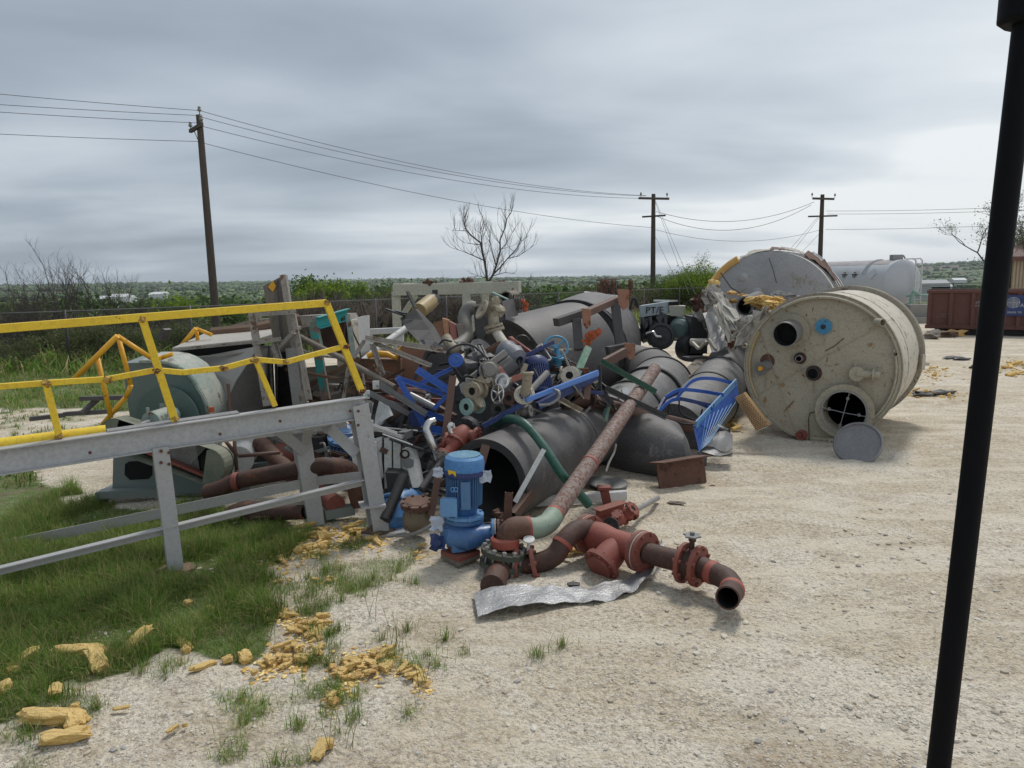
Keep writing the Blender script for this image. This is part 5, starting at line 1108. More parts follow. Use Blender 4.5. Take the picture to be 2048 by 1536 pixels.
m = MB(); m.lathe([(0, 0), (.035, 0), (.035, .03), (0, .03)], c-ax*.075+V((-.03, 0, -.02)), -ax, 20); T.add('yellow_plug', m, M_ora, i)
c = FT(1715, 747, .02); m = MB(); m.tube([c+ax*.08, c-ax*.06], .105, 28); m.tube([c-ax*.03, c-ax*.04+x_*.30], .055, 20); m.lathe([(0, -.012), (.085, -.012), (.085, .012), (0, .012)], c-ax*.04+x_*.22, x_, 20)
for k in range(7):
    a_ = k*.9; m.tube([c+(x_*math.cos(a_)+y_*math.sin(a_))*.11, c+(x_*math.cos(a_)+y_*math.sin(a_))*.16+ax*.03], .008, 5)
T.add('tee_nozzle', m, M_tank)
m = MB(); c = FT(1602, 870, .0); m.tube([c+ax*.07, c-ax*.05+V((.03, 0, 0))], .075, 24); m.wheel(c-ax*.05, ax, .06, .012, 0, .02, 20); T.add('rusty_cap', m, M_oxide)
for px, py in ((1491, 692), (1792, 709), (1538, 626)):
    m = MB(); c = FT(px, py, .0); m.pipe([c+ax*.04, c-ax*.07+V((0, 0, .01))], .036, .008, 16); T.add('lug', m, M_tank)
m = MB(); m.tube([FT(1650, 702, -.03), FT(1668, 693, -.03), FT(1688, 676, -.03)], .006, 5); T.add('scratch_wire', m, M_rustdk)
m = MB(); c0_ = FT(1645, 815, -.03); m.tube([FT(1668, 820, .0), FT(1640, 822, .0), FT(1620, 826, -.01), FT(1617, 838, .0), FT(1618, 868, .0), FT(1619, 890, .02)], .008, 6); m.tube([FT(1708, 772, .0), FT(1712, 780, .02), FT(1700, 790, .03)], .01, 6); T.add('loose_cable', m, M_rustdk)
m = MB(); c = FT(1820, 742, 0)+ax*2.3; m.tube([bc+x_*(TR+.02)-ax*.25-y_*.1, bc+x_*(TR+.16)-ax*.25-y_*.12], .03, 10); m.box(bc+x_*(TR+.03)-ax*.3-y_*.08, (.05, .2, .25)); T.add('side_lug', m, M_tanks)
T.done()
# manhole lid
c = G(1712, 922); lc = c+V((.02, .12, .24)); la = V((-.48, -.66, .58)).normalized()
T = Thing('manhole_cover', 'round grey manhole cover leaning against the beige tank', 'cover'); m = MB()
lc = P(1716, 887, 9.80); lx, ly, ld = basis(la)
m.lathe([(0, .0), (.24, .0), (.275, .006), (.285, .028), (.30, .03), (.315, .016), (.315, -.015), (0, -.015)], lc, la, 48)
T.add('disc', m, paint('cast cover', (.17, .17, .18), (.22, .22, .23), rough=.5, metal=.3, dirt=.5, dcol=(.32, .29, .25), bump=.5))
m = MB(); m.tube([lc+lx*.29, lc+lx*.36+la*.02, lc+lx*.36-ly*.06], .01, 6); T.add('handle', m, M_steel); T.done()
# mouldy insulation block under the tank edge
T = Thing('rusty_grating', 'rust-stained yellow grating strip wedged against the beige tank', 'grating')
a, b_ = P(1480, 790, 10.6), P(1525, 857, 10.3); m = MB(); m.slab([P(1470, 795, 10.6), P(1488, 785, 10.65), P(1538, 850, 10.35), P(1512, 862, 10.25)], V((.05, .08, 0))); T.add('plate', m, M_expm)
m = MB()
for k in range(22):
    for j in range(5):
        q = P(1470, 795, 10.58).lerp(P(1512, 862, 10.23), (k+.5)/22).lerp(P(1488, 785, 10.63).lerp(P(1538, 850, 10.33), (k+.5)/22), (j+.5+.3*(k % 2))/5.6); m.box(q-V((0, .012, 0)), (.014, .012, .014))
T.add('hole_rows', m, M_rustdk); T.done()

# ---- grey fallen tank behind with torn cladding
fc2 = P(1536, 632, 17.0); ax2 = V((.50, .86, 0)).normalized(); fc2.z = 1.5
T = Thing('grey_tank', 'fallen grey-skinned tank with torn cladding behind the beige tank', 'tank')
m = MB(); m.lathe([(0, -.16), (.5, -.14), (1.0, -.09), (1.35, -.03), (1.5, .03)], fc2, ax2, 72); i = T.add('end_skin', m, M_shell)
m = MB(); m.lathe([(1.5, .03), (1.5, 2.1), (0, 2.1)], fc2, ax2, 72); T.add('shell', m, paint('dirty white cladding', (.50, .48, .45), (.40, .38, .35), rough=.6, dirt=.6, dcol=(.25, .21, .18), rust=.25, rcol=(.16, .12, .09), stretch=(1, 1, 1), bump=.5))
x2, y2, _ = basis(ax2)
def on2(ang, h, off=0): return fc2+ax2*h+(x2*math.cos(R(ang))+y2*math.sin(R(ang)))*(1.5+off)
for h in (.35, .62, .9, 1.3, 1.75):
    m = MB(); m.tube([on2(a, h+.05*math.sin(a*.13), .012) for a in range(-10, 150, 6)], .012, 5); T.add('strap', m, M_steel)
rnd = random.Random(3)
for k in range(16):
    a0 = rnd.uniform(25, 112); h0 = rnd.uniform(.3, 1.7); m = MB(); rows = []
    for i_ in range(4): rows.append([on2(a0+j*5, h0+i_*.12, .03+.05*rnd.random()+(.05*j*i_/6)) for j in range(5)])
    m.sheet(rows, .006); T.add('torn_cladding', m, (M_rust if k % 3 == 0 else M_alu if k % 3 == 1 else M_cloth))
m = MB(); m.tube([on2(a, .02, .02) for a in range(118, 168, 4)], .085, 8); T.add('yellow_insulation', m, M_insd)
m = MB(); pts = [P(1441, 545, 16.6), P(1462, 575, 16.5), P(1490, 592, 16.4), P(1525, 597, 16.3)]; m.tube(pts, .014, 6); m.tube([P(1538, 516, 16.9), P(1546, 540, 16.75), P(1553, 566, 16.65)], .01, 5); T.add('wire_seam', m, M_darkst)
for px, py in ((1598, 560), (1512, 585), (1484, 556), (1620, 570)): 
    m = MB(); c = P(px, py, 16.6); m.lathe([(0, 0), (.06, 0), (.08, .02), (.11, .03), (.11, .06)], c, ax2, 16); T.add('patch', m, M_shell)
T.done()
m = MB(); rows = [[P(x, y+2*math.sin(x*.3+y), 17.4+k*.4) for x in range(1590, 1636, 6)] for k, y in enumerate((512, 520, 530))]; m.sheet(rows, .01); solo('rusty_sheet', 'rust-brown torn sheet on top between the grey tank and the white tank', 'sheet', m, M_rust)

# ---- white horizontal tank
ca, cb2 = P(1806, 560, 38), P(1585, 566, 47); ca.z = cb2.z = 1.98; axw = (cb2-ca).normalized()
T = Thing('horizontal_tank', 'long pale blue-white horizontal tank with hazard diamonds at right', 'tank')
rw = 1.13; m = MB(); prof = [(0, -.34), (rw*.4, -.30), (rw*.7, -.2), (rw*.9, -.09), (rw, .03)]; m.lathe(prof, ca, axw, 56); T.add('end_dome', m, M_wtank)
m = MB(); m.lathe([(rw, .03), (rw, 9.3), (0, 9.5)], ca, axw, 56); T.add('shell', m, M_wtank)
xw_, yw_, _ = basis(axw)
sgn = -1 if xw_.y > 0 else 1
def onw(h, ang, off=.0): return ca+axw*h+(xw_*sgn*math.cos(R(ang))+yw_*math.sin(R(ang)))*(rw+off)
m = MB(); rows = [[onw(h, a, .006+.004*math.sin(h*7+a)) for h in np.linspace(.3, 8.5, 30)] for a in np.linspace(52, 105, 8)]; m.sheet(rows, .004); T.add('rust_streak_band', m, paint('streaky dirt band', (.36, .37, .40), (.25, .22, .21), rust=.45, rcol=(.24, .18, .16), rough=.6, scale=2, rscale=2))
for k, (h, fillw) in enumerate(((3.05, 0), (2.25, 1), (.05+.9, 2))):
    ang = 22; c = onw(h, ang, .02); u = axw*-1; v_ = (onw(h, ang+8)-onw(h, ang-8)).normalized(); s_ = .26 if k < 2 else .3
    m = MB(); m.slab([c+u*s_, c+v_*s_, c-u*s_, c-v_*s_], (onw(h, ang, .01)-onw(h, ang)).normalized()*.006); i = T.add('hazard_sign', m, M_white if k < 2 else M_wtank)
    if k < 2:
        nv = (onw(h, ang, .02)-onw(h, ang)).normalized()*.012
        m = MB(); m.slab([c+u*s_*.93+nv, c-u*s_*.93+nv, c-v_*s_*.93+nv], nv*.3); m.box(c+v_*.09+nv, (.12, .02, .03)); m.box(c+v_*.05+u*.07+nv, (.03, .02, .07)); m.box(c+v_*.05-u*.07+nv, (.03, .02, .07)); T.add('sign_print', m, M_black, i)
        m = MB(); m.box(c-v_*.13+nv*1.6, (.035, .012, .09)); T.add('sign_number', m, M_white, i)
m = MB(); m.tube([onw(1.55, a, .03) for a in range(20, 100, 8)], .03, 6); m.tube([onw(1.7, a, .03) for a in range(20, 100, 8)], .03, 6); T.add('strap', m, M_wtank)
m = MB(); m.box(onw(.55, 90, .12), (.5, .4, .26)); T.add('top_hatch', m, M_steel); m = MB(); m.tube([onw(-.1, 88, .05), onw(-.2, 80, .2)], .04, 6); T.add('vent_tube', m, M_steel)
m = MB()
lx0 = P(1832, 522, 37.6)
for dx in (0, .32):
    b0 = lx0+V((dx, 0, 0)); m.tube([b0+V((-.5, 0, .1)), b0+V((-.1, 0, .12)), b0, V((b0.x+.02, b0.y, .9))], .035, 6)
for k in range(7): m.tube([V((lx0.x, lx0.y, 1.1+k*.3)), V((lx0.x+.32, lx0.y, 1.1+k*.3))], .022, 5)
T.add('ladder', m, M_white)
m = MB(); m.tube([P(1812, 592, 37.4), P(1845, 590, 37.2), P(1862, 591, 37)], .05, 8); m.tube([P(1826, 585, 37.2), P(1822, 600, 37.3), P(1818, 625, 37.3), P(1817, 650, 37.3)], .09, 8); m.tube([P(1825, 582, 37.2), P(1838, 588, 37.2)], .08, 8); T.add('pipework', m, M_mintf)
for h in (1.0, 5.5):
    c = onw(h, -90); m = MB(); m.box((c.x, c.y, .58), (1.6, .4, 1.3)); T.add('saddle', m, M_cast)
T.done()
m = MB(); m.box(P(1835, 622, 36.5)+V((0, 0, -.1)), (1.0, .6, .85)); m.box(P(1822, 634, 36)+V((0, 0, -.2)), (3.0, .5, .35)); solo('concrete_block', 'low concrete plinth with dark box below the white tank end', 'plinth', m, M_cast)

# ---- dumpster
dl = GY(1852, 29.5, 0); DX = dl.x; DY = 29.5; DW = 7.0; DH = 1.42
_a = -math.atan2(DX, DY); _f = V((math.cos(_a), math.sin(_a), 0))
def du(px):
    r_ = ray(px, 620); t_ = (DX*_f.y-DY*_f.x)/(r_.x*_f.y-r_.y*_f.x); q = V((r_.x*t_-DX, r_.y*t_-DY, 0)); return DX+q.dot(_f)
T = Thing('dumpster', 'long dark red roll-off dumpster at the right edge', 'dumpster')
m = MB(); z0 = .28
m.slab([V((DX, DY, z0)), V((DX+DW, DY, z0)), V((DX+DW, DY, z0+DH)), V((DX, DY, z0+DH))], V((0, .05, 0))); m.slab([V((DX, DY+2.3, z0)), V((DX+DW, DY+2.3, z0)), V((DX+DW, DY+2.3, z0+DH)), V((DX, DY+2.3, z0+DH))], V((0, .05, 0)))
m.slab([V((DX, DY, z0)), V((DX, DY+2.3, z0)), V((DX, DY+2.3, z0+DH)), V((DX, DY, z0+DH))], V((.05, 0, 0))); m.slab([V((DX, DY, z0)), V((DX+DW, DY, z0)), V((DX+DW, DY+2.3, z0)), V((DX, DY+2.3, z0))], V((0, 0, .05))); T.add('body', m, M_dump)
m = MB(); m.beam((DX-.06, DY-.03, z0+DH), (DX+DW, DY-.03, z0+DH), .14, .12); m.beam((DX-.06, DY-.03, z0+.04), (DX+DW, DY-.03, z0+.04), .14, .14); m.beam((DX, DY+2.3, z0+DH), (DX+DW, DY+2.3, z0+DH), .14, .12); T.add('rim', m, M_dump, bevel=.01)
for k in range(10):
    m = MB(); m.beam((DX+.05+k*.74, DY-.05, z0+.1), (DX+.05+k*.74, DY-.05, z0+DH-.05), .13, .09, up=(0, 1, 0)); T.add('rib', m, M_dump)
m = MB(); m.beam((DX+.3, DY+.4, .14), (DX+DW, DY+.4, .14), .2, .26); m.beam((DX+.3, DY+1.9, .14), (DX+DW, DY+1.9, .14), .2, .26); m.tube([(DX+.45, DY+.05, .16), (DX+.45, DY+.35, .16)], .16, 16); T.add('runner', m, M_black)
m = MB(); m.slab([V((DX+.1, DY-.001, z0+.74)), V((DX+.2, DY-.001, z0+.74)), V((DX+.2, DY-.001, z0+1.1)), V((DX+.1, DY-.001, z0+1.1))], V((0, -.01, 0)))
sx0 = du(2011)
m = MB(); m.slab([V((sx0, DY-.11, z0+.5)), V((sx0+1.6, DY-.11, z0+.5)), V((sx0+1.6, DY-.11, z0+1.28)), V((sx0, DY-.11, z0+1.28))], V((0, -.02, 0))); i = T.add('company_sign', m, M_blued)
m = MB(); cgl = V((sx0+.22, DY-.145, z0+1.0))
for k in range(3): m.lathe([(.19-.06*k, -.008), (.205-.06*k, -.008), (.205-.06*k, .008), (.19-.06*k, .008), (.19-.06*k, -.008)], cgl, (0, 1, 0), 24)
m.box(cgl, (.38, .012, .02)); m.box(cgl, (.02, .012, .38)); T.add('globe_emblem', m, M_white, i)
def text(name, s, loc, size, mat, rot=(R(90), 0, 0), ext=.004):
    cu = bpy.data.curves.new(name, 'FONT'); cu.body = s; cu.size = size; cu.extrude = ext; cu.resolution_u = 2
    o = bpy.data.objects.new(name+'_tmp', cu); COL.objects.link(o); dg = bpy.context.evaluated_depsgraph_get(); me = bpy.data.meshes.new_from_object(o.evaluated_get(dg))
    bpy.data.objects.remove(o); bpy.data.curves.remove(cu); me.materials.clear(); me.materials.append(mat)
    M = Matrix.Translation(loc) @ (rot if isinstance(rot, Matrix) else (Matrix.Rotation(rot[2], 4, 'Z') @ Matrix.Rotation(rot[1], 4, 'Y') @ Matrix.Rotation(rot[0], 4, 'X')))
    me.transform(M); return me
def addtext(T, parent_ob, name, s, loc, size, mat, rot=(R(90), 0, 0)):
    me = text(name, s, loc, size, mat, rot); me.transform(Matrix.Translation(-T.obj.location)); me.name = name
    o = bpy.data.objects.new(name, me); COL.objects.link(o); o.parent = parent_ob; return o
T.done(); sg_ = T.ob[i]
txt_after = True
addtext(T, sg_, 'sign_text', 'L A L Inc.', (sx0+.30, DY-.14, z0+.84), .18, M_white)
addtext(T, sg_, 'sign_text', 'ENNIS, TX   WACO, TX', (sx0+.05, DY-.14, z0+.60), .1, M_white)
addtext(T, T.ob[0], 'dumpster_number', '2003', (DX+.28, DY-.012, z0+.40), .26, paint('faded number', (.19, .11, .095), rough=.7, rust=.4))
addtext(T, T.ob[0], 'warning_text', 'CAUTION', (du(1941), DY-.012, z0+.96), .12, M_white)
addtext(T, T.ob[0], 'warning_text', 'KEEP CLEAR', (du(1941), DY-.012, z0+.84), .09, M_white)
ang_ = -math.atan2(DX, DY); Rz = Matrix.Rotation(ang_, 3, 'Z'); piv = V((DX, DY, 0)); T.obj.location = piv + Rz @ (T.obj.location-piv); T.obj.rotation_euler = (0, 0, ang_)
m = MB(); m.tube([P(1930, 601, 30.5), P(1935, 590, 30.5), P(1944, 587, 30.5), P(1970, 594, 30.5)], .05, 8); solo('bent_pipe', 'bent white pipe poking out of the dumpster', 'pipe', m, M_white)
rnd = random.Random(12)
for k, (px, py, mt, nm) in enumerate(((1876, 672, M_cloth, 'pale crumpled plastic'), (1895, 674, M_woodb, 'brown flattened cardboard'), (1912, 672, M_insd, 'yellow-brown torn cardboard'), (1862, 677, M_wood, 'grey twisted strip'))):
    g_ = G(px, py); m = MB(); m.blob(g_+V((0, 0, .1)), (.35, .25, .16), 30+k, .5, 2); solo('litter', nm+' on the ground in front of the dumpster', 'litter', m, mt)
# ---- tan building
T = Thing('tan_building', 'tan ribbed metal building with dark brown eave at right edge', 'building')
bx = P(2018, 560, 42).x; m = MB(); prof = []
n_ = 60
for k in range(n_): 
    x = bx+k*.2; prof += [(x, 42.0), (x+.12, 42.0), (x+.14, 42.05), (x+.18, 42.05)]
vs = [V((x, y, -.5)) for x, y in prof]+[V((x, y, 3.15)) for x, y in prof]; k = len(prof)
m.add(vs, [(i_, i_+1, k+i_+1, k+i_) for i_ in range(k-1)]); m.slab([V((bx+.02, 42.0, -.5)), V((bx+8, 52, -.5)), V((bx+8, 52, 3.1)), V((bx+.02, 42.0, 3.1))], V((.1, 0, 0))); T.add('wall', m, paint('tan cladding', (.36, .29, .20), (.33, .265, .185), rough=.6, dirt=.2))
m = MB(); m.slab([V((bx-.3, 41.7, 3.1)), V((bx+12, 41.7, 3.1)), V((bx+15, 47, 4.2)), V((bx+3.7, 47, 4.2))], V((0, 0, .12))); m.beam((bx-.3, 41.75, 3.12), (bx+12, 41.75, 3.12), .22, .24); T.add('roof', m, M_dump); T.done()
# ================================================================== the heap
def bar(name, label, cat, a, b, w, h, mat, kind='beam', group=None, bevel=0, **k):
    m = MB(); getattr(m, kind)(V(a), V(b), w, h, **k); return solo(name, label, cat, m, mat, group, bevel=bevel)
def rod(name, label, cat, pts, r, mat, group=None, n=14, hollow=0):
    m = MB()
    if hollow: m.pipe(pts, r, hollow, n+6, inner_m=1, cut_m=0); return solo(name, label, cat, m, [mat, M_void], group)
    m.tube(pts, r, n); return solo(name, label, cat, m, mat, group)
def curve(pts, n=8):
    """smooth the polyline (Catmull-Rom)"""
    p = [V(x) for x in pts]; p = [p[0]*2-p[1]]+p+[p[-1]*2-p[-2]]; out = []
    for i in range(1, len(p)-2):
        for k in range(n):
            t_ = k/n; out.append(.5*((2*p[i])+(p[i+1]-p[i-1])*t_+(2*p[i-1]-5*p[i]+4*p[i+1]-p[i+2])*t_**2+(3*p[i]-p[i-1]-3*p[i+1]+p[i+2])*t_**3))
    out.append(p[-2]); return out
def valve(label, c, d, s, Rf, mats, name='gate_valve', wheel=0.0, ln=2.0, group=None, nb=8, mf=None, bonnet=1.0):
    """flanged valve: body along d, bonnet and stem along s"""
    c, d, s = V(c), V(d).normalized(), V(s).normalized(); T = Thing(name, label, 'valve', group); L2 = Rf*ln/2
    m = MB(); m.lathe([(Rf*.55, -L2), (Rf*.58, -L2*.6), (Rf*.78, -L2*.25), (Rf*.82, 0), (Rf*.78, L2*.25), (Rf*.58, L2*.6), (Rf*.55, L2)], c, d, 24)
    m.lathe([(Rf*.62, 0), (Rf*.55, Rf*.9*bonnet), (Rf*.5, Rf*1.1*bonnet)], c, s, 20); b0 = T.add('valve_body', m, mats)
    for k in (-1, 1):
        m = MB(); m.flange(c+d*k*L2, d, Rf, Rf*.42, Rf*.2, nb, Rf*.09); T.add('flange', m, mf or mats)
        m = MB(); m.lathe([(0, 0), (Rf*.5, 0)], c+d*k*(L2-Rf*.02), d*k, 20); T.add('bore', m, M_void, b0)
    m = MB(); m.flange(c+s*Rf*1.1*bonnet, s, Rf*.78, 0, Rf*.16, 6, Rf*.09); T.add('bonnet_flange', m, mats)
    if wheel:
        m = MB(); e = c+s*(Rf*1.1+wheel*1.25); m.tube([c+s*Rf*1.1, e], Rf*.12, 10); m.lathe([(Rf*.4, 0), (Rf*.2, wheel*.7)], c+s*Rf*1.15, s, 12); T.add('stem', m, mats)
        m = MB(); m.wheel(e, s, wheel, wheel*.085, 5, wheel*.16, 28); T.add('handwheel', m, mats)
    T.done(); return T
def motor(label, a, b, r, mat, name='electric_motor', capm=None, group=None, box=True, fins=26):
    a, b = V(a), V(b); T = Thing(name, label, 'motor', group); d = (b-a).normalized(); ln = (b-a).length; x, y, _ = basis(d)
    m = MB(); m.lathe([(0, 0), (r*.9, 0), (r*.94, ln*.08), (r*.86, ln*.1), (r*.86, ln*.75), (r*.95, ln*.76)], a, d, 32); bd = T.add('motor_body', m, mat)
    m = MB()
    for k in range(fins):
        an = 2*math.pi*k/fins; u = x*math.cos(an)+y*math.sin(an); m.beam(a+u*r*.93+d*ln*.1, a+u*r*.93+d*ln*.75, .006+r*.02, r*.14, up=u)
    T.add('cooling_fins', m, mat, bd)
    m = MB(); m.lathe([(r*.98, ln*.74), (r*1.04, ln*.78), (r*1.03, ln*.93), (r*.9, ln), (0, ln*1.005)], a, d, 36); T.add('fan_cover', m, capm or mat)
    if box: m = MB(); m.box(a+d*ln*.4-V((0, r*1.15, 0)), (r*.9, r*.5, r*.9)); T.add('terminal_box', m, mat, bevel=.006)
    T.done(); return T

# ---- long rusty pipe with elbow, and the spool that hangs from it
T = Thing('rusty_pipe', 'long rusty pipe with flaking grey paint lying diagonally over the dark pipes', 'pipe')
A, B = P(1310, 738, 10.6), P(1108, 1030, 6.55)
m = MB(); m.tube([A, A.lerp(B, .5), B], .088, 32); T.add('pipe_run', m, M_flakes)
E = curve([B, P(1096, 1046, 6.42), P(1075, 1056, 6.32), P(1052, 1056, 6.25)], 6)
m = MB(); m.tube(E, .095, 32); T.add('elbow', m, M_mint)
E2 = curve([P(1054, 1056, 6.25), P(1030, 1056, 6.2), P(1017, 1068, 6.17), P(1012, 1090, 6.17)], 6)
m = MB(); m.tube(E2, .098, 32); T.add('elbow', m, M_rust)
dd = (B-A).normalized()
for k in (.745, 1.0):
    q = A.lerp(B, k); m = MB(); m.lathe([(.08, -.025), (.094, -.018), (.096, .018), (.08, .025)], q, dd, 32); T.add('weld_band', m, M_oxring)
m = MB(); q = P(1052, 1056, 6.25); m.tube([q+V((.035, .01, 0)), q-V((.045, .01, 0))], .102, 32); T.add('weld_band', m, M_oxring)
m = MB(); q = P(1010, 1083, 6.17); m.lathe([(.10, -.05), (.125, -.035), (.125, .03), (.10, .05)], q, (0, 0, 1), 32); T.add('weld_band', m, M_oxring)
fl = P(1008, 1102, 6.15); sx_ = V((-.14, 0, -1)).normalized()
m = MB(); m.flange(fl, sx_, .20, .1, .045, 0, n=36); m.flange(fl+sx_*.11, sx_, .20, .1, .045, 0, n=36); m.lathe([(.15, .02), (.15, .09)], fl, sx_, 32)
T.add('bolted_flange', m, paint('black green flange', (.035, .045, .035), (.06, .07, .055), rough=.4, dirt=.3, rust=.2))
m = MB(); x, y, _ = basis(sx_)
for k in range(12):
    a_ = 2*math.pi*k/12; u = (x*math.cos(a_)+y*math.sin(a_))*.172; m.tube([fl+u-sx_*.055, fl+u+sx_*.175], .011, 8); m.lathe([(0, -.015), (.02, -.015), (.02, .015), (0, .015)], fl+u-sx_*.035, sx_, 6, sm=False); m.lathe([(0, -.015), (.02, -.015), (.02, .015), (0, .015)], fl+u+sx_*.15, sx_, 6, sm=False)
T.add('stud_bolts', m, M_steel)
e0 = fl+sx_*.13; e1 = G(984, 1180)+V((0, 0, .03))
m = MB(); m.tube([e0, e1], .098, 28); T.add('lower_pipe', m, M_rustdk)
m = MB(); m.lathe([(.098, 0), (.118, .0), (.118, .05), (.098, .06)], e0+sx_*.02, sx_, 28); T.add('weld_band', m, M_oxring)
# side branch and S pipe
S = curve([P(1030, 1126, 6.15), P(1068, 1128, 6.15), P(1108, 1112, 6.15), P(1128, 1084, 6.2), P(1150, 1062, 6.3), P(1178, 1056, 6.4)], 7)
m = MB(); m.tube(S, .088, 28); T.add('bent_branch', m, M_rustdk)
for q0, q1 in ((S[0], S[1]), (S[7], S[8])):
    m = MB(); m.flange(q0, q1-q0, .165, .08, .035, 8, .014); T.add('branch_flange', m, M_oxide)
m = MB(); q = S[20]; m.lathe([(.085, -.02), (.097, -.015), (.097, .015), (.085, .02)], q, S[21]-S[19], 28); T.add('weld_band', m, M_oxring)
m = MB(); m.lathe([(0, 0), (.05, 0), (.05, .012), (0, .012)], P(1058, 1080, 6.1), (0, -.3, 1), 20); m.tube([P(1058, 1080, 6.1), P(1056, 1105, 6.12)], .014, 8); T.add('small_handwheel', m, M_white)
# red Y strainer and the rest of the string
a, b_ = P(1184, 1070, 6.4), P(1276, 1100, 6.0); dr = (b_-a).normalized()
m = MB(); m.lathe([(.105, 0), (.13, .03), (.135, .12), (.115, .25), (.12, (b_-a).length-.03), (.10, (b_-a).length)], a, dr, 32)
yb = P(1203, 1130, 6.0); yt = a.lerp(b_, .62); m.tube([yt, yt.lerp(yb, .5), yb], [.10, .125, .128], 28); st_ = T.add('strainer_body', m, M_oxide)
m = MB(); yd = (yb-yt).normalized(); m.flange(yb, yd, .165, 0, .04, 8, .014); m.lathe([(0, .0), (.12, 0), (.12, .035), (0, .035)], yb+yd*.015, yd, 24); T.add('strainer_cap', m, M_oxide, st_)
for q, o in ((a, -1), (b_, 1)):
    m = MB(); m.flange(q+dr*o*.02, dr, .175, .09, .035, 8, .015); T.add('flange', m, M_oxide)
    m = MB(); m.lathe([(.05, -.006), (.172, -.006), (.172, .006), (.05, .006)], q+dr*o*.048, dr, 36); T.add('white_gasket', m, M_cloth)
    m = MB(); m.flange(q+dr*o*.076, dr, .175, .09, .035, 8, .015); T.add('flange', m, M_oxide)
c1 = b_+dr*.09; c2 = P(1364, 1124, 5.72)
m = MB(); m.tube([c1, c2], .088, 28); T.add('pipe_run', m, M_rustdk)
d3 = (c2-c1).normalized()
for o in (0, .12):
    m = MB(); m.flange(c2+d3*(.02+o), d3, .165, .08, .035, 8, .016); T.add('flange', m, M_oxide)
m = MB(); m.lathe([(.10, 0), (.12, 0), (.12, .09), (.1, .09)], c2+d3*.035, d3, 28); m.tube([c2+d3*.08, c2+d3*.08+V((.005, 0, .21))], .022, 10); m.box(c2+d3*.08+V((.005, 0, .21)), (.05, .05, .03)); vb = T.add('butterfly_valve', m, M_rustdk)
m = MB(); q = c2+d3*.08+V((.005, 0, .235)); m.slab([q+V((math.cos(t_)*(.075 if k_ % 3 else .05), math.sin(t_)*(.075 if k_ % 2 else .055), 0)) for k_, t_ in enumerate([i_*.52 for i_ in range(12)])], V((0, 0, .012))); m.box(q+V((0, 0, .02)), (.03, .03, .03)); T.add('valve_plate', m, M_galv, vb)
EE = curve([c2+d3*.16, P(1420, 1143, 5.55), P(1452, 1158, 5.42), P(1464, 1178, 5.28), P(1455, 1196, 5.08)], 7)
m = MB(); m.pipe(EE, .088, .012, 30, inner_m=1, cut_m=0); T.add('end_elbow', m, [M_rustdk, M_void])
for q in (8, 22):
    m = MB(); m.lathe([(.086, -.035), (.094, -.02), (.094, .02), (.086, .035)], EE[q], EE[q+1]-EE[q-1], 28); T.add('weld_band', m, M_oxring)
T.done()

# ---- blue vertical pump
T = Thing('blue_pump', 'blue upright pump with finned motor and slotted fan cover before the open pipe', 'pump')
base = G(902, 1133); zb = .07
pc = P(918, 1090, 6.5); pc.z = 0; up = V((.03, -.0, 1)).normalized()
def pz(z): return pc+up*z
m = MB(); bq = [G(858, 1118), G(905, 1141), G(962, 1118), G(918, 1102)]
m.slab([p+V((0, 0, 0)) for p in bq], V((0, 0, .05))); T.add('base_plinth', m, M_wood, bevel=.004)
m = MB(); m.slab([p+V((0, 0, .052)) for p in bq], V((0, 0, .05))); m.box(pz(.13)+V((-.02, -.1, 0)), (.3, .22, .03), Matrix.Rotation(R(25), 3, 'Z')); T.add('base_plate', m, M_oxide, bevel=.003)
m = MB(); m.lathe([(0, .12), (.14, .12), (.17, .15), (.235, .2), (.25, .27), (.245, .36), (.21, .40), (.235, .42), (.235, .46), (.16, .47)], pc, up, 40)
vol = [pz(.28)+V((math.cos(t_)*.09, math.sin(t_)*.09, 0)) for t_ in np.linspace(-2.6, .6, 9)]
m.tube([pz(.27)+V((-.2, -.05, 0)), pz(.27)+V((-.12, -.17, 0)), pz(.27)+V((.05, -.2, -.01)), pz(.27)+V((.2, -.13, 0)), pz(.28)+V((.34, -.08, 0))], [.09, .12, .13, .125, .11], 24)
cas = T.add('volute_casing', m, M_blue)
m = MB(); m.box(pz(.33)+V((-.02, -.243, 0)), (.10, .012, .04)); T.add('name_plate', m, M_chrome, cas)
m = MB(); m.box(pz(.2)+V((-.05, -.22, -.03)), (.16, .08, .1), Matrix.Rotation(.3, 3, 'Z')); T.add('foot', m, M_blue)
q = pz(.28)+V((.36, -.08, 0)); m = MB(); m.flange(q, (1, 0, 0.05), .175, .08, .03, 8, .014); T.add('outlet_flange', m, M_blue)
m = MB(); m.lathe([(.05, -.006), (.175, -.006), (.175, .006), (.05, .006)], q+V((.024, 0, 0)), (1, 0, .05), 36); T.add('white_gasket', m, M_cloth)
m = MB(); m.flange(q+V((.06, 0, 0)), (1, 0, .05), .17, .08, .03, 8, .014); m.tube([q+V((.03, 0, 0)), q+V((.25, .03, 0))], .08, 20); T.add('mating_flange', m, M_rustdk)
m = MB(); m.flange(pz(.49), up, .235, .1, .035, 8, .016); T.add('motor_flange', m, M_bluel)
m = MB(); m.lathe([(.15, .5), (.17, .6), (.185, .64), (.185, .96), (.195, .97), (.195, 1.0)], pc, up, 40); mb_ = T.add('motor_body', m, M_blue)
for k in range(44):
    t_ = 2*math.pi*k/44; u = V((math.cos(t_), math.sin(t_), 0))
    if -1.75 < math.atan2(u.y, u.x) < -1.1: continue
    m = MB() if k == 0 else m; m.beam(pz(.63)+u*.20, pz(.97)+u*.20, .006, .034, up=u)
T.add('cooling_fins', m, M_blue, mb_)
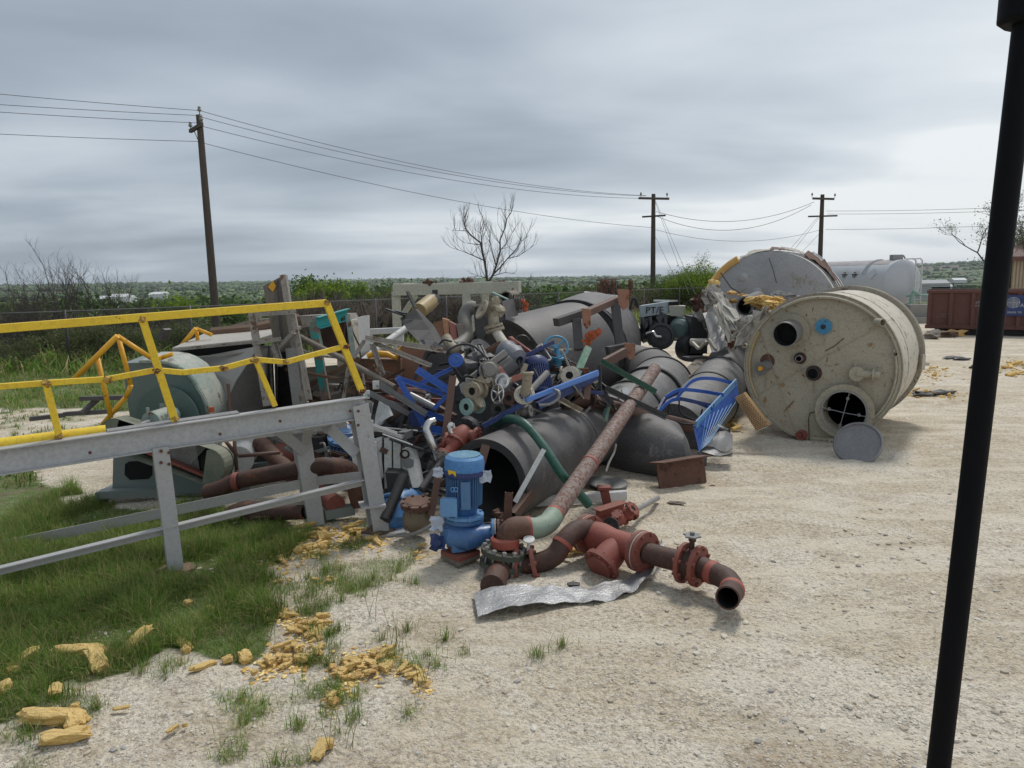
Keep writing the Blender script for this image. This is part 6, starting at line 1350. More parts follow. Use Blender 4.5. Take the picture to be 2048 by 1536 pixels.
m = MB(); m.box(pz(.78)+V((.03, -.20, 0)), (.11, .03, .33)); m.box(pz(.78)+V((.03, -.217, 0)), (.035, .01, .13)); T.add('motor_panel', m, M_blue, mb_, bevel=.004)
m = MB(); m.box(pz(.66)+V((-.16, -.22, 0)), (.185, .10, .20)); jb = T.add('junction_box', m, M_bluel, bevel=.012)
m = MB(); m.box(pz(.66)+V((-.16, -.275, 0)), (.195, .012, .21)); T.add('junction_lid', m, M_bluel, jb, bevel=.004)
m = MB(); m.wheel(pz(.86)+V((-.12, -.205, 0)), (0, 1, 0), .022, .008, 0, .001, 14); m.wheel(pz(.86)+V((-.085, -.205, 0)), (0, 1, 0), .022, .008, 0, .001, 14); m.tube([pz(.83)+V((-.14, -.2, 0)), pz(.83)+V((-.06, -.2, 0))], .008, 6); T.add('lifting_eye', m, M_bluel, mb_)
m = MB(); m.lathe([(.20, .985), (.235, 1.02), (.237, 1.13), (.225, 1.19), (.19, 1.22), (.185, 1.215)], pc, up, 48); fcov = T.add('fan_cover', m, M_bluel)
m = MB(); m.lathe([(.238, .985), (.241, 1.0), (.241, 1.035), (.238, 1.05)], pc, up, 48); T.add('plastic_wrap_band', m, M_blued, fcov)
m = MB()
top = pz(1.222)
for k in range(-9, 10):
    h_ = math.sqrt(max(0, .185**2-(k*.02)**2)); m.beam(top+V((k*.02, -h_, 0)), top+V((k*.02, h_, 0)), .007, .006); m.beam(top+V((-h_, k*.02, .003)), top+V((h_, k*.02, .003)), .006, .005)
m.lathe([(0, .002), (.035, .004), (.035, -.01)], top, up, 8)
T.add('fan_grille', m, paint('chalky light blue', (.22, .45, .62), (.30, .52, .66), rough=.6, dirt=.3, dcol=(.5, .6, .6)), fcov)
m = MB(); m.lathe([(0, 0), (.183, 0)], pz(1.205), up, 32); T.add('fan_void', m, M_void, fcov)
PS = .765; PO = G(908, 1128)
m = MB(); m.slab([pz(1.03)+V((-.175+.0*k, -.17, 0)) + V(o) for k, o in enumerate(((0, 0, 0), (.09, -.055, -.01), (.09, -.055, .045), (0, 0, .055)))], V((.004, -.006, 0))); T.add('yellow_sticker', m, M_yel, fcov)
T.done(); T.obj.scale = (PS,)*3; T.obj.location = T.obj.location + V((.0, 0, 0))
def pz(z, f=pz): 
    q = f(z); o = T_loc; return o + (q-o)*PS
T_loc = T.obj.location.copy()
M_film = paint('pale plastic film', (.55, .60, .70), (.42, .48, .62), rough=.35, dirt=.2, bump=.4)
rnd = random.Random(8)
for c, s_, lab in ((pz(.98)+V((.19, -.06, 0)), .045, 'crumpled clear plastic film wrapped at the right of the blue pump motor'), (pz(1.03)+V((-.23, -.05, 0)), .035, 'white plastic flap sticking out left of the blue pump fan cover'), (pz(.42)+V((-.24, -.1, 0)), .05, 'crumpled plastic film at the left flange of the blue pump'), (pz(.22)+V((-.22, -.15, 0)), .06, 'dark blue crumpled plastic at the foot of the blue pump')):
    m = MB(); rows = [[c+V((rnd.uniform(-.3, .3)+(j-2)*.6, rnd.uniform(-.5, .3), (i-2)*.6+rnd.uniform(-.4, .4)))*s_ for j in range(5)] for i in range(5)]; m.sheet(rows, .003); solo('plastic_film', lab, 'plastic', m, M_blued if 'dark' in lab else M_film)

# ---- lying pump with brown blanked flange
T = Thing('lying_pump', 'light blue pump casing lying down with rusty blanked flange on top', 'pump')
a, b_ = P(772, 1030, 7.2), P(846, 985, 7.75)
m = MB(); m.tube([P(795, 1052, 7.15), P(786, 1040, 7.25), P(795, 1018, 7.4), P(822, 1000, 7.7)], [.10, .17, .19, .16], 32); m.lathe([(.2, -.02), (.22, -.01), (.22, .02), (.2, .03)], P(792, 1022, 7.38), (.3, .9, .35), 32); T.add('casing', m, M_bluel)
fc_ = P(833, 1008, 6.95); ua = V((.03, -.12, 1)).normalized()
m = MB(); m.flange(fc_, ua, .155, 0, .05, 8, .014, n=40); m.lathe([(0, .03), (.1, .03), (.103, .026), (.11, .026)], fc_, ua, 32); T.add('blank_flange', m, M_rust)
m = MB(); m.lathe([(.10, 0), (.12, -.06), (.14, -.12), (.13, -.2), (.08, -.26)], fc_-ua*.02, ua, 28); T.add('neck', m, paint('tan brown casting', (.15, .115, .08), (.20, .16, .11), rust=.3, rough=.7)); T.done()
rod('grey_hose', 'short grey hose bent on the ground left of the blue pump', 'hose', curve([P(792, 1072, 6.9), P(825, 1068, 6.75), P(855, 1055, 6.7), P(872, 1042, 6.75)]), .017, M_steel)

# ---- in and around the front pipe mouth
def PR(px, py, Y): return P(px, py, Y)
m = MB(); m.rhs(P(972, 890, 7.2), P(950, 968, 7.1), .085, .07, .006, up=(0, 1, 0)); solo('box_tube', 'brown hollow box tube leaning into the top of the open pipe', 'box tube', m, M_brown)
bar('flat_bar', 'pale grey flat bar slanting across the open pipe mouth', 'bar', P(1088, 899, 6.95), P(1030, 1004, 6.75), .045, .02, M_white, up=(0, 1, 0))
bar('channel_piece', 'short rusty channel standing upright in front of the pipe mouth', 'channel', P(1018, 985, 6.6), P(1014, 1052, 6.55), .075, .05, M_rust, kind='chan', up=(0, 1, 0))
bar('box_tube', 'dark brown box tube lying inside the right of the pipe mouth', 'box tube', P(1062, 985, 7.2), P(1026, 1032, 6.9), .07, .085, M_brown, kind='rhs')
m = MB()
for k in range(7): m.blob(P(995+k*3, 1025+k*4, 6.9-.03*k), .045, k, .5, 1)
solo('rust_lump', 'ragged rusty iron lump in the mouth of the open pipe', 'scrap', m, M_rust)
rod('black_ring', 'thin black hoop behind the blue pump outlet', 'ring', [P(985, 1062, 6.75)+V((math.cos(t_)*.16, math.sin(t_)*.05, math.sin(t_)*.06)) for t_ in np.linspace(0, 3.4, 12)], .015, M_blackm)
# green hose
T_ = curve([P(990, 850, 8.3), P(1018, 838, 7.85), P(1045, 845, 7.6), P(1072, 872, 7.45), P(1100, 912, 7.3), P(1125, 950, 7.25), P(1150, 978, 7.3), P(1178, 1010, 7.35)], 10)
m = MB(); m.tube(T_, [.046*(1+.05*(k % 2)) for k in range(len(T_))], 16); solo('green_hose', 'thick ribbed green hose draped over the open grey pipe', 'hose', m, M_hose)
# ---- ground items right of centre
rod('round_plate', 'x', 'plate', [(0, 0, 0), (0, 0, .1)], .1, M_steel) if False else None
g_ = G(1215, 972); m = MB(); m.lathe([(0, 0), (.235, 0), (.24, .02), (.22, .03), (0, .03)], g_+V((0, 0, .03)), (0.05, -.05, 1), 40); solo('round_plate', 'flat round grey steel plate lying behind the diagonal pipe', 'plate', m, M_galv)
bar('white_beam', 'long white painted beam lying on gravel behind the diagonal pipe', 'beam', G(1060, 1016)+V((0, 0, .07)), G(1252, 1002)+V((0, 0, .07)), .08, .1, M_white, bevel=.004)
T = Thing('red_support', 'red I-section stub standing behind the diagonal pipe', 'support'); m = MB(); q = P(1213, 1010, 7.75); q.z = .0; m.ibeam(q+V((.02, 0, .0)), P(1208, 978, 7.7), .09, .09, .01, up=(0, 1, 0)); T.add('web', m, M_oxide)
m = MB(); m.box(P(1208, 975, 7.7), (.14, .12, .03)); T.add('head_plate', m, M_oxide); T.done()
bar('red_beam', 'short red I-beam lying in front of the red support', 'beam', P(1192, 1030, 7.35), P(1248, 1012, 7.6), .12, .11, M_oxide, kind='ibeam')
valve('small red valve with black glass flange lying behind the strainer', P(1238, 1040, 7.1), (.75, .55, .3), (-.3, -.4, .9), .075, M_oxide, nb=6, ln=3.2)
valve('small red flanged valve nearest the long grey rod', P(1255, 1027, 7.15), (.6, -.3, .7), (.4, .6, .3), .08, M_oxide, nb=8, ln=2.0)
m = MB(); q = P(1222, 1052, 6.95); m.flange(q, (-.5, -.85, .15), .085, .04, .02, 6, .008); m.lathe([(0, 0), (.04, 0), (.03, .02), (0, .02)], q, (-.5, -.85, .15), 16); solo('black_flange', 'black flange with round sight glass under the small red valve', 'flange', m, M_blackm)
m = MB(); q = P(1264, 1022, 7.25); m.flange(q, (.8, .55, .1), .095, .04, .02, 8, .009); solo('red_flange', 'red flange disc where the grey rod joins', 'flange', m, M_oxide)
rod('grey_rod', 'straight grey rod sticking out right of the small red valves', 'rod', [P(1268, 1022, 7.25), P(1316, 996, 7.9)], .026, M_steel)
# I beam piece
T = Thing('beam_offcut', 'short rusty wide-flange beam offcut lying tilted on the gravel', 'beam offcut'); m = MB()
a, b_ = P(1316, 965, 8.45), P(1414, 948, 8.75); m.ext([(-.15, -.19), (.15, -.19), (.15, -.175), (.01, -.17), (.01, .17), (.15, .175), (.15, .19), (-.15, .19), (-.15, .175), (-.01, .17), (-.01, -.17), (-.15, -.175)], a+V((.02, .1, .02)), b_+V((0, .1, .02)), roll=R(-12)); T.add('beam_section', m, M_rust, bevel=.002); T.done()
m = MB(); m.rhs(P(1393, 1006, 8.25), P(1382, 990, 8.7), .09, .07, .008); solo('box_stub', 'tiny square tube stub under the rusty beam offcut', 'box tube', m, M_brown)
m = MB(); m.blob(G(1352, 1009)+V((0, 0, .02)), (.11, .04, .02), 3, .3, 2); solo('wood_chip', 'flat wood chip on gravel below the beam offcut', 'wood chip', m, M_wood)
# crumpled strip of aluminium
T_top = [(946, 1192), (985, 1186), (1040, 1186), (1100, 1184), (1150, 1180), (1200, 1170), (1250, 1160), (1285, 1150), (1308, 1138), (1322, 1112)]
T_bot = [(956, 1240), (1000, 1232), (1050, 1225), (1110, 1217), (1160, 1209), (1205, 1205), (1240, 1196), (1275, 1182), (1300, 1166), (1328, 1120)]
rnd = random.Random(4); rows = []
for k in range(6):
    r_2 = []
    for i_ in range(46):
        u = i_/45*9; i0 = min(8, int(u)); f_ = u-i0
        tx = T_top[i0][0]*(1-f_)+T_top[i0+1][0]*f_; ty = T_top[i0][1]*(1-f_)+T_top[i0+1][1]*f_; bx_ = T_bot[i0][0]*(1-f_)+T_bot[i0+1][0]*f_; by_ = T_bot[i0][1]*(1-f_)+T_bot[i0+1][1]*f_
        g_ = G(tx+(bx_-tx)*k/5, ty+(by_-ty)*k/5); crp = .030*(mnoise.noise(V((g_.x*9, g_.y*9, 1.0)))+.4)*(.4+u/9)+.025+.03*math.sin(u*.9)
        r_2.append(g_+V((0, 0, crp+rnd.uniform(-.004, .004)+.10*max(0, (u-8.2)))))
    rows.append(r_2)
m = MB(); m.sheet(rows, .004); solo('aluminium_strip', 'long crumpled silver sheet strip lying on gravel in front of the strainer', 'metal strip', m, M_alu)
m = MB(); m.slab([G(1134, 1172)+V((0, 0, .01)), G(1146, 1169)+V((0, 0, .01)), G(1160, 1172)+V((0, 0, .01)), G(1158, 1177)+V((0, 0, .01)), G(1138, 1177)+V((0, 0, .01))], V((0, 0, .02))); solo('slate_flake', 'small dark grey flake on gravel above the silver strip', 'flake', m, M_darkst)

# ---- brown horizontal pipe across
T = Thing('brown_pipe', 'long brown pipe with bolted collar crossing behind the diagonal pipe', 'pipe')
a, b_ = P(1172, 800, 9.2), P(1402, 858, 10.3)
m = MB(); m.tube([a, a.lerp(b_, .5), b_, P(1452, 870, 10.6)], [.085, .08, .085, .085], 24); T.add('pipe_run', m, M_brown)
m = MB(); m.pipe([P(1140, 795, 9.1), a], .13, .02, 28, inner_m=1); m.flange(a, b_-a, .19, .08, .03, 8, .02); T.add('collar', m, [M_rustdk, M_void]); T.done()
rod('pipe_end', 'thick black pipe end on gravel behind the blue ladder foot', 'pipe', [P(1432, 862, 10.5), P(1452, 872, 10.4)], .12, M_blackm)
# ---- blue ladder with safety hoops
T = Thing('blue_ladder', 'bright blue caged ladder leaning on the dark pipe left of the beige tank', 'ladder')
r0, r1 = P(1398, 902, 9.4), P(1474, 768, 11.0)
m = MB(); m.slab([P(1386, 852, 9.5), P(1400, 848, 9.5), P(1474, 766, 11.0), P(1478, 795, 10.9), P(1420, 860, 9.7), P(1398, 906, 9.3), P(1395, 890, 9.35)], V((.01, .04, 0)))
sr = T.add('stringer', m, M_blueb)
m = MB(); m.beam(P(1392, 850, 9.42), P(1472, 764, 10.95), .02, .1); T.add('stringer_flange', m, M_bluel, sr)
m = MB()
for k in range(8):
    m.beam(P(1402+k*2.2, 900-k*2, 9.28), P(1412+k*8.5, 832-k*4, 9.7+.12*k), .006, .006)
T.add('edge_lines', m, M_bluel, sr)
def hoop(p0, pm, p1): m = MB(); pts = curve([P(*p0), P(*pm[0]), P(*pm[1]), P(*p1)], 6); [m.beam(u, w_, .012, .05) for u, w_ in zip(pts, pts[1:])]; return m
T.add('hoop', hoop((1314, 826, 9.8), ((1345, 800, 10.0), (1385, 802, 10.2)), (1426, 818, 9.9)), M_blueb)
T.add('hoop', hoop((1330, 795, 10.1), ((1358, 780, 10.3), (1400, 782, 10.5)), (1448, 790, 10.3)), M_blueb)
T.add('hoop', hoop((1352, 798, 10.3), ((1385, 762, 10.6), (1425, 757, 10.8)), (1472, 768, 10.9)), M_blueb)
m = MB(); m.beam(P(1314, 826, 9.8), P(1330, 797, 10.1), .03, .06); m.beam(P(1330, 797, 10.1), P(1368, 780, 10.5), .02, .05); m.beam(P(1360, 797, 10.0), P(1428, 812, 10.0), .02, .05); T.add('cage_strap', m, M_blued)
T.done()
for k, pts in enumerate((((1338, 808), (1338, 830), (1360, 846), (1395, 850)), ((1358, 800), (1362, 826), (1395, 840), (1405, 818)))): rod('black_cable', 'loose black cable looping under the ladder hoops, '+('left' if not k else 'right')+' loop', 'cable', curve([P(x, y, 9.95) for x, y in pts]), .012, M_black)
m = MB(); rows = [[P(1400+i_*13, 878+(j-1)*10+7*math.sin(i_*1.3+j), 9.9-.14*j) for i_ in range(6)] for j in range(4)]; m.sheet(rows, .01); solo('torn_sheet', 'dark torn sheet metal on gravel at the blue ladder foot', 'sheet', m, M_galv)
m = MB(); rows = [[G(1405+i_*12, 902+j*5)+V((0, 0, .03+.03*math.sin(i_+j))) for i_ in range(6)] for j in range(3)]; m.sheet(rows, .006); solo('torn_sheet', 'flat grey torn sheet on gravel below the dark one', 'sheet', m, M_alu)

# ---- dark angle bracket frame by the rear pipe
T = Thing('bracket_frame', 'dark steel bracket frame with rusty end plates leaning on the huge pipe', 'bracket frame')
for a, b_, w_, mt, nm in (((1112, 645, 11.0), (1170, 625, 11.3), .14, M_darkst, 'beam'), ((1168, 628, 11.2), (1236, 598, 12.4), .12, M_brown, 'beam'), ((1153, 640, 11.1), (1158, 700, 10.9), .13, M_darkst, 'leg'), ((1230, 604, 12.2), (1240, 694, 11.8), .14, M_darkst, 'leg'), ((1215, 702, 11.6), (1256, 694, 11.7), .16, M_darkst, 'beam')):
    m = MB(); m.beam(P(*a), P(*b_), w_, w_*.85, up=(0, 1, 0) if nm == 'leg' else (0, 0, 1)); T.add(nm, m, mt, bevel=.003)
for c, w_, h_ in (((1173, 634, 10.95), .07, .26), ((1247, 596, 12.1), .10, .30), ((1260, 700, 11.4), .09, .22)):
    m = MB(); c = P(*c); m.slab([c+V((-w_, 0, h_/2)), c+V((w_, .03, h_/2-.02)), c+V((w_*.9, .03, -h_/2)), c+V((0, 0, -h_/2-.05)), c+V((-w_*.8, 0, -h_/2+.03))], V((0, .02, 0))); T.add('end_plate', m, paint('peeling orange plate', (.34, .17, .11), (.28, .13, .08), rust=.4, rough=.8, dirt=.4))
T.done()
bar('brown_channel', 'short brown channel under the bracket frame foot', 'channel', P(1208, 727, 10.6), P(1250, 704, 11.2), .07, .13, M_brown)
m = MB(); rnd = random.Random(2)
for k in range(26): 
    u = k/25; c = P(1170+u*26+rnd.uniform(-5, 5), 688-u*28+rnd.uniform(-6, 6), 10.9-.1*u); m.blob(c, (.035, .012, .035), k, .8, 1)
solo('orange_rag', 'frayed orange rag clinging to the huge pipe', 'rag', m, paint('orange rag', (.50, .12, .04), (.40, .09, .04), rough=.9))
# equipment on top of the far end
T = Thing('white_skid', 'white topped skid with rusty valve stems far behind the huge pipe', 'skid'); m = MB(); m.slab([P(1168, 584, 20), P(1228, 590, 19), P(1258, 600, 18.6), P(1258, 640, 18.5), P(1235, 650, 18.6), P(1200, 610, 19)], V((.1, .8, 0))); T.add('deck', m, M_white)
m = MB(); rnd = random.Random(3)
for k in range(16): x = 1196+k*3.0; m.tube([P(x, 590, 19.5), P(x+rnd.uniform(-1, 1), 560+rnd.uniform(0, 10), 19.5)], .016, 5)
m.tube([P(1192, 560, 19.5), P(1238, 558, 19.5)], .014, 5); T.add('railing', m, M_rustdk)
for px in (1202, 1212, 1226, 1258):
    m = MB(); [m.blob(P(px+rnd.uniform(-3, 3), 588-k*6, 19.3), .07, k, .5, 1) for k in range(5)]; T.add('rusty_valve', m, M_rust)
T.done()

# ---- greens: mint post, green angles
bar('mint_post', 'worn green square post leaning between blue valve and bracket frame', 'post', P(1176, 696, 9.3), P(1152, 752, 9.0), .085, .07, paint('worn green post', (.10, .28, .19), (.42, .44, .38), rust=.3, rough=.6, scale=6), up=(0, 1, 0))
bar('green_angle', 'long dark green angle bar lying over the elbow pipe', 'angle bar', P(1200, 726, 9.8), P(1310, 788, 9.6), .05, .07, M_green, kind='angle')
T = Thing('black_angle', 'black angle frame with green tips crossing above the brown pipe', 'angle frame')
for a, b_, mt in (((1202, 730), (1203, 780), M_darkst), ((1203, 778), (1330, 838), M_blackm), ((1182, 770), (1222, 812), M_darkst), ((1222, 810), (1214, 845), M_mintf), ((1196, 770), (1210, 782), M_blackm)):
    m = MB(); m.angle(P(*a, 9.25), P(*b_, 9.15), .075, .07, .012); T.add('bar', m, mt)
T.done()
# ---- blue frames
BL = [((790, 757), (882, 922), .06, M_blueb, 8.1), ((790, 760), (885, 792), .055, M_blueb, 8.5), ((830, 745), (900, 790), .075, M_blueb, 8.3), ((842, 770), (905, 740), .04, M_blueb, 8.6), ((840, 862), (888, 870), .08, M_blueb, 8.2), ((850, 830), (890, 845), .06, M_blueb, 8.4), ((868, 820), (898, 790), .035, M_blueb, 8.25)]
T = Thing('bent_steelwork', 'bent bright blue angle-steel frame sprawled over the left of the heap', 'steel frame')
for a, b_, w_, mt, Y in BL: m = MB(); m.angle(P(*a, Y), P(*b_, Y+.1), w_, w_*1.1, .012); T.add('bar', m, mt)
T.done()
T = Thing('blue_angle_frame', 'long light blue angle bars crossing right over the front pipe', 'steel frame')
m = MB(); m.beam(P(1052, 800, 7.9), P(1196, 744, 8.4), .035, .045); m.beam(P(1052, 804, 7.92), P(1196, 750, 8.42), .035, .012); T.add('bar', m, paint('light blue bar paint', (.10, .24, .62), (.08, .2, .55), rough=.35, dirt=.2))  # this bar's own lighter blue
m = MB(); m.beam(P(966, 852, 7.9), P(1060, 800, 8.0), .05, .05); T.add('bar', m, M_blued)
m = MB(); m.beam(P(1075, 812, 8.3), P(1192, 752, 8.7), .07, .08); T.add('bar', m, M_blued); T.done()
bar('brown_post', 'brown square steel post standing in front of the blue frame', 'post', P(906, 752, 7.9), P(889, 884, 7.75), .075, .075, M_brown, kind='rhs', up=(0, 1, 0))
rod('chrome_tube', 'shiny bent chrome tube hanging on the blue frame', 'tube', curve([P(868, 842, 7.8), P(858, 846, 7.75), P(853, 860, 7.7), P(862, 880, 7.65), P(872, 900, 7.65), P(876, 916, 7.7)]), .042, M_chrome)
# red check valve string above the front pipe
T = Thing('red_valve', 'red double-flanged check valve with black cap lying above the front pipe edge', 'valve')
a, b_ = P(890, 912, 7.55), P(940, 850, 7.9); d = (b_-a).normalized()
m = MB(); m.lathe([(.06, 0), (.07, .15), (.10, .22), (.11, .33), (.08, .42)], a, d, 24); m.tube([a.lerp(b_, .35), a.lerp(b_, .35)+V((-.10, 0, .05))], .06, 16); m.tube([a.lerp(b_, .7), a.lerp(b_, .7)+V((.14, -.05, -.02))], .065, 16); T.add('valve_body', m, M_oxide)
for q, ax_, r in ((a, d, .105), (a.lerp(b_, .42), d, .115), (a.lerp(b_, .35)+V((-.11, 0, .05)), V((-1, 0, .5)), .10), (a.lerp(b_, .7)+V((.15, -.05, -.02)), V((1, -.4, -.1)), .10)):
    m = MB(); m.flange(q, ax_, r, .03, .028, 8, .012); T.add('flange', m, M_oxide)
m = MB(); m.flange(b_, d, .115, 0, .05, 6, .014); T.add('black_cap', m, M_castd)
m = MB(); m.lathe([(0, 0), (.10, 0), (.10, .012)], a-d*.022, d, 24); T.add('white_gasket', m, M_cloth); T.done()
m = MB(); q = P(904, 858, 7.75); m.flange(q, (.9, -.3, .3), .075, .035, .02, 4, .012); m.blob(P(900, 868, 7.8), .05, 2, .5, 2); solo('white_bracket', 'small chipped white bracket right of the brown post', 'bracket', m, M_white)
rod('black_tube', 'dark steel tube slanting down from red valve towards the lying pump', 'tube', [P(888, 916, 7.5), P(843, 978, 7.2)], .035, M_darkst)
bar('brown_post', 'short brown post standing left of the blue pump motor', 'post', P(876, 955, 6.95), P(862, 1030, 6.9), .065, .06, M_brown, up=(0, 1, 0))
# ---- white slatted crate
T = Thing('white_crate', 'chipped white slatted wooden crate in the lower middle of the heap', 'crate')
for k, (x0, w_) in enumerate(((752, 12), (768, 15), (786, 15))):
    m = MB(); m.slab([P(x0, 876+k, 7.9), P(x0+w_, 874+k, 7.9), P(x0+w_-(2 if k == 0 else 0), 980-k*6, 7.75), P(x0+1, 984-k*6, 7.75)], V((0, .03, 0))); T.add('slat', m, M_white, bevel=.003)
m = MB(); m.beam(P(742, 866, 7.95), P(804, 872, 7.95), .05, .05); m.slab([P(750, 880, 8.4), P(800, 880, 8.4), P(800, 980, 8.2), P(750, 985, 8.2)], V((0, .01, 0))); T.add('frame', m, M_black); T.done()
m = MB(); m.slab([P(695, 877, 7.8), P(712, 874, 7.8), P(728, 945, 7.6), P(712, 958, 7.6)], V((0.05, .25, 0))); solo('white_box', 'split white wooden box end just left of the platform leg', 'box', m, M_white, bevel=.004)
m = MB(); m.slab([P(735, 880, 7.85), P(752, 884, 7.85), P(760, 960, 7.75), P(748, 975, 7.7)], V((0.02, .12, 0))); solo('white_board', 'white board standing between the platform leg and the crate', 'board', m, M_white)
m = MB(); m.slab([P(804, 898, 7.9), P(822, 896, 7.9), P(832, 920, 7.85), P(842, 975, 7.6), P(825, 976, 7.6), P(804, 940, 7.8)], V((0.03, .08, 0))); solo('cracked_board', 'white cracked panel with round hole right of the crate', 'panel', m, M_white, bevel=.003)
m = MB(); m.lathe([(.03, 0), (.05, 0), (.055, .02)], P(810, 908, 7.8), (0, -1, 0), 20); solo('round_grommet', 'dark oval grommet on the cracked white panel', 'grommet', m, M_rustdk)
m = MB(); rows = [[P(803+i_*6, 917+j*6+2*math.sin(i_*2+j), 7.72-.02*i_) for i_ in range(5)] for j in range(4)]; m.sheet(rows, .006); solo('crumpled_metal', 'small folded pale metal scrap against the cracked white panel', 'scrap', m, M_alu)
m = MB(); m.chan(P(742, 855, 7.75), P(806, 877, 7.55), .055, .04, .006); m.box(P(743, 852, 7.8), (.04, .04, .13)); solo('white_channel', 'white channel arm reaching right above the crate', 'channel', m, M_white)
m = MB(); m.rhs(P(803, 872, 7.55), P(818, 866, 7.8), .09, .08, .008); solo('galvanised_box', 'small open galvanised box at the end of the white arm', 'box', m, M_galv)
m = MB(); m.slab([P(758, 802, 8.5), P(774, 815, 8.5), P(782, 832, 8.4), P(768, 840, 8.4), P(762, 850, 8.4), P(748, 850, 8.4), P(752, 825, 8.5)], V((.02, .05, 0))); solo('white_sheet', 'white folded sheet triangle above the crate', 'sheet', m, M_white)
rod('white_rod', 'thin white rod running right from the platform leg corner', 'rod', [P(745, 853, 7.9), P(840, 862, 7.9)], .008, M_white); rod('white_rod', 'thin white rod slanting down right over the crate', 'rod', [P(765, 868, 7.5), P(825, 890, 7.5)], .007, M_white)
for k, (a, b_) in enumerate((((752, 770), (850, 832)), ((733, 789), (815, 832)))):
    m = MB(); A_, B_ = P(*a, 8.0-.1*k), P(*b_, 8.1); m.angle(A_, B_, .06, .06, .006); T = Thing('slotted_angle', ('upper' if not k else 'lower')+' perforated grey slotted angle beside the platform corner', 'slotted angle'); T.add('angle_bar', m, M_galv)
    m = MB(); dd = (B_-A_); x, y, d = basis(dd)
    for j in range(18): c = A_+dd*(j+.5)/18; m.lathe([(0, 0), (.012, 0)], c+y*.03-x*.004, -x, 8); m.lathe([(0, 0), (.012, 0)], c+x*.035+y*.011, y, 8)
    T.add('slot_holes', m, M_void); m = MB(); m.box(A_, (.07, .03, .09)); T.add('end_clip', m, M_white); T.done()
rod('grey_tube', 'pale grey tube behind the blue frame slanting down right', 'tube', [P(820, 790, 8.4), P(875, 818, 8.3)], .04, M_steel)
bar('red_bar', 'horizontal dull red bar behind the blue frame', 'bar', P(835, 800, 8.8), P(900, 803, 8.6), .05, .06, M_oxide)
motor('small dark blue finned motor nestled behind the blue frame', P(834, 838, 8.4), P(856, 826, 8.9), .11, M_blued, box=False)
# ---- rusty truss of slim angles
T = Thing('truss_frame', 'slim rust-spotted truss of angle bars behind the yellow rail end', 'truss')
for a, b_, w_ in (((730, 680), (892, 706), .06), ((732, 684), (710, 718), .05), ((745, 688), (766, 752), .05), ((750, 690), (862, 735), .05), ((856, 706), (832, 760), .04), ((700, 735), (690, 800), .05)):
    m = MB(); m.angle(P(*a, 9.0), P(*b_, 8.9), w_, w_, .01); T.add('bar', m, M_weather if w_ > .04 else M_darkst)
T.done()
# planks and boards
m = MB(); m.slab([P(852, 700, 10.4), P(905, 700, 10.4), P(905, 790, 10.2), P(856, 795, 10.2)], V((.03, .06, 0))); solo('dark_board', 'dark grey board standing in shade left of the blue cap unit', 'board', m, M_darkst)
m = MB(); m.slab([P(612, 735, 11.4), P(700, 728, 11.4), P(706, 800, 11.2), P(618, 812, 11.2)], V((.03, .06, 0))); solo('mossy_board', 'grimy grey-brown panel standing behind the teal-patched post', 'panel', m, paint('grimy panel', (.20, .18, .145), (.14, .13, .10), rough=.8, dirt=.5, rust=.3))
m = MB(); m.beam(P(605, 772, 10.2), P(690, 776, 10.2), .14, .1); solo('pale_timber', 'pale horizontal timber crossing behind the teal-patched post', 'timber', m, M_weather)
m = MB(); m.slab([P(700, 762, 11.0), P(800, 765, 11.0), P(806, 812, 10.8), P(700, 812, 10.8)], V((.03, .3, 0))); solo('brown_box', 'low brown wooden box under the reddish board', 'box', m, M_woodb)
m = MB(); m.slab([P(795, 775, 10.0), P(845, 778, 10.0), P(862, 840, 9.6), P(790, 845, 9.6)], V((.03, .06, 0))); solo('red_sheeting', 'dull dark red panel lying behind the slotted angles', 'panel', m, paint('dull red panel', (.15, .045, .035), (.11, .035, .03), rough=.7, dirt=.4))
m = MB(); m.slab([P(795, 690, 11.0), P(862, 690, 11.0), P(872, 790, 10.6), P(796, 800, 10.6)], V((.03, .06, 0))); solo('red_board', 'large reddish-brown board standing in the middle of the heap', 'board', m, M_ply)
T = Thing('brown_crate', 'brown timber crate panel left of the reddish board', 'crate')
m = MB(); m.slab([P(712, 720, 10.6), P(796, 722, 10.6), P(797, 765, 10.5), P(718, 760, 10.5)], V((.03, .4, 0))); T.add('side_board', m, M_ply)
m = MB(); m.beam(P(710, 720, 10.5), P(797, 722, 10.5), .05, .05); m.beam(P(797, 700, 10.45), P(799, 800, 10.4), .05, .05, up=(0, 1, 0)); m.beam(P(728, 722, 10.45), P(735, 795, 10.4), .06, .04, up=(0, 1, 0)); m.beam(P(716, 760, 10.4), P(800, 762, 10.4), .05, .05); T.add('batten', m, M_woodb); T.done()
m = MB(); m.slab([P(700, 690, 11.6), P(740, 688, 11.6), P(790, 700, 11.6), P(800, 720, 11.6), P(700, 722, 11.6)], V((0, .1, 0))); solo('pale_sheeting', 'pale grey panel behind the arched orange tube', 'panel', m, M_cast)
T = Thing('split_timber', 'split orange-brown timber pieces standing behind the dark crumpled duct', 'timber')
for a, b_, c, mt in (((866, 645), (886, 640), (893, 690), M_ply), ((884, 636), (896, 640), (898, 690), M_raww), ((897, 642), (912, 650), (905, 690), M_oxide), ((912, 648), (928, 648), (925, 690), M_wood)):
    m = MB(); m.slab([P(*a, 11.2), P(*b_, 11.2), P(b_[0]+3, c[1], 11), P(a[0]+8, c[1], 11)], V((.02, .08, 0))); T.add('plank', m, mt)
T.done()
T = Thing('crushed_duct', 'dark crumpled rectangular duct propped up left of the reddish timbers', 'duct')
m = MB(); cr = [P(800, 640, 10.0), P(832, 618, 10.2), P(862, 655, 9.8), P(838, 668, 9.6)]
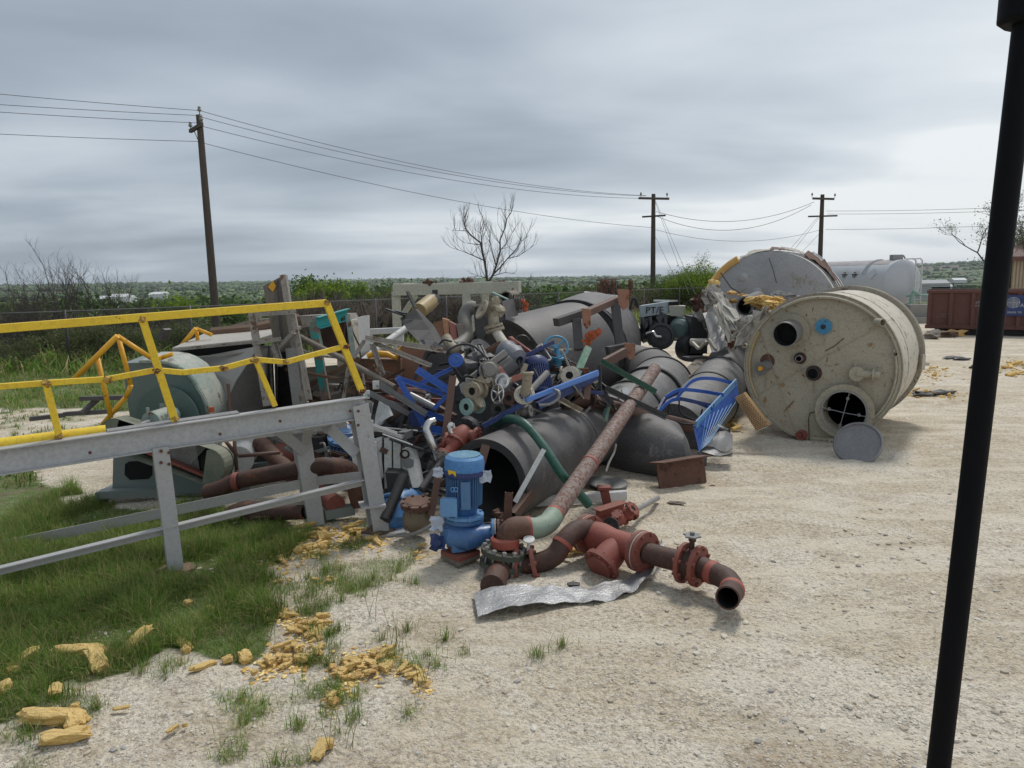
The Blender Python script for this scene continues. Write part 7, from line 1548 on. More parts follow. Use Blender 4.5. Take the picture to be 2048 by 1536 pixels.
m.add([P(800, 637, 10.0), P(830, 617, 10.1), P(846, 640, 9.9), P(860, 660, 9.8), P(836, 682, 9.5), P(815, 660, 9.7), P(836, 618, 10.6), P(868, 652, 10.3), P(896, 700, 9.5), P(880, 702, 9.2), P(842, 692, 9.2)],
      [(0, 1, 2, 5), (5, 2, 3, 4), (1, 6, 7, 2), (2, 7, 3), (3, 7, 8, 9), (4, 3, 9, 10)]); T.add('duct_skin', m, M_cut)
m = MB(); m.add([P(840, 680, 9.3), P(848, 679, 9.2), P(870, 682, 9.1), P(898, 705, 9.1), P(855, 700, 9.0)], [(0, 1, 2, 3, 4)]); T.add('folded_flap', m, M_hdpe); T.done()
for k, (a, b_) in enumerate((((815, 583), (831, 616)), ((772, 618), (808, 631)), ((790, 622), (812, 627)))): bar('black_bar', 'black flat bar sticking up from the crumpled duct, '+('steep one', 'long low one', 'short low one')[k], 'bar', P(*a, 10.1), P(*b_, 10.0), .05, .02, M_blackm)
T = Thing('tan_motor', 'tan drum-shaped motor with dark cap perched above the crumpled duct', 'motor'); a, b_ = P(838, 622, 10.8), P(862, 603, 11.2); d = (b_-a).normalized()
m = MB(); m.tube([a, b_], .115, 24); T.add('motor_body', m, paint('tan motor paint', (.38, .28, .12), (.32, .24, .12), rust=.2, rough=.5)); m = MB(); m.tube([b_, b_+d*.14], .105, 20); m.box(b_+d*.12+V((.02, 0, .1)), (.08, .1, .08)); T.add('end_cap', m, M_blackm); T.done()
# grey elbow pipe + dark panels, bucket
rod('elbow_pipe', 'vertical grey plastic elbow pipe left of the dark panel', 'pipe', curve([P(952, 616, 11.5), P(938, 617, 11.5), P(930, 632, 11.45), P(931, 655, 11.3), P(932, 675, 11.2), P(920, 690, 11.0), P(905, 695, 10.8)]), .105, M_cast, n=24)
T = Thing('duct_section', 'dark rectangular duct panel behind the corroded valve spool', 'panel'); m = MB(); m.slab([P(948, 612, 11.0), P(1000, 602, 11.2), P(1010, 638, 11.1), P(985, 650, 11.0), P(955, 690, 10.9)], V((.03, .3, 0))); T.add('panel_face', m, M_cut)
m = MB(); m.slab([P(1003, 602, 11.2), P(1028, 597, 11.6), P(1033, 632, 11.5), P(1012, 638, 11.1)], V((.03, .2, 0))); T.add('panel_side', m, M_hdpe); m = MB(); m.beam(P(945, 613, 10.95), P(1004, 601, 11.15), .04, .03); T.add('lip', m, M_wood); T.done()
m = MB(); m.lathe([(.07, 0), (.085, .16), (.095, .2), (.08, .2), (.06, .01)], P(1037, 622, 11.8), (.1, 0, 1), 20); solo('grey_bucket', 'small grey plastic bucket perched behind the dark panel', 'bucket', m, M_steel)
m = MB(); [m.blob(P(1048+(k % 3)*2, 603+k*4, 11.6), .04, k, .6, 1) for k in range(5)]; solo('orange_rag', 'orange rag hanging beside the grey bucket', 'rag', m, MATS['orange rag'])
m = MB(); m.pipe([P(1012, 596, 11.8), P(1028, 594, 12.4)], .11, .02, 20, inner_m=1); [m.lathe([(.11, -.01), (.125, 0), (.11, .01)], P(1030+k*5, 603, 11.7), (1, .2, .1), 20) for k in range(4)]; solo('pipe_coil', 'round pipe end with ribbed hose on top of the dark panel', 'pipe', m, [M_wood, M_void])
bar('green_stick', 'thin pale green stick lying over the dark panel top', 'stick', P(985, 585, 11.2), P(1016, 599, 11.0), .03, .02, M_mintf)

# ---- corroded spool standing up
T = Thing('corroded_spool', 'tan corroded valve spool standing tallest in the heap', 'pipe spool')
a, b_, c, d0 = P(985, 622, 9.6), P(988, 655, 9.5), P(998, 672, 9.4), P(1030, 700, 9.2)
m = MB(); m.tube(curve([P(976, 618, 9.55), a, P(987, 640, 9.5), b_]), .07, 20); m.blob(P(995, 622, 9.55), (.10, .09, .1), 5, .35, 2); m.blob(P(990, 605, 9.55), (.06, .05, .09), 8, .4, 2); T.add('elbow_body', m, M_tan)
m = MB(); m.lathe([(.02, 0), (.13, .02), (.135, .04), (.12, .05), (.02, .03)], P(968, 622, 9.5), (-.75, -.3, .45), 28); T.add('flange', m, M_tan)
for q in ((987, 653), (990, 660)): m = MB(); m.flange(P(*q, 9.5), (.25, -.1, -.95), .125, .05, .028, 8, .013); T.add('flange', m, M_tan)
m = MB(); m.tube(curve([b_, c, P(1010, 688, 9.3), d0]), .062, 20); T.add('neck_pipe', m, M_tanks)
T.done()
# cluster of valves (front)
m = MB(); e = P(978, 740, 8.35)
T = Thing('round_actuator', 'round grey valve actuator on twin grey arms in the centre of the heap', 'actuator')
ad = V((.15, -.95, .25)).normalized()
m.lathe([(0, .05), (.075, .05), (.085, .04), (.095, .02), (.115, .015), (.118, -.02), (.08, -.05), (.07, -.12)], e, ad, 36)
for k in range(8): t_ = k*.785; x, y, _ = basis(ad); m.lathe([(0, 0), (.01, 0), (.01, .01), (0, .01)], e+(x*math.cos(t_)+y*math.sin(t_))*.105+ad*.015, ad, 6)
T.add('actuator_head', m, M_cast)
for (a, b_) in (((1012, 704), (930, 766)), ((1022, 716), (940, 780))): m = MB(); m.beam(P(*a, 8.6), P(*b_, 8.45), .05, .07); T.add('yoke_arm', m, M_cast, bevel=.003)
m = MB(); m.slab([P(918, 770, 8.3), P(938, 756, 8.35), P(952, 768, 8.3), P(958, 792, 8.25), P(938, 800, 8.2), P(922, 785, 8.25)], V((.02, .12, 0))); T.add('hexagonal_cover', m, M_cast, bevel=.005); T.done()
T = Thing('grey_blue_casing', 'grey-blue bell-shaped pump casing right of the round actuator', 'casing')
a, b_ = P(1010, 702, 8.9), P(1048, 726, 8.6); d = (b_-a).normalized()
m = MB(); m.lathe([(.06, -.02), (.14, 0), (.15, .03), (.13, .08), (.145, .18), (.12, .27), (.05, .30)], a, d, 28); T.add('bell', m, paint('grey blue casting', (.10, .12, .165), (.16, .17, .20), rough=.5, dirt=.5, dcol=(.25, .23, .2)))
m = MB(); m.tube([P(1008, 745, 8.5), P(1030, 728, 8.55)], .085, 24); T.add('neck', m, M_castd)
m = MB(); m.lathe([(.088, -.025), (.095, -.025), (.095, .03), (.088, .03)], P(1006, 747, 8.48), (.7, .1, .5), 28); T.add('red_band', m, paint('salmon band', (.42, .17, .13), (.36, .14, .1), rough=.6)); T.done()
T = Thing('blue_cap_unit', 'dark unit with round blue cap at the left top of the valve pile', 'actuator')
e = P(912, 721, 8.5); m = MB(); m.lathe([(0, .035), (.05, .035), (.055, .028), (.085, .025), (.09, 0), (.08, -.02)], e, (-.1, -.93, .35), 32); T.add('blue_cap', m, M_blueb)
m = MB(); m.tube([e+V((.0, .03, 0)), P(925, 745, 8.7), P(935, 770, 8.7)], [.085, .09, .07], 20); m.blob(P(935, 735, 8.75), (.16, .1, .12), 7, .35, 2); m.blob(P(950, 718, 8.9), (.12, .1, .1), 8, .4, 2); T.add('unit_body', m, M_castd); T.done()
rod('black_hose', 'thin black hose arching over the blue cap unit', 'hose', curve([P(893, 712, 8.4), P(900, 698, 8.4), P(925, 688, 8.5), P(950, 694, 8.5), P(975, 717, 8.3)]), .014, M_black)
rod('beige_elbow', 'ribbed beige elbow pipe behind the black hose', 'pipe', curve([P(892, 676, 9.5), P(900, 690, 9.4), P(912, 700, 9.3), P(925, 695, 9.3)]), .07, M_tan)
m = MB(); m.lathe([(.03, 0), (.13, .03), (.13, .06), (.05, .06)], P(958, 700, 9.2), (.3, -.6, .6), 24); [m.tube([P(945+k*6, 692, 9.0), P(962+k*5, 722, 8.8)], .02, 6) for k in range(4)]; m.blob(P(965, 712, 9.0), (.14, .1, .09), 3, .4, 2); solo('engine_block', 'dark cluttered gearbox with silver fittings behind the round actuator', 'gearbox', m, M_castd)
bar('rust_channel', 'rusty orange channel slanting up left of the grey-blue casing', 'channel', P(972, 707, 9.0), P(1008, 688, 9.3), .06, .05, M_rust, kind='chan')
T = Thing('red_bracket', 'dull red bent bracket bar right of the tall corroded spool', 'bracket'); m = MB(); m.beam(P(1020, 676, 9.2), P(1062, 706, 9.1), .06, .045); m.beam(P(1020, 674, 9.2), P(1036, 688, 9.15), .09, .02); T.add('bar', m, M_oxide); m = MB(); m.tube([P(1044, 682, 9.2)+V((math.cos(t_)*.09, 0, math.sin(t_)*.07)) for t_ in np.linspace(0, 3.3, 12)], .01, 6); T.add('hoop', m, M_blackm); T.done()
T = Thing('silver_radiator', 'small silver framed radiator panel left of the blue handwheel', 'radiator'); q = [P(1072, 696, 9.0), P(1082, 688, 9.0), P(1102, 718, 8.9), P(1090, 722, 8.9)]; m = MB(); m.slab(q, V((.02, .05, 0))); T.add('core', m, M_blackm); m = MB(); [m.beam(q[i_], q[(i_+1) % 4], .02, .02) for i_ in range(4)]; T.add('frame', m, M_chrome); T.done()
motor('dark blue finned motor standing behind the beige flange', P(1083, 790, 8.6), P(1070, 722, 8.9), .15, M_blued, box=False, fins=34)
# blue gate valve with handwheel
T = Thing('blue_gate_valve', 'sky blue gate valve with large handwheel in front of the huge pipe', 'valve'); c = P(1113, 722, 9.3)
m = MB(); m.lathe([(.0, -.14), (.12, -.14), (.12, -.1), (.08, -.08), (.09, .02), (.12, .03), (.12, .06), (.07, .07), (.03, .14), (.03, .17)], c, (0, -.15, 1), 28); T.add('valve_body', m, M_bluev)
for k in (-1, 1): m = MB(); m.beam(c+V((k*.09, -.02, -.1)), c+V((k*.07, -.02, .12)), .03, .03, up=(0, 1, 0)); T.add('yoke', m, M_bluev)
m = MB(); m.wheel(P(1112, 694, 9.2), (-.05, -.85, .5), .148, .014, 3, .03, 36); T.add('handwheel', m, M_bluev); T.done()
# flanges and small valves
M_mintfl = paint('mint flange face', (.26, .46, .42), (.35, .5, .44), rust=.2, rough=.6)
valve('small tan valve with round bored flange below the hexagonal cover', P(952, 782, 8.15), (-.45, -.85, .1), (.3, .2, .9), .105, M_tan, nb=8, ln=1.6, name='flanged_valve')
valve('valve with mint green flange face low in the valve pile', P(945, 812, 8.1), (-.6, -.8, .05), (.6, -.3, .4), .095, M_tan, mf=M_mintfl, nb=4, ln=2.2, name='flanged_valve')
valve('small dark rusty flanged valve under the beige bell flange', P(1022, 795, 8.1), (-.3, -.9, .1), (.5, .1, .8), .08, M_rustdk, nb=4, ln=1.8, name='flanged_valve')
valve('beige valve with bolted flange and lever right of the blue motor', P(1140, 750, 8.6), (-.15, -.97, .1), (-.9, .1, .2), .105, M_tanks, nb=6, ln=1.8, name='flanged_valve')
valve('dark cast valve at lower middle beside the small silver handwheel', P(1000, 812, 8.2), (-.2, -.9, -.2), (.8, 0, .5), .09, M_castd, nb=6, ln=2, name='flanged_valve')
valve('tarnished small valve tucked under the blue angle bars', P(1048, 822, 8.1), (.9, -.3, .1), (0, -.3, .9), .065, M_cast, nb=6, ln=2.4, wheel=.06, name='flanged_valve')
valve('chipped beige valve top beside the tan bored flange', P(970, 768, 8.35), (.9, .3, .1), (.1, -.7, .7), .09, M_tan, nb=6, ln=1.6, name='flanged_valve')
T = Thing('bell_pipe', 'beige flanged bell with upright ribbed pipe stub', 'pipe stub'); q = P(1049, 790, 8.0); m = MB(); m.flange(q, (-.15, -.8, .5), .115, .06, .03, 6, .012); m.lathe([(.06, 0), (.085, .03), (.115, .02)], q, (-.15, -.8, .5), 28); T.add('bell_flange', m, M_tanks)
m = MB(); m.pipe([q+V((0, -.03, .02)), P(1054, 765, 7.9), P(1056, 745, 7.9)], .052, .008, 24, inner_m=1); m.lathe([(.05, -.02), (.065, -.01), (.065, .01), (.05, .02)], P(1056, 746, 7.9), (0, 0, 1), 24); T.add('pipe_stub', m, [M_tan, M_void]); T.done()
m = MB(); m.wheel(P(995, 788, 8.0), (-.75, -.6, .15), .105, .009, 5, .02, 28); m.tube([P(995, 788, 8.0), P(1006, 780, 8.2)], .012, 8); solo('silver_handwheel', 'small silver handwheel seen edge-on in the valve pile', 'handwheel', m, M_chrome)
m = MB(); m.lathe([(.07, -.01), (.095, 0), (.07, .01)], P(1003, 762, 8.25), (-.3, -.8, .3), 28); m.lathe([(0, -.03), (.075, -.03), (.075, 0), (0, .0)], P(1003, 762, 8.3), (-.3, -.8, .3), 24); solo('silver_ring', 'bright silver ring coupling above the small handwheel', 'coupling', m, M_chrome)
rod('beige_rod', 'short beige pipe with salmon cap beside the silver ring', 'pipe', [P(1008, 766, 8.3), P(1030, 757, 8.3)], .032, M_tanks)
bar('salmon_bracket', 'salmon painted bracket beside the upright ribbed stub', 'bracket', P(1025, 758, 8.2), P(1052, 750, 8.15), .05, .06, MATS['salmon band'])
rod('grey_pipe', 'grey scaly pipe piece leaning right behind the ribbed stub', 'pipe', [P(1062, 780, 8.2), P(1095, 745, 8.4)], .036, M_cast)
rod('rust_rod', 'pale short rod below the grey-blue casing', 'rod', [P(1042, 755, 8.4), P(1052, 728, 8.45)], .03, M_tan)
rod('grey_hose', 'looped grey hose right of the heap above the front pipe', 'hose', curve([P(1078, 810, 8.0), P(1100, 808, 8.0), P(1116, 797, 8.0), P(1118, 785, 8.0), P(1110, 780, 8.05)]), .018, M_steel)
bar('brown_post', 'upright brown post right of the beige valve', 'post', P(1176, 765, 8.7), P(1172, 800, 8.6), .08, .07, M_brown, up=(0, 1, 0))
m = MB(); rows = [[P(1180+i_*4, 748+j*6+2*math.sin(i_*2+j*3), 9.0) for i_ in range(5)] for j in range(4)]; m.sheet(rows, .006); solo('rusty_sheet', 'small rusty white sheet behind the black angle frame', 'sheet', m, M_tan)

# ---- black engine with grey hood
T = Thing('black_engine', 'black oily engine with grey metal hood standing left of the torn cladding', 'engine')
Ye = 15.5
m = MB(); m.slab([P(1278, 612, Ye), P(1337, 603, Ye), P(1338, 626, Ye), P(1281, 635, Ye)], V((.15, .5, 0))); hd = T.add('hood', m, paint('grey blue hood', (.33, .39, .43), (.38, .44, .47), rough=.5, dirt=.3), bevel=.006)
m = MB(); m.slab([P(1337, 611, Ye-.05), P(1368, 612, Ye-.05), P(1366, 634, Ye-.05), P(1340, 632, Ye-.05)], V((.12, .35, 0))); T.add('side_box', m, M_cream, hd, bevel=.006)
m = MB(); m.slab([P(1337, 604, Ye-.03), P(1355, 603, Ye-.03), P(1359, 611, Ye-.06), P(1337, 611, Ye-.06)], V((.0, .01, 0))); T.add('box_opening', m, M_void, hd)
m = MB(); m.beam(P(1308, 601, Ye+.3), P(1354, 602, Ye+.5), .05, .04); T.add('hood_lip', m, M_white, hd)
rnd = random.Random(6); m = MB()
for k in range(40): m.blob(P(rnd.uniform(1285, 1362), rnd.uniform(635, 682), Ye+rnd.uniform(-.1, .4)), (rnd.uniform(.06, .16),)*3, k, .5, 1)
m.box(P(1325, 655, Ye+.4), (.9, .4, .55)); T.add('engine_block', m, M_blackm)
m = MB(); m.lathe([(.0, -.04), (.27, -.04), (.28, 0), (.22, .01), (.2, -.02), (.05, -.02), (.05, .06), (0, .06)], P(1322, 672, Ye-.25), (-.2, -.95, .1), 36); T.add('flywheel', m, M_blackm)
m = MB(); m.lathe([(0, -.1), (.15, -.08), (.22, .0), (.22, .16), (.17, .2)], P(1358, 660, Ye-.2), (.45, .8, .1), 28); m.lathe([(.21, .12), (.25, .14), (.25, .2), (.2, .22)], P(1358, 660, Ye-.2), (.45, .8, .1), 28); T.add('air_tank', m, M_teal)
m = MB(); m.tube([P(1268, 640, Ye-.1)+V((math.cos(t_)*.1, 0, math.sin(t_)*.45)) for t_ in np.linspace(.6, 5.6, 22)], .03, 8); T.add('belt_loop', m, M_black)
m = MB(); m.lathe([(0, 0), (.26, 0), (.28, .1), (.28, .3), (.2, .32)], P(1368, 695, Ye-.2), (.5, -.8, 0), 28); T.add('tyre', m, M_black)
for px in (1285, 1300, 1330): m = MB(); m.tube([P(px, 634, Ye-.1), P(px+3, 668, Ye-.1)], .04, 8); T.add('stay', m, M_blackm)
m = MB(); m.tube(curve([P(1292, 667, Ye-.3), P(1306, 664, Ye-.35), P(1312, 672, Ye-.4), P(1322, 674, Ye-.4)]), .025, 8); T.add('crank_handle', m, M_chrome)
T.done()
hoodob = T.ob[0]; pp = P(1291, 627, Ye-.02); addtext(T, hoodob, 'hand_lettering', 'PT/E', pp, .2, M_black, (R(90), 0, 0))
# ---- torn cladding pile between engine and tanks
rnd = random.Random(9)
def crumple(name, label, cat, quad, Y, mat, amp=.06, n=7, t=.008, dY=(0, 0)):
    a, b_, c, d_ = quad; m = MB(); rows = []
    for j in range(n):
        v_ = j/(n-1); r_2 = []
        for i_ in range(n):
            u = i_/(n-1); x = (a[0]*(1-u)+b_[0]*u)*(1-v_)+(d_[0]*(1-u)+c[0]*u)*v_; y = (a[1]*(1-u)+b_[1]*u)*(1-v_)+(d_[1]*(1-u)+c[1]*u)*v_
            p = P(x, y, Y+dY[0]*u+dY[1]*v_); r_2.append(p+V((rnd.uniform(-1, 1), rnd.uniform(-1.5, 1.5), rnd.uniform(-1, 1)))*amp)
        rows.append(r_2)
    m.sheet(rows, t, sm=False); return solo(name, label, cat, m, mat)
crumple('cladding_sheet', 'broad curved silver cladding sheet with seam lines lying left of the beige tank', 'cladding', ((1405, 625), (1448, 622), (1462, 690), (1425, 705)), 14.6, M_clad, .018, dY=(.4, -.9))
crumple('cladding_sheet', 'long pale whitish cladding flap slanting down towards the beige tank', 'cladding', ((1420, 580), (1440, 585), (1492, 655), (1472, 668)), 14.9, M_cloth, .04, dY=(0, -1.3))
crumple('cladding_sheet', 'narrow grey-white cladding strip right of the long pale flap', 'cladding', ((1438, 590), (1455, 600), (1492, 650), (1484, 658)), 15.2, M_shell, .03, dY=(0, -1))
crumple('cladding_sheet', 'ragged white cloth-like insulation hanging off the cladding peak', 'insulation cloth', ((1402, 580), (1420, 576), (1440, 625), (1408, 618)), 15.0, M_cloth, .05)
crumple('cladding_sheet', 'rusty brown torn sheet standing left of the white cloth', 'sheet', ((1382, 598), (1402, 582), (1410, 630), (1385, 622)), 15.3, M_rust, .04)
crumple('cladding_sheet', 'small dirty grey torn sheet below the rusty one', 'sheet', ((1378, 628), (1402, 620), (1418, 668), (1400, 640)), 14.6, M_cast, .03)
crumple('cladding_sheet', 'reddish brown inner sheet peeking under the white cloth', 'sheet', ((1400, 618), (1412, 622), (1408, 642), (1398, 636)), 14.7, M_ply, .03)
crumple('cladding_sheet', 'whitish wrap bundled round the pipe behind the beige tank rim', 'wrap', ((1500, 628), (1535, 615), (1500, 690), (1462, 700)), 12.9, M_cloth, .05)
crumple('cladding_sheet', 'pale sheet scrap lying across the base of the grey tank', 'sheet', ((1546, 578), (1600, 592), (1580, 602), (1540, 598)), 15.2, M_shell, .03)
crumple('cladding_sheet', 'large torn off-white cladding panel leaning against the grey tank left side', 'cladding', ((1412, 572), (1436, 566), (1462, 610), (1428, 622)), 15.7, M_cloth, .05)
crumple('cladding_sheet', 'folded beige cladding strip crossing over the silver cladding sheet', 'cladding', ((1424, 612), (1436, 606), (1470, 676), (1456, 686)), 14.3, M_tanks, .035, dY=(0, -.6))
crumple('cladding_sheet', 'ragged dirty white scrap hanging at the beige tank upper left', 'sheet', ((1470, 640), (1502, 632), (1490, 668), (1464, 676)), 13.4, M_cloth, .05)
crumple('cladding_sheet', 'brown-backed curled sheet at the foot of the torn panel', 'sheet', ((1448, 668), (1466, 660), (1478, 690), (1460, 702)), 13.9, M_ply, .04)
rod('white_ring_pipe', 'white pipe with support leg lying on ground between the engine and cladding', 'pipe', [P(1382, 684, 14.5), P(1415, 684, 14.3)], .07, M_tanks)
T = Thing('white_stand', 'white steel stand legs lying under the silver cladding sheet', 'stand')
for a, b_ in (((1418, 678), (1432, 700)), ((1398, 697), (1412, 682)), ((1385, 685), (1397, 697))): m = MB(); m.beam(P(*a, 14.0), P(*b_, 13.8), .05, .05); T.add('leg', m, M_tanks)
T.done()
rod('dark_pipe', 'dark pipe end poking out below the grey tank', 'pipe', [P(1492, 612, 14.8), P(1515, 600, 16)], .19, M_hdpe, hollow=.03)
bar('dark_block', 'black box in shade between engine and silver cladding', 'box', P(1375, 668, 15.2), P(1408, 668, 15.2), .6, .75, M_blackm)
bar('timber_plank', 'grey timber plank on gravel between the two segmented pipes', 'plank', P(1362, 762, 12.6), P(1405, 722, 14.2), .22, .09, M_wood)
bar('timber_plank', 'second grey plank lower left between the segmented pipes', 'plank', P(1335, 800, 11.9), P(1380, 765, 12.9), .24, .08, M_wood)
bar('timber_plank', 'dark plank lying nearest the engine tyre', 'plank', P(1370, 718, 14.3), P(1412, 716, 14.4), .3, .08, M_darkst)

# ---- beneath and behind the platform
T = Thing('black_pipe', 'long black rusty pipe with bends running under the platform frame', 'pipe')
S = curve([P(415, 985, 7.6), P(440, 978, 7.55), P(475, 962, 7.55), P(560, 945, 7.5), P(640, 932, 7.45), P(665, 933, 7.5)], 6)
m = MB(); m.pipe(S, .088, .012, 26, inner_m=1, cut_m=0); T.add('pipe_run', m, [M_rustdk, M_void])
m = MB(); m.tube(curve([P(660, 933, 7.5), P(690, 938, 7.55), P(708, 955, 7.6), P(715, 985, 7.6), P(722, 1010, 7.6)]), .10, 26); T.add('elbow', m, M_rust)
for px, py in ((472, 963), (655, 934)): m = MB(); m.lathe([(.086, -.03), (.097, -.02), (.097, .02), (.086, .03)], P(px, py, 7.5), (1, 0, .1), 26); T.add('weld_band', m, M_oxide)
T.done()
rod('black_pipe', 'short black open pipe on ground left of the rear platform leg', 'pipe', [P(500, 1028, 7.45), P(560, 1026, 7.45), P(610, 1024, 7.35)], .075, M_rustdk, hollow=.01)
m = MB(); m.blob(P(520, 1020, 7.6), (.35, .2, .09), 3, .5, 2); solo('earth_clod', 'dark clod of rusty dirt under the black pipes', 'clod', m, M_rustdk)
rod('red_pipe', 'dull red pipe leaning down right behind the belt guard', 'pipe', [P(520, 885, 8.9), P(596, 962, 8.2)], .10, M_rust)
rod('red_pipe', 'wide pinkish red pipe stub behind the black pipe', 'pipe', [P(550, 915, 9.2), P(610, 905, 9.3)], .17, M_oxide)
rod('red_pipe', 'dark red pipe end touching ground right of rear platform leg', 'pipe', [P(640, 985, 8.0), P(672, 1010, 7.5)], .10, M_oxide)
T = Thing('white_motor', 'dusty white electric motor behind the belt guard', 'motor'); a, b_ = P(478, 920, 8.6), P(495, 895, 9.1); m = MB(); m.tube([a, b_], .16, 28); T.add('motor_body', m, M_white)
m = MB(); m.flange(a, b_-a, .17, .0, .02, 4, .012); m.wheel(P(438, 885, 8.6), (0, 1, 0), .03, .01, 0, .001, 14); T.add('end_bell', m, M_white); T.done()
T = Thing('brown_rods', 'bent brown conduit rods crossing in front of the white motor', 'conduit')
for a, b_ in (((440, 868), (475, 912)), ((468, 868), (474, 950)), ((478, 912), (560, 905)), ((474, 940), (478, 960))): m = MB(); m.tube([P(*a, 8.2), P(*b_, 8.2)], .022 if a[0] != 474 else .03, 8); T.add('rod', m, M_brown)
T.done()
rod('brown_conduit', 'thin brown conduit standing in front of the grey duct', 'conduit', [P(456, 768, 9.0), P(462, 830, 8.9)], .02, M_brown)
m = MB(); m.lathe([(0, 0), (.03, 0), (.028, .06), (0, .06)], P(424, 824, 8.5), (0, 0, 1), 12); solo('plastic_plug', 'small orange plastic cap on the blower rim', 'cap', m, MATS['orange rag'])
T = Thing('blue_pump', 'blue pump with upright finned motor glimpsed behind the platform corner', 'pump'); m = MB(); m.tube([P(690, 912, 8.4), P(692, 870, 8.5)], .17, 28); T.add('motor_body', m, M_blue)
m = MB(); m.flange(P(692, 878, 8.4), (.1, -.2, 1), .21, .1, .04, 8, .015); m.blob(P(692, 862, 8.5), (.18, .15, .1), 3, .25, 2, sm=True); T.add('casing', m, M_blue)
m = MB()
for k in range(24): t_ = k*.262; u = V((math.cos(t_), math.sin(t_), 0)); m.beam(P(690, 915, 8.4)+u*.18, P(691, 884, 8.45)+u*.18, .008, .03, up=u)
T.add('cooling_fins', m, M_blue); T.done()
bar('black_cabinet', 'black metal box behind the rear platform leg', 'box', P(632, 905, 8.6), P(658, 905, 8.6), .5, .48, M_black)
m = MB(); rnd = random.Random(5)
for k in range(30): a = P(rnd.uniform(622, 665), rnd.uniform(835, 872), 8.6+rnd.uniform(-.1, .1)); m.box(a, (rnd.uniform(.08, .2), .05, rnd.uniform(.015, .04)), Matrix.Rotation(rnd.uniform(-.6, .6), 3, 'Y'))
solo('rubble_pile', 'pile of broken pale rubble on the black box under the main beam', 'rubble', m, M_weather, kind='stuff')
bar('teal_channel', 'teal channel stub lying right of the rear platform leg', 'channel', P(650, 1028, 7.5), P(708, 1018, 7.6), .12, .1, M_teal)
m = MB(); m.slab([P(540, 850, 7.9), P(570, 848, 7.9), P(600, 905, 7.8), P(600, 925, 7.8), P(575, 890, 7.9)], V((.02, .05, 0))); solo('bent_plate', 'bent brown-grey plate hanging under the main beam', 'plate', m, M_wood)
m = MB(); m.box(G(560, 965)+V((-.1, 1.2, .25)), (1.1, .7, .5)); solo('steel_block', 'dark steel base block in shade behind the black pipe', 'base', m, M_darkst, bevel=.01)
bar('green_beam', 'blue-green skid beam behind the white motor', 'beam', P(470, 940, 9.3), P(600, 930, 9.2), .1, .14, M_teal)
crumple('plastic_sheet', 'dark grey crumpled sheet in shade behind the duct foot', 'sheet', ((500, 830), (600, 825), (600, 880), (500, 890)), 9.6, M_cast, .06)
rod('black_hose', 'thick black rubber strip leaning left of the lying pump', 'rubber strip', [P(808, 950, 7.35), P(770, 1040, 7.0)], .055, M_black)
m = MB(); m.slab([P(770, 945, 7.6), P(812, 948, 7.6), P(824, 1000, 7.5), P(780, 1010, 7.5)], V((.0, .3, 0))); solo('black_tray', 'black plastic tray behind the lying pump', 'tray', m, M_black)

# ---- jammed small scrap that fills the gaps
rnd = random.Random(77)
def filler(n, x0, x1, y0, y1, Y0, Y1, label, group, mats, wmin=.03, wmax=.07, lmin=.25, lmax=.8):
    for k in range(n):
        c = P(rnd.uniform(x0, x1), rnd.uniform(y0, y1), rnd.uniform(Y0, Y1)); c.z = max(c.z, .1)
        d = V((rnd.uniform(-1, 1), rnd.uniform(-.4, .4), rnd.uniform(-.5, .7))).normalized(); ln = rnd.uniform(lmin, lmax)/2; m = MB()
        a, b_ = c-d*ln, c+d*ln; a.z = max(a.z, .05); b_.z = max(b_.z, .05); w_ = rnd.uniform(wmin, wmax)
        kd = rnd.choice(('beam', 'angle', 'tube', 'chan', 'rhs'))
        if kd == 'tube': m.tube([a, b_], w_*.45, 10)
        else: getattr(m, kd)(a, b_, w_, w_*rnd.uniform(.5, 1.1), **({} if kd != 'rhs' else {}))
        solo('scrap_bar', label, 'scrap bar', m, rnd.choice(mats), group)
filler(34, 720, 900, 790, 900, 8.6, 9.5, 'small scrap bar jammed among others between platform corner and blue frame', 'scrap bars jammed left of the brown post', [M_brown, M_castd, M_weather, M_galv, M_rust, M_oxide, M_darkst, M_white])
filler(26, 800, 880, 880, 1000, 7.9, 8.6, 'small scrap bar jammed among others behind the lying pump', 'scrap bars jammed behind the lying pump', [M_darkst, M_castd, M_white, M_galv, M_brown, M_steel])
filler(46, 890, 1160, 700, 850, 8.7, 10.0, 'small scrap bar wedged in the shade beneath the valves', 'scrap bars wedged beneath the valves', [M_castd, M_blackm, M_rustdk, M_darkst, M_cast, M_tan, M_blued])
filler(22, 620, 800, 740, 840, 9.4, 10.6, 'small scrap bar lying loose behind the yellow rail end', 'scrap bars behind the yellow rail end', [M_wood, M_weather, M_woodb, M_darkst, M_rust])
filler(14, 590, 740, 900, 1010, 8.0, 8.8, 'small scrap bar in the dark under the platform corner', 'scrap bars under the platform corner', [M_darkst, M_brown, M_rustdk, M_teal])
# rope stub hanging by the crushed pipe
rod('grey_rope', 'pale grey rope hanging between the diagonal pipe and the crushed pipe', 'rope', curve([P(1232, 888, 8.9), P(1228, 905, 8.9), P(1218, 925, 8.8), P(1212, 943, 8.7)]), .014, M_cloth)
T = Thing('small_lamp_bracket', 'small silver clamp fitting lying on the elbow pipe under the black bar', 'clamp'); m = MB(); m.tube([P(1236, 798, 9.4), P(1246, 782, 9.5)], .02, 8); m.lathe([(0, 0), (.05, 0), (.05, .03), (0, .03)], P(1249, 783, 9.5), (.3, -.8, .4), 16); T.add('clamp_body', m, M_chrome); T.done()
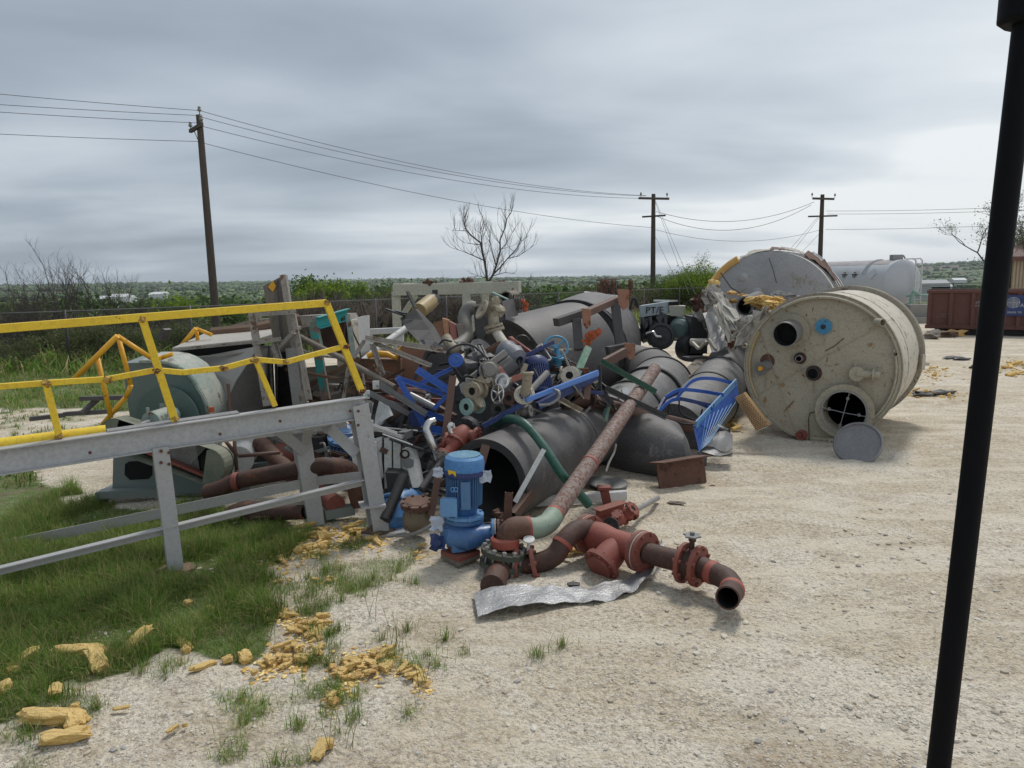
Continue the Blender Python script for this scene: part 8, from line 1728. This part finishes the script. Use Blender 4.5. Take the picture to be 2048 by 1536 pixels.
# tangled cables and torn sheet pieces in the heap
rnd = random.Random(101)
for k, (x0, y0, Y, w_, nm) in enumerate(((760, 800, 8.5, 90, 'behind the slotted angles'), (830, 860, 7.9, 60, 'beside the chrome tube'), (940, 740, 8.3, 60, 'over the hexagonal cover'), (1060, 740, 8.5, 60, 'below the silver radiator'), (1130, 780, 8.6, 60, 'under the long blue bars'), (980, 830, 8.0, 60, 'below the small dark valve'), (700, 780, 9.0, 60, 'behind the grey pole'), (660, 900, 8.0, 50, 'at the rear platform leg'), (870, 700, 9.3, 50, 'below the crumpled duct'), (1210, 800, 9.1, 50, 'round the black angle frame'))):
    pts = [P(x0+w_*(j/5-.5)+rnd.uniform(-8, 8), y0+rnd.uniform(-22, 22), Y+rnd.uniform(-.15, .15)) for j in range(6)]
    rod('loose_cable', 'thin loose cable straggling '+nm, 'cable', curve(pts, 6), rnd.choice((.009, .012, .015)), rnd.choice((M_black, M_black, M_cast, M_blackm)), 'loose cables in the heap')
for k, (x0, y0, w_, h_, Y, mt, nm) in enumerate(((735, 815, 30, 26, 8.6, M_white, 'pale bent sheet scrap just right of the platform corner'), (775, 925, 0, 0, 0, None, ''), (860, 800, 26, 20, 8.7, M_galv, 'grey bent sheet scrap behind the blue steelwork'), (985, 765, 22, 18, 8.7, M_castd, 'dark bent sheet scrap behind the round actuator'), (1095, 770, 34, 22, 8.9, M_cast, 'grey bent sheet scrap behind the blue motor'), (640, 800, 40, 20, 9.8, M_woodb, 'brown splintered sheet behind the teal-patched post'), (870, 940, 24, 34, 7.4, M_galv, 'grey bent sheet scrap left of the blue pump motor'), (925, 690, 26, 16, 9.4, M_steel, 'light bent sheet scrap behind the black hose'), (720, 960, 26, 26, 8.2, M_cast, 'grey bent sheet in shade behind the right platform leg'))):
    if mt is None: continue
    crumple('bent_sheet', nm, 'sheet', ((x0-w_/2, y0-h_/2), (x0+w_/2, y0-h_/2+4), (x0+w_/2-5, y0+h_/2), (x0-w_/2+4, y0+h_/2+5)), Y, mt, .035, 5, .005, (rnd.uniform(-.2, .2), rnd.uniform(-.3, .3)))
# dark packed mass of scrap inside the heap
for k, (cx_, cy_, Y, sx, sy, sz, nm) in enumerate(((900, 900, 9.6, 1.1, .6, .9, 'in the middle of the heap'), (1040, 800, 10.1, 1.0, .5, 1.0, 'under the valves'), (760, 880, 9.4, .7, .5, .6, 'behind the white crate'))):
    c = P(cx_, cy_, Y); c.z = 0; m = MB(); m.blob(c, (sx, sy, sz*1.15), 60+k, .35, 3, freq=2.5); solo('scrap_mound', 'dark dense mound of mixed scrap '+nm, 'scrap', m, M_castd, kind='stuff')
# ================================================================== insulation chunks, litter, ground details
rnd = random.Random(21)
def chunk_proto(k, long_=1.6, flatk=.4):
    m = MB(); n = 9; h = .5; 
    vs, fs = ICO[3]; out = []
    for v in vs:
        mx = max(abs(v.x), abs(v.y), abs(v.z)); q = v/mx; w_ = v*.2+q*.8; o = V((k*5.1, k*2.3, k))
        s_ = 1+.26*mnoise.noise(w_*2.0+o)+.22*mnoise.noise(w_*5+o)+.17*mnoise.noise(w_*11+o); out.append(V((w_.x*long_, w_.y*.75, w_.z*flatk))*s_)
    m.add(out, fs, False); return m
protos_c = []
for k, (l_, f_) in enumerate(((1.6, .42), (1.0, .6), (1.3, .35), (.8, .55), (2.4, .5), (1.1, .3), (1.8, .6))):
    protos_c.append(chunk_proto(k, l_, f_).mesh('insulation_chunk'))
for i_, me in enumerate(protos_c): me.materials.append(M_ins if i_ != 5 else M_insd)
ICNT = [0]
def chunk(px, py, size, label, group, k=None, rot=None, z=0.0, mat2=False, at=None):
    g_ = at if at is not None else G(px, py); k = rnd.randrange(7) if k is None else k
    o = bpy.data.objects.new('insulation_chunk', protos_c[k]); COL.objects.link(o)
    s_ = size*.82*rnd.uniform(.8, 1.2); o.scale = (s_, s_*rnd.uniform(.75, 1.2), s_*rnd.uniform(.7, 1.2)); o.location = g_+V((0, 0, s_*.3+z))
    o.rotation_euler = rot or (rnd.uniform(-.35, .35), rnd.uniform(-.35, .35), rnd.uniform(0, 6.28)); tag(o, label, 'insulation', group); ICNT[0] += 1; return o
CR_P = []
def cluster(pts, n, jx, jy, smin, smax, label, group):
    for j in range(n*11):
        x, y = pts[rnd.randrange(len(pts))]; g_ = G(x+rnd.gauss(0, jx*1.5), y+rnd.gauss(0, jy*1.6)); CR_P.append((g_.x, g_.y, rnd.uniform(.07, .28)*smax))
    n = int(n*.72); smin *= .62; smax *= .68
    for j in range(n):
        x, y = pts[rnd.randrange(len(pts))]; chunk(x+rnd.gauss(0, jx), y+rnd.gauss(0, jy), rnd.uniform(smin, smax), label, group, z=rnd.uniform(0, .02))
# hero chunks
H = 'insulation chunks lying singly on the gravel'
chunk(268, 1292, .085, 'long squared yellow insulation piece propped up at the grass edge', H, 4, (0.1, -.45, R(62)))
chunk(160, 1306, .08, 'flat-topped long yellow insulation block at the lower grass edge', H, 4, (0, 0.05, R(8))); chunk(195, 1325, .075, 'crumbly insulation lump beneath the flat-topped block', H, 0)
chunk(110, 1440, .085, 'upper long yellow insulation block in the bottom left pair', H, 4, (0, .1, R(5))); chunk(130, 1478, .09, 'lower long yellow insulation block in the bottom left pair', H, 6, (0, 0, R(14)), )
chunk(150, 1450, .06, 'short insulation block resting between the bottom left pair', H, 1); chunk(150, 1420, .05, 'small insulation lump behind the bottom left pair', H, 3)
chunk(40, 1325, .07, 'tilted insulation stick at left grass edge', H, 4, (0, -.4, R(50))); chunk(25, 1345, .06, 'crumpled insulation at foot of the tilted stick', H, 3)
chunk(5, 1380, .07, 'insulation lump cut by the left picture edge', H, 1); chunk(112, 1382, .05, 'flat insulation scrap in the weeds at lower left', H, 2)
chunk(375, 1207, .04, 'small square insulation block alone in grass', H, 1); chunk(424, 1217, .038, 'small pointed insulation flake in grass right of the square one', H, 2)
chunk(408, 1334, .035, 'thin yellow insulation finger on gravel', H, 4, (0, .1, R(50))); chunk(243, 1417, .022, 'tiny yellow insulation finger on bare gravel', H, 4, (0, 0, R(20)))
chunk(490, 1318, .06, 'upright torn insulation tuft left of the big pile', H, 1); chunk(455, 1322, .04, 'small insulation crumb left of the upright tuft', H, 3)
chunk(368, 1290, .035, 'insulation crumb beside dry stems at grass edge', H, 4); chunk(372, 1302, .035, 'second insulation crumb below the dry stems', H, 3)
chunk(1150, 1102, .075, 'long yellow insulation piece behind the red strainer', H, 4, (0, 0, R(12))); chunk(1125, 1115, .05, 'short insulation piece left of that behind the strainer', H, 0)
chunk(345, 1460, .03, 'insulation scrap among stones at the bottom', H, 2); chunk(370, 1452, .025, 'tiny insulation scrap among stones at the bottom', H, 3)
chunk(640, 1502, .05, 'insulation piece at the bottom edge among weeds', H, 0); chunk(655, 1490, .035, 'small insulation piece above the bottom edge one', H, 1)
chunk(456, 1172, .04, 'orange insulation cube in the grass left of the scatter', H, 1); chunk(528, 1195, .02, 'tiny crumb', H, 3) if False else None
# clusters
cluster([(560, 1090), (600, 1070), (640, 1075), (680, 1070), (720, 1078), (760, 1080), (620, 1100), (590, 1108), (650, 1095), (700, 1062)], 58, 12, 7, .045, .085, 'yellow insulation chunk in the drift between the two right platform legs', 'insulation drift at the platform corner leg')
cluster([(505, 1120), (540, 1130), (570, 1140), (480, 1090), (525, 1095), (595, 1135), (560, 1125)], 18, 10, 7, .025, .05, 'small insulation chunk scattered at the grass edge below the drift', 'insulation scattered at the grass edge')
cluster([(500, 1170), (520, 1165), (655, 1160), (640, 1158), (560, 1165)], 12, 10, 4, .02, .04, 'tiny insulation chunk on gravel between drift and curved trail', 'tiny insulation chunks on gravel')
cluster([(510, 1215), (540, 1222), (570, 1232), (590, 1240), (620, 1245), (640, 1245), (600, 1260), (625, 1270), (610, 1285), (630, 1300)], 46, 8, 6, .028, .058, 'insulation chunk in the curved trail right of the grass', 'insulation trail right of the grass')
cluster([(580, 1300), (560, 1320), (540, 1332), (510, 1340), (600, 1325), (570, 1330), (550, 1312)], 24, 9, 6, .035, .07, 'insulation chunk in the slanting pile below the curved trail', 'slanting insulation pile')
cluster([(680, 1340), (705, 1325), (725, 1320), (745, 1312), (780, 1308), (700, 1350), (740, 1340), (770, 1335), (690, 1365), (720, 1330)], 42, 8, 7, .03, .062, 'insulation chunk in the big foreground pile at centre left', 'foreground insulation pile')
cluster([(805, 1335), (820, 1345), (840, 1360), (848, 1378), (830, 1350)], 14, 6, 6, .025, .05, 'insulation chunk in the tail right of the foreground pile', 'tail of the foreground insulation pile')
cluster([(665, 1400), (655, 1395), (670, 1408)], 7, 6, 6, .025, .045, 'insulation tuft in weeds below the foreground pile', 'insulation tufts in weeds')
cluster([(830, 1105), (850, 1108), (845, 1095)], 5, 8, 4, .04, .06, 'insulation piece at the left foot of the blue pump', 'insulation beside the blue pump')
cluster([(1460, 848), (1470, 855), (1450, 850), (1465, 842)], 9, 8, 4, .06, .1, 'insulation slab fragment on gravel under the rusty grating', 'insulation under the rusty grating')
cluster([(1400, 715), (1385, 712), (1415, 705), (1425, 712), (1395, 722), (1418, 730)], 20, 12, 5, .05, .12, 'insulation fragment strewn between the engine and the segmented pipe', 'insulation strewn by the engine')
cluster([(1850, 745), (1870, 742), (1960, 730), (1985, 735), (2010, 728), (2035, 732), (1830, 782), (1845, 788), (1900, 790), (2030, 745), (1870, 755)], 44, 14, 3.5, .05, .13, 'flat insulation fragment on gravel right of the beige tank', 'insulation fragments right of the beige tank')
for k in range(26):
    c = P(rnd.uniform(1508, 1560), rnd.uniform(598, 620), 14.3+rnd.uniform(-.2, .3)); chunk(0, 0, rnd.uniform(.07, .13), 'yellow insulation batt heaped between grey tank and beige tank', 'insulation batts heaped between the tanks', at=c)
for k in range(10):
    c = P(rnd.uniform(1455, 1510), rnd.uniform(588, 606), 15.4+rnd.uniform(-.2, .2)); chunk(0, 0, rnd.uniform(.06, .11), 'dusty insulation scrap at the foot of the grey tank', 'dusty insulation at the grey tank', at=c, k=5)
chunk(0, 0, .16, 'yellow insulation tuft poking out at the grey tank left edge', H, 1, at=P(1428, 570, 16.0))
ca_ = np.array(CR_P); cpr = []
for k in range(6):
    v_ = np.array([tuple(v) for v in ICO[1][0]]); v_ = v_*(1+rng.uniform(-.45, .45, (len(v_), 1)))*np.array([1.5, .8, .5]); cpr.append((v_, np.array(ICO[1][1])))
M_crumb, t, b = newmat('insulation crumbs'); gi = t.nodes.new('ShaderNodeNewGeometry'); L(t, ramp(t, [(0, (.42, .25, .08)), (.4, (.68, .45, .15)), (.9, (.84, .66, .34))], gi.outputs['Random Per Island']), b.inputs['Base Color']); b.inputs['Roughness'].default_value = 1; b.inputs['Specular IOR Level'].default_value = .1
scatter_instances('insulation_crumbs', cpr, np.stack([ca_[:, 0], ca_[:, 1], groundz(ca_[:, 0], ca_[:, 1])+ca_[:, 2]*.25], -1), np.stack([ca_[:, 2]]*3, -1), rng.random(len(ca_))*6.28, M_crumb, 'crumbled yellow insulation fragments littering the gravel and grass edge')
# hidden support for the batts
m = MB(); m.blob(V((P(1534, 620, 14.9).x, 15.0, 0)), (1.0, .7, 1.55), 4, .3, 3); solo('debris_mound', 'mound of dusty debris carrying the insulation batts between the tanks', 'debris', m, M_cast, kind='stuff')
# brown debris on gravel right
rnd2 = random.Random(4)
for k, (px, py) in enumerate(((1905, 718), (1925, 720), (1955, 736), (1880, 788), (1845, 790))):
    g_ = G(px, py); m = MB(); m.blob(g_+V((0, 0, .03)), (.25, .1, .05), 20+k, .5, 2); solo('flat_debris', 'flat dark debris strip on gravel right of the tank, '+('back left', 'back right', 'by the post', 'front right', 'front left')[k], 'debris', m, M_darkst)
# weeds in the gravel
def tufts():
    px = []; 
    for (x, y, n_, s_) in ((700, 1050, 3, 30), (600, 1150, 5, 40), (700, 1180, 6, 50), (760, 1240, 4, 60), (770, 1330, 3, 20), (850, 1330, 3, 20), (690, 1395, 4, 15), (620, 1330, 6, 20), (640, 1270, 6, 25), (820, 1160, 4, 40), (520, 1420, 4, 40), (700, 1440, 5, 40), (80, 1450, 4, 30), (160, 1400, 5, 30), (60, 1380, 6, 30), (330, 1330, 5, 30), (560, 1480, 4, 60), (900, 1290, 3, 40), (1040, 1280, 2, 40), (80, 850, 8, 60), (150, 830, 6, 40), (30, 820, 8, 50)):
        for k in range(n_): px.append((x+rnd.gauss(0, s_), y+rnd.gauss(0, s_*.4)))
    P0, S0 = [], []
    for x, y in px:
        g_ = G(x, y)
        for j in range(rnd.randint(25, 70)):
            a_ = rnd.uniform(0, 6.28); r_ = abs(rnd.gauss(0, .045)); P0.append((g_.x+r_*math.cos(a_), g_.y+r_*math.sin(a_), 0)); h = rnd.uniform(.03, .13); S0.append((.06, h*rnd.uniform(.8, 2.2), h))
    P0 = np.array(P0); P0[:, 2] = groundz(P0[:, 0], P0[:, 1])-.003
    tri = [(p, np.array([(0, 1, 3), (0, 3, 2), (2, 3, 4)])) for p, f in bprot]
    scatter_instances('weeds', tri, P0, np.array(S0), rng.random(len(P0))*6.28, M_grass, 'sparse weeds sprouting through the gravel')
tufts()
# tall thin stems
m = MB()
for x, y in ((795, 1310), (800, 1300), (780, 1300), (640, 1220), (560, 1220), (100, 1420), (130, 1430), (95, 1400), (850, 1370), (745, 1240), (840, 1390), (490, 1290), (540, 1280), (665, 1500), (700, 1500), (160, 1250), (220, 1260), (480, 1330)):
    for k in range(3):
        g_ = G(x+rnd.gauss(0, 5), y+rnd.gauss(0, 3)); d = V((rnd.uniform(-.3, .3), rnd.uniform(-.3, .3), 1)); h = rnd.uniform(.12, .28); m.tube([g_, g_+d*h*.5, g_+d*h+V((rnd.uniform(-.04, .04), 0, 0))], .0018, 3, caps=False)
solo('weed_stems', 'thin tall weed stems standing in the gravel', 'weeds', m, M_grass, kind='stuff', fixn=False)
# low broad weeds on the lawn
# a few larger rocks
n = 420
xx = rng.uniform(-3.2, 4, n); yy = 3.5+rng.power(1.5, n)*4.2; cl = fbm(xx*1.5, yy*1.5, 17, 3); k = (cl > .5); xx, yy = xx[k], yy[k]; n = len(xx)
sz = rng.uniform(.014, .032, n); scatter_instances('larger_stones', protos, np.stack([xx, yy, groundz(xx, yy)+sz*.2], -1), np.stack([sz, sz*.9, sz*.8], -1), rng.random(n)*6.28, st_m, 'larger limestone stones lying on the gravel')
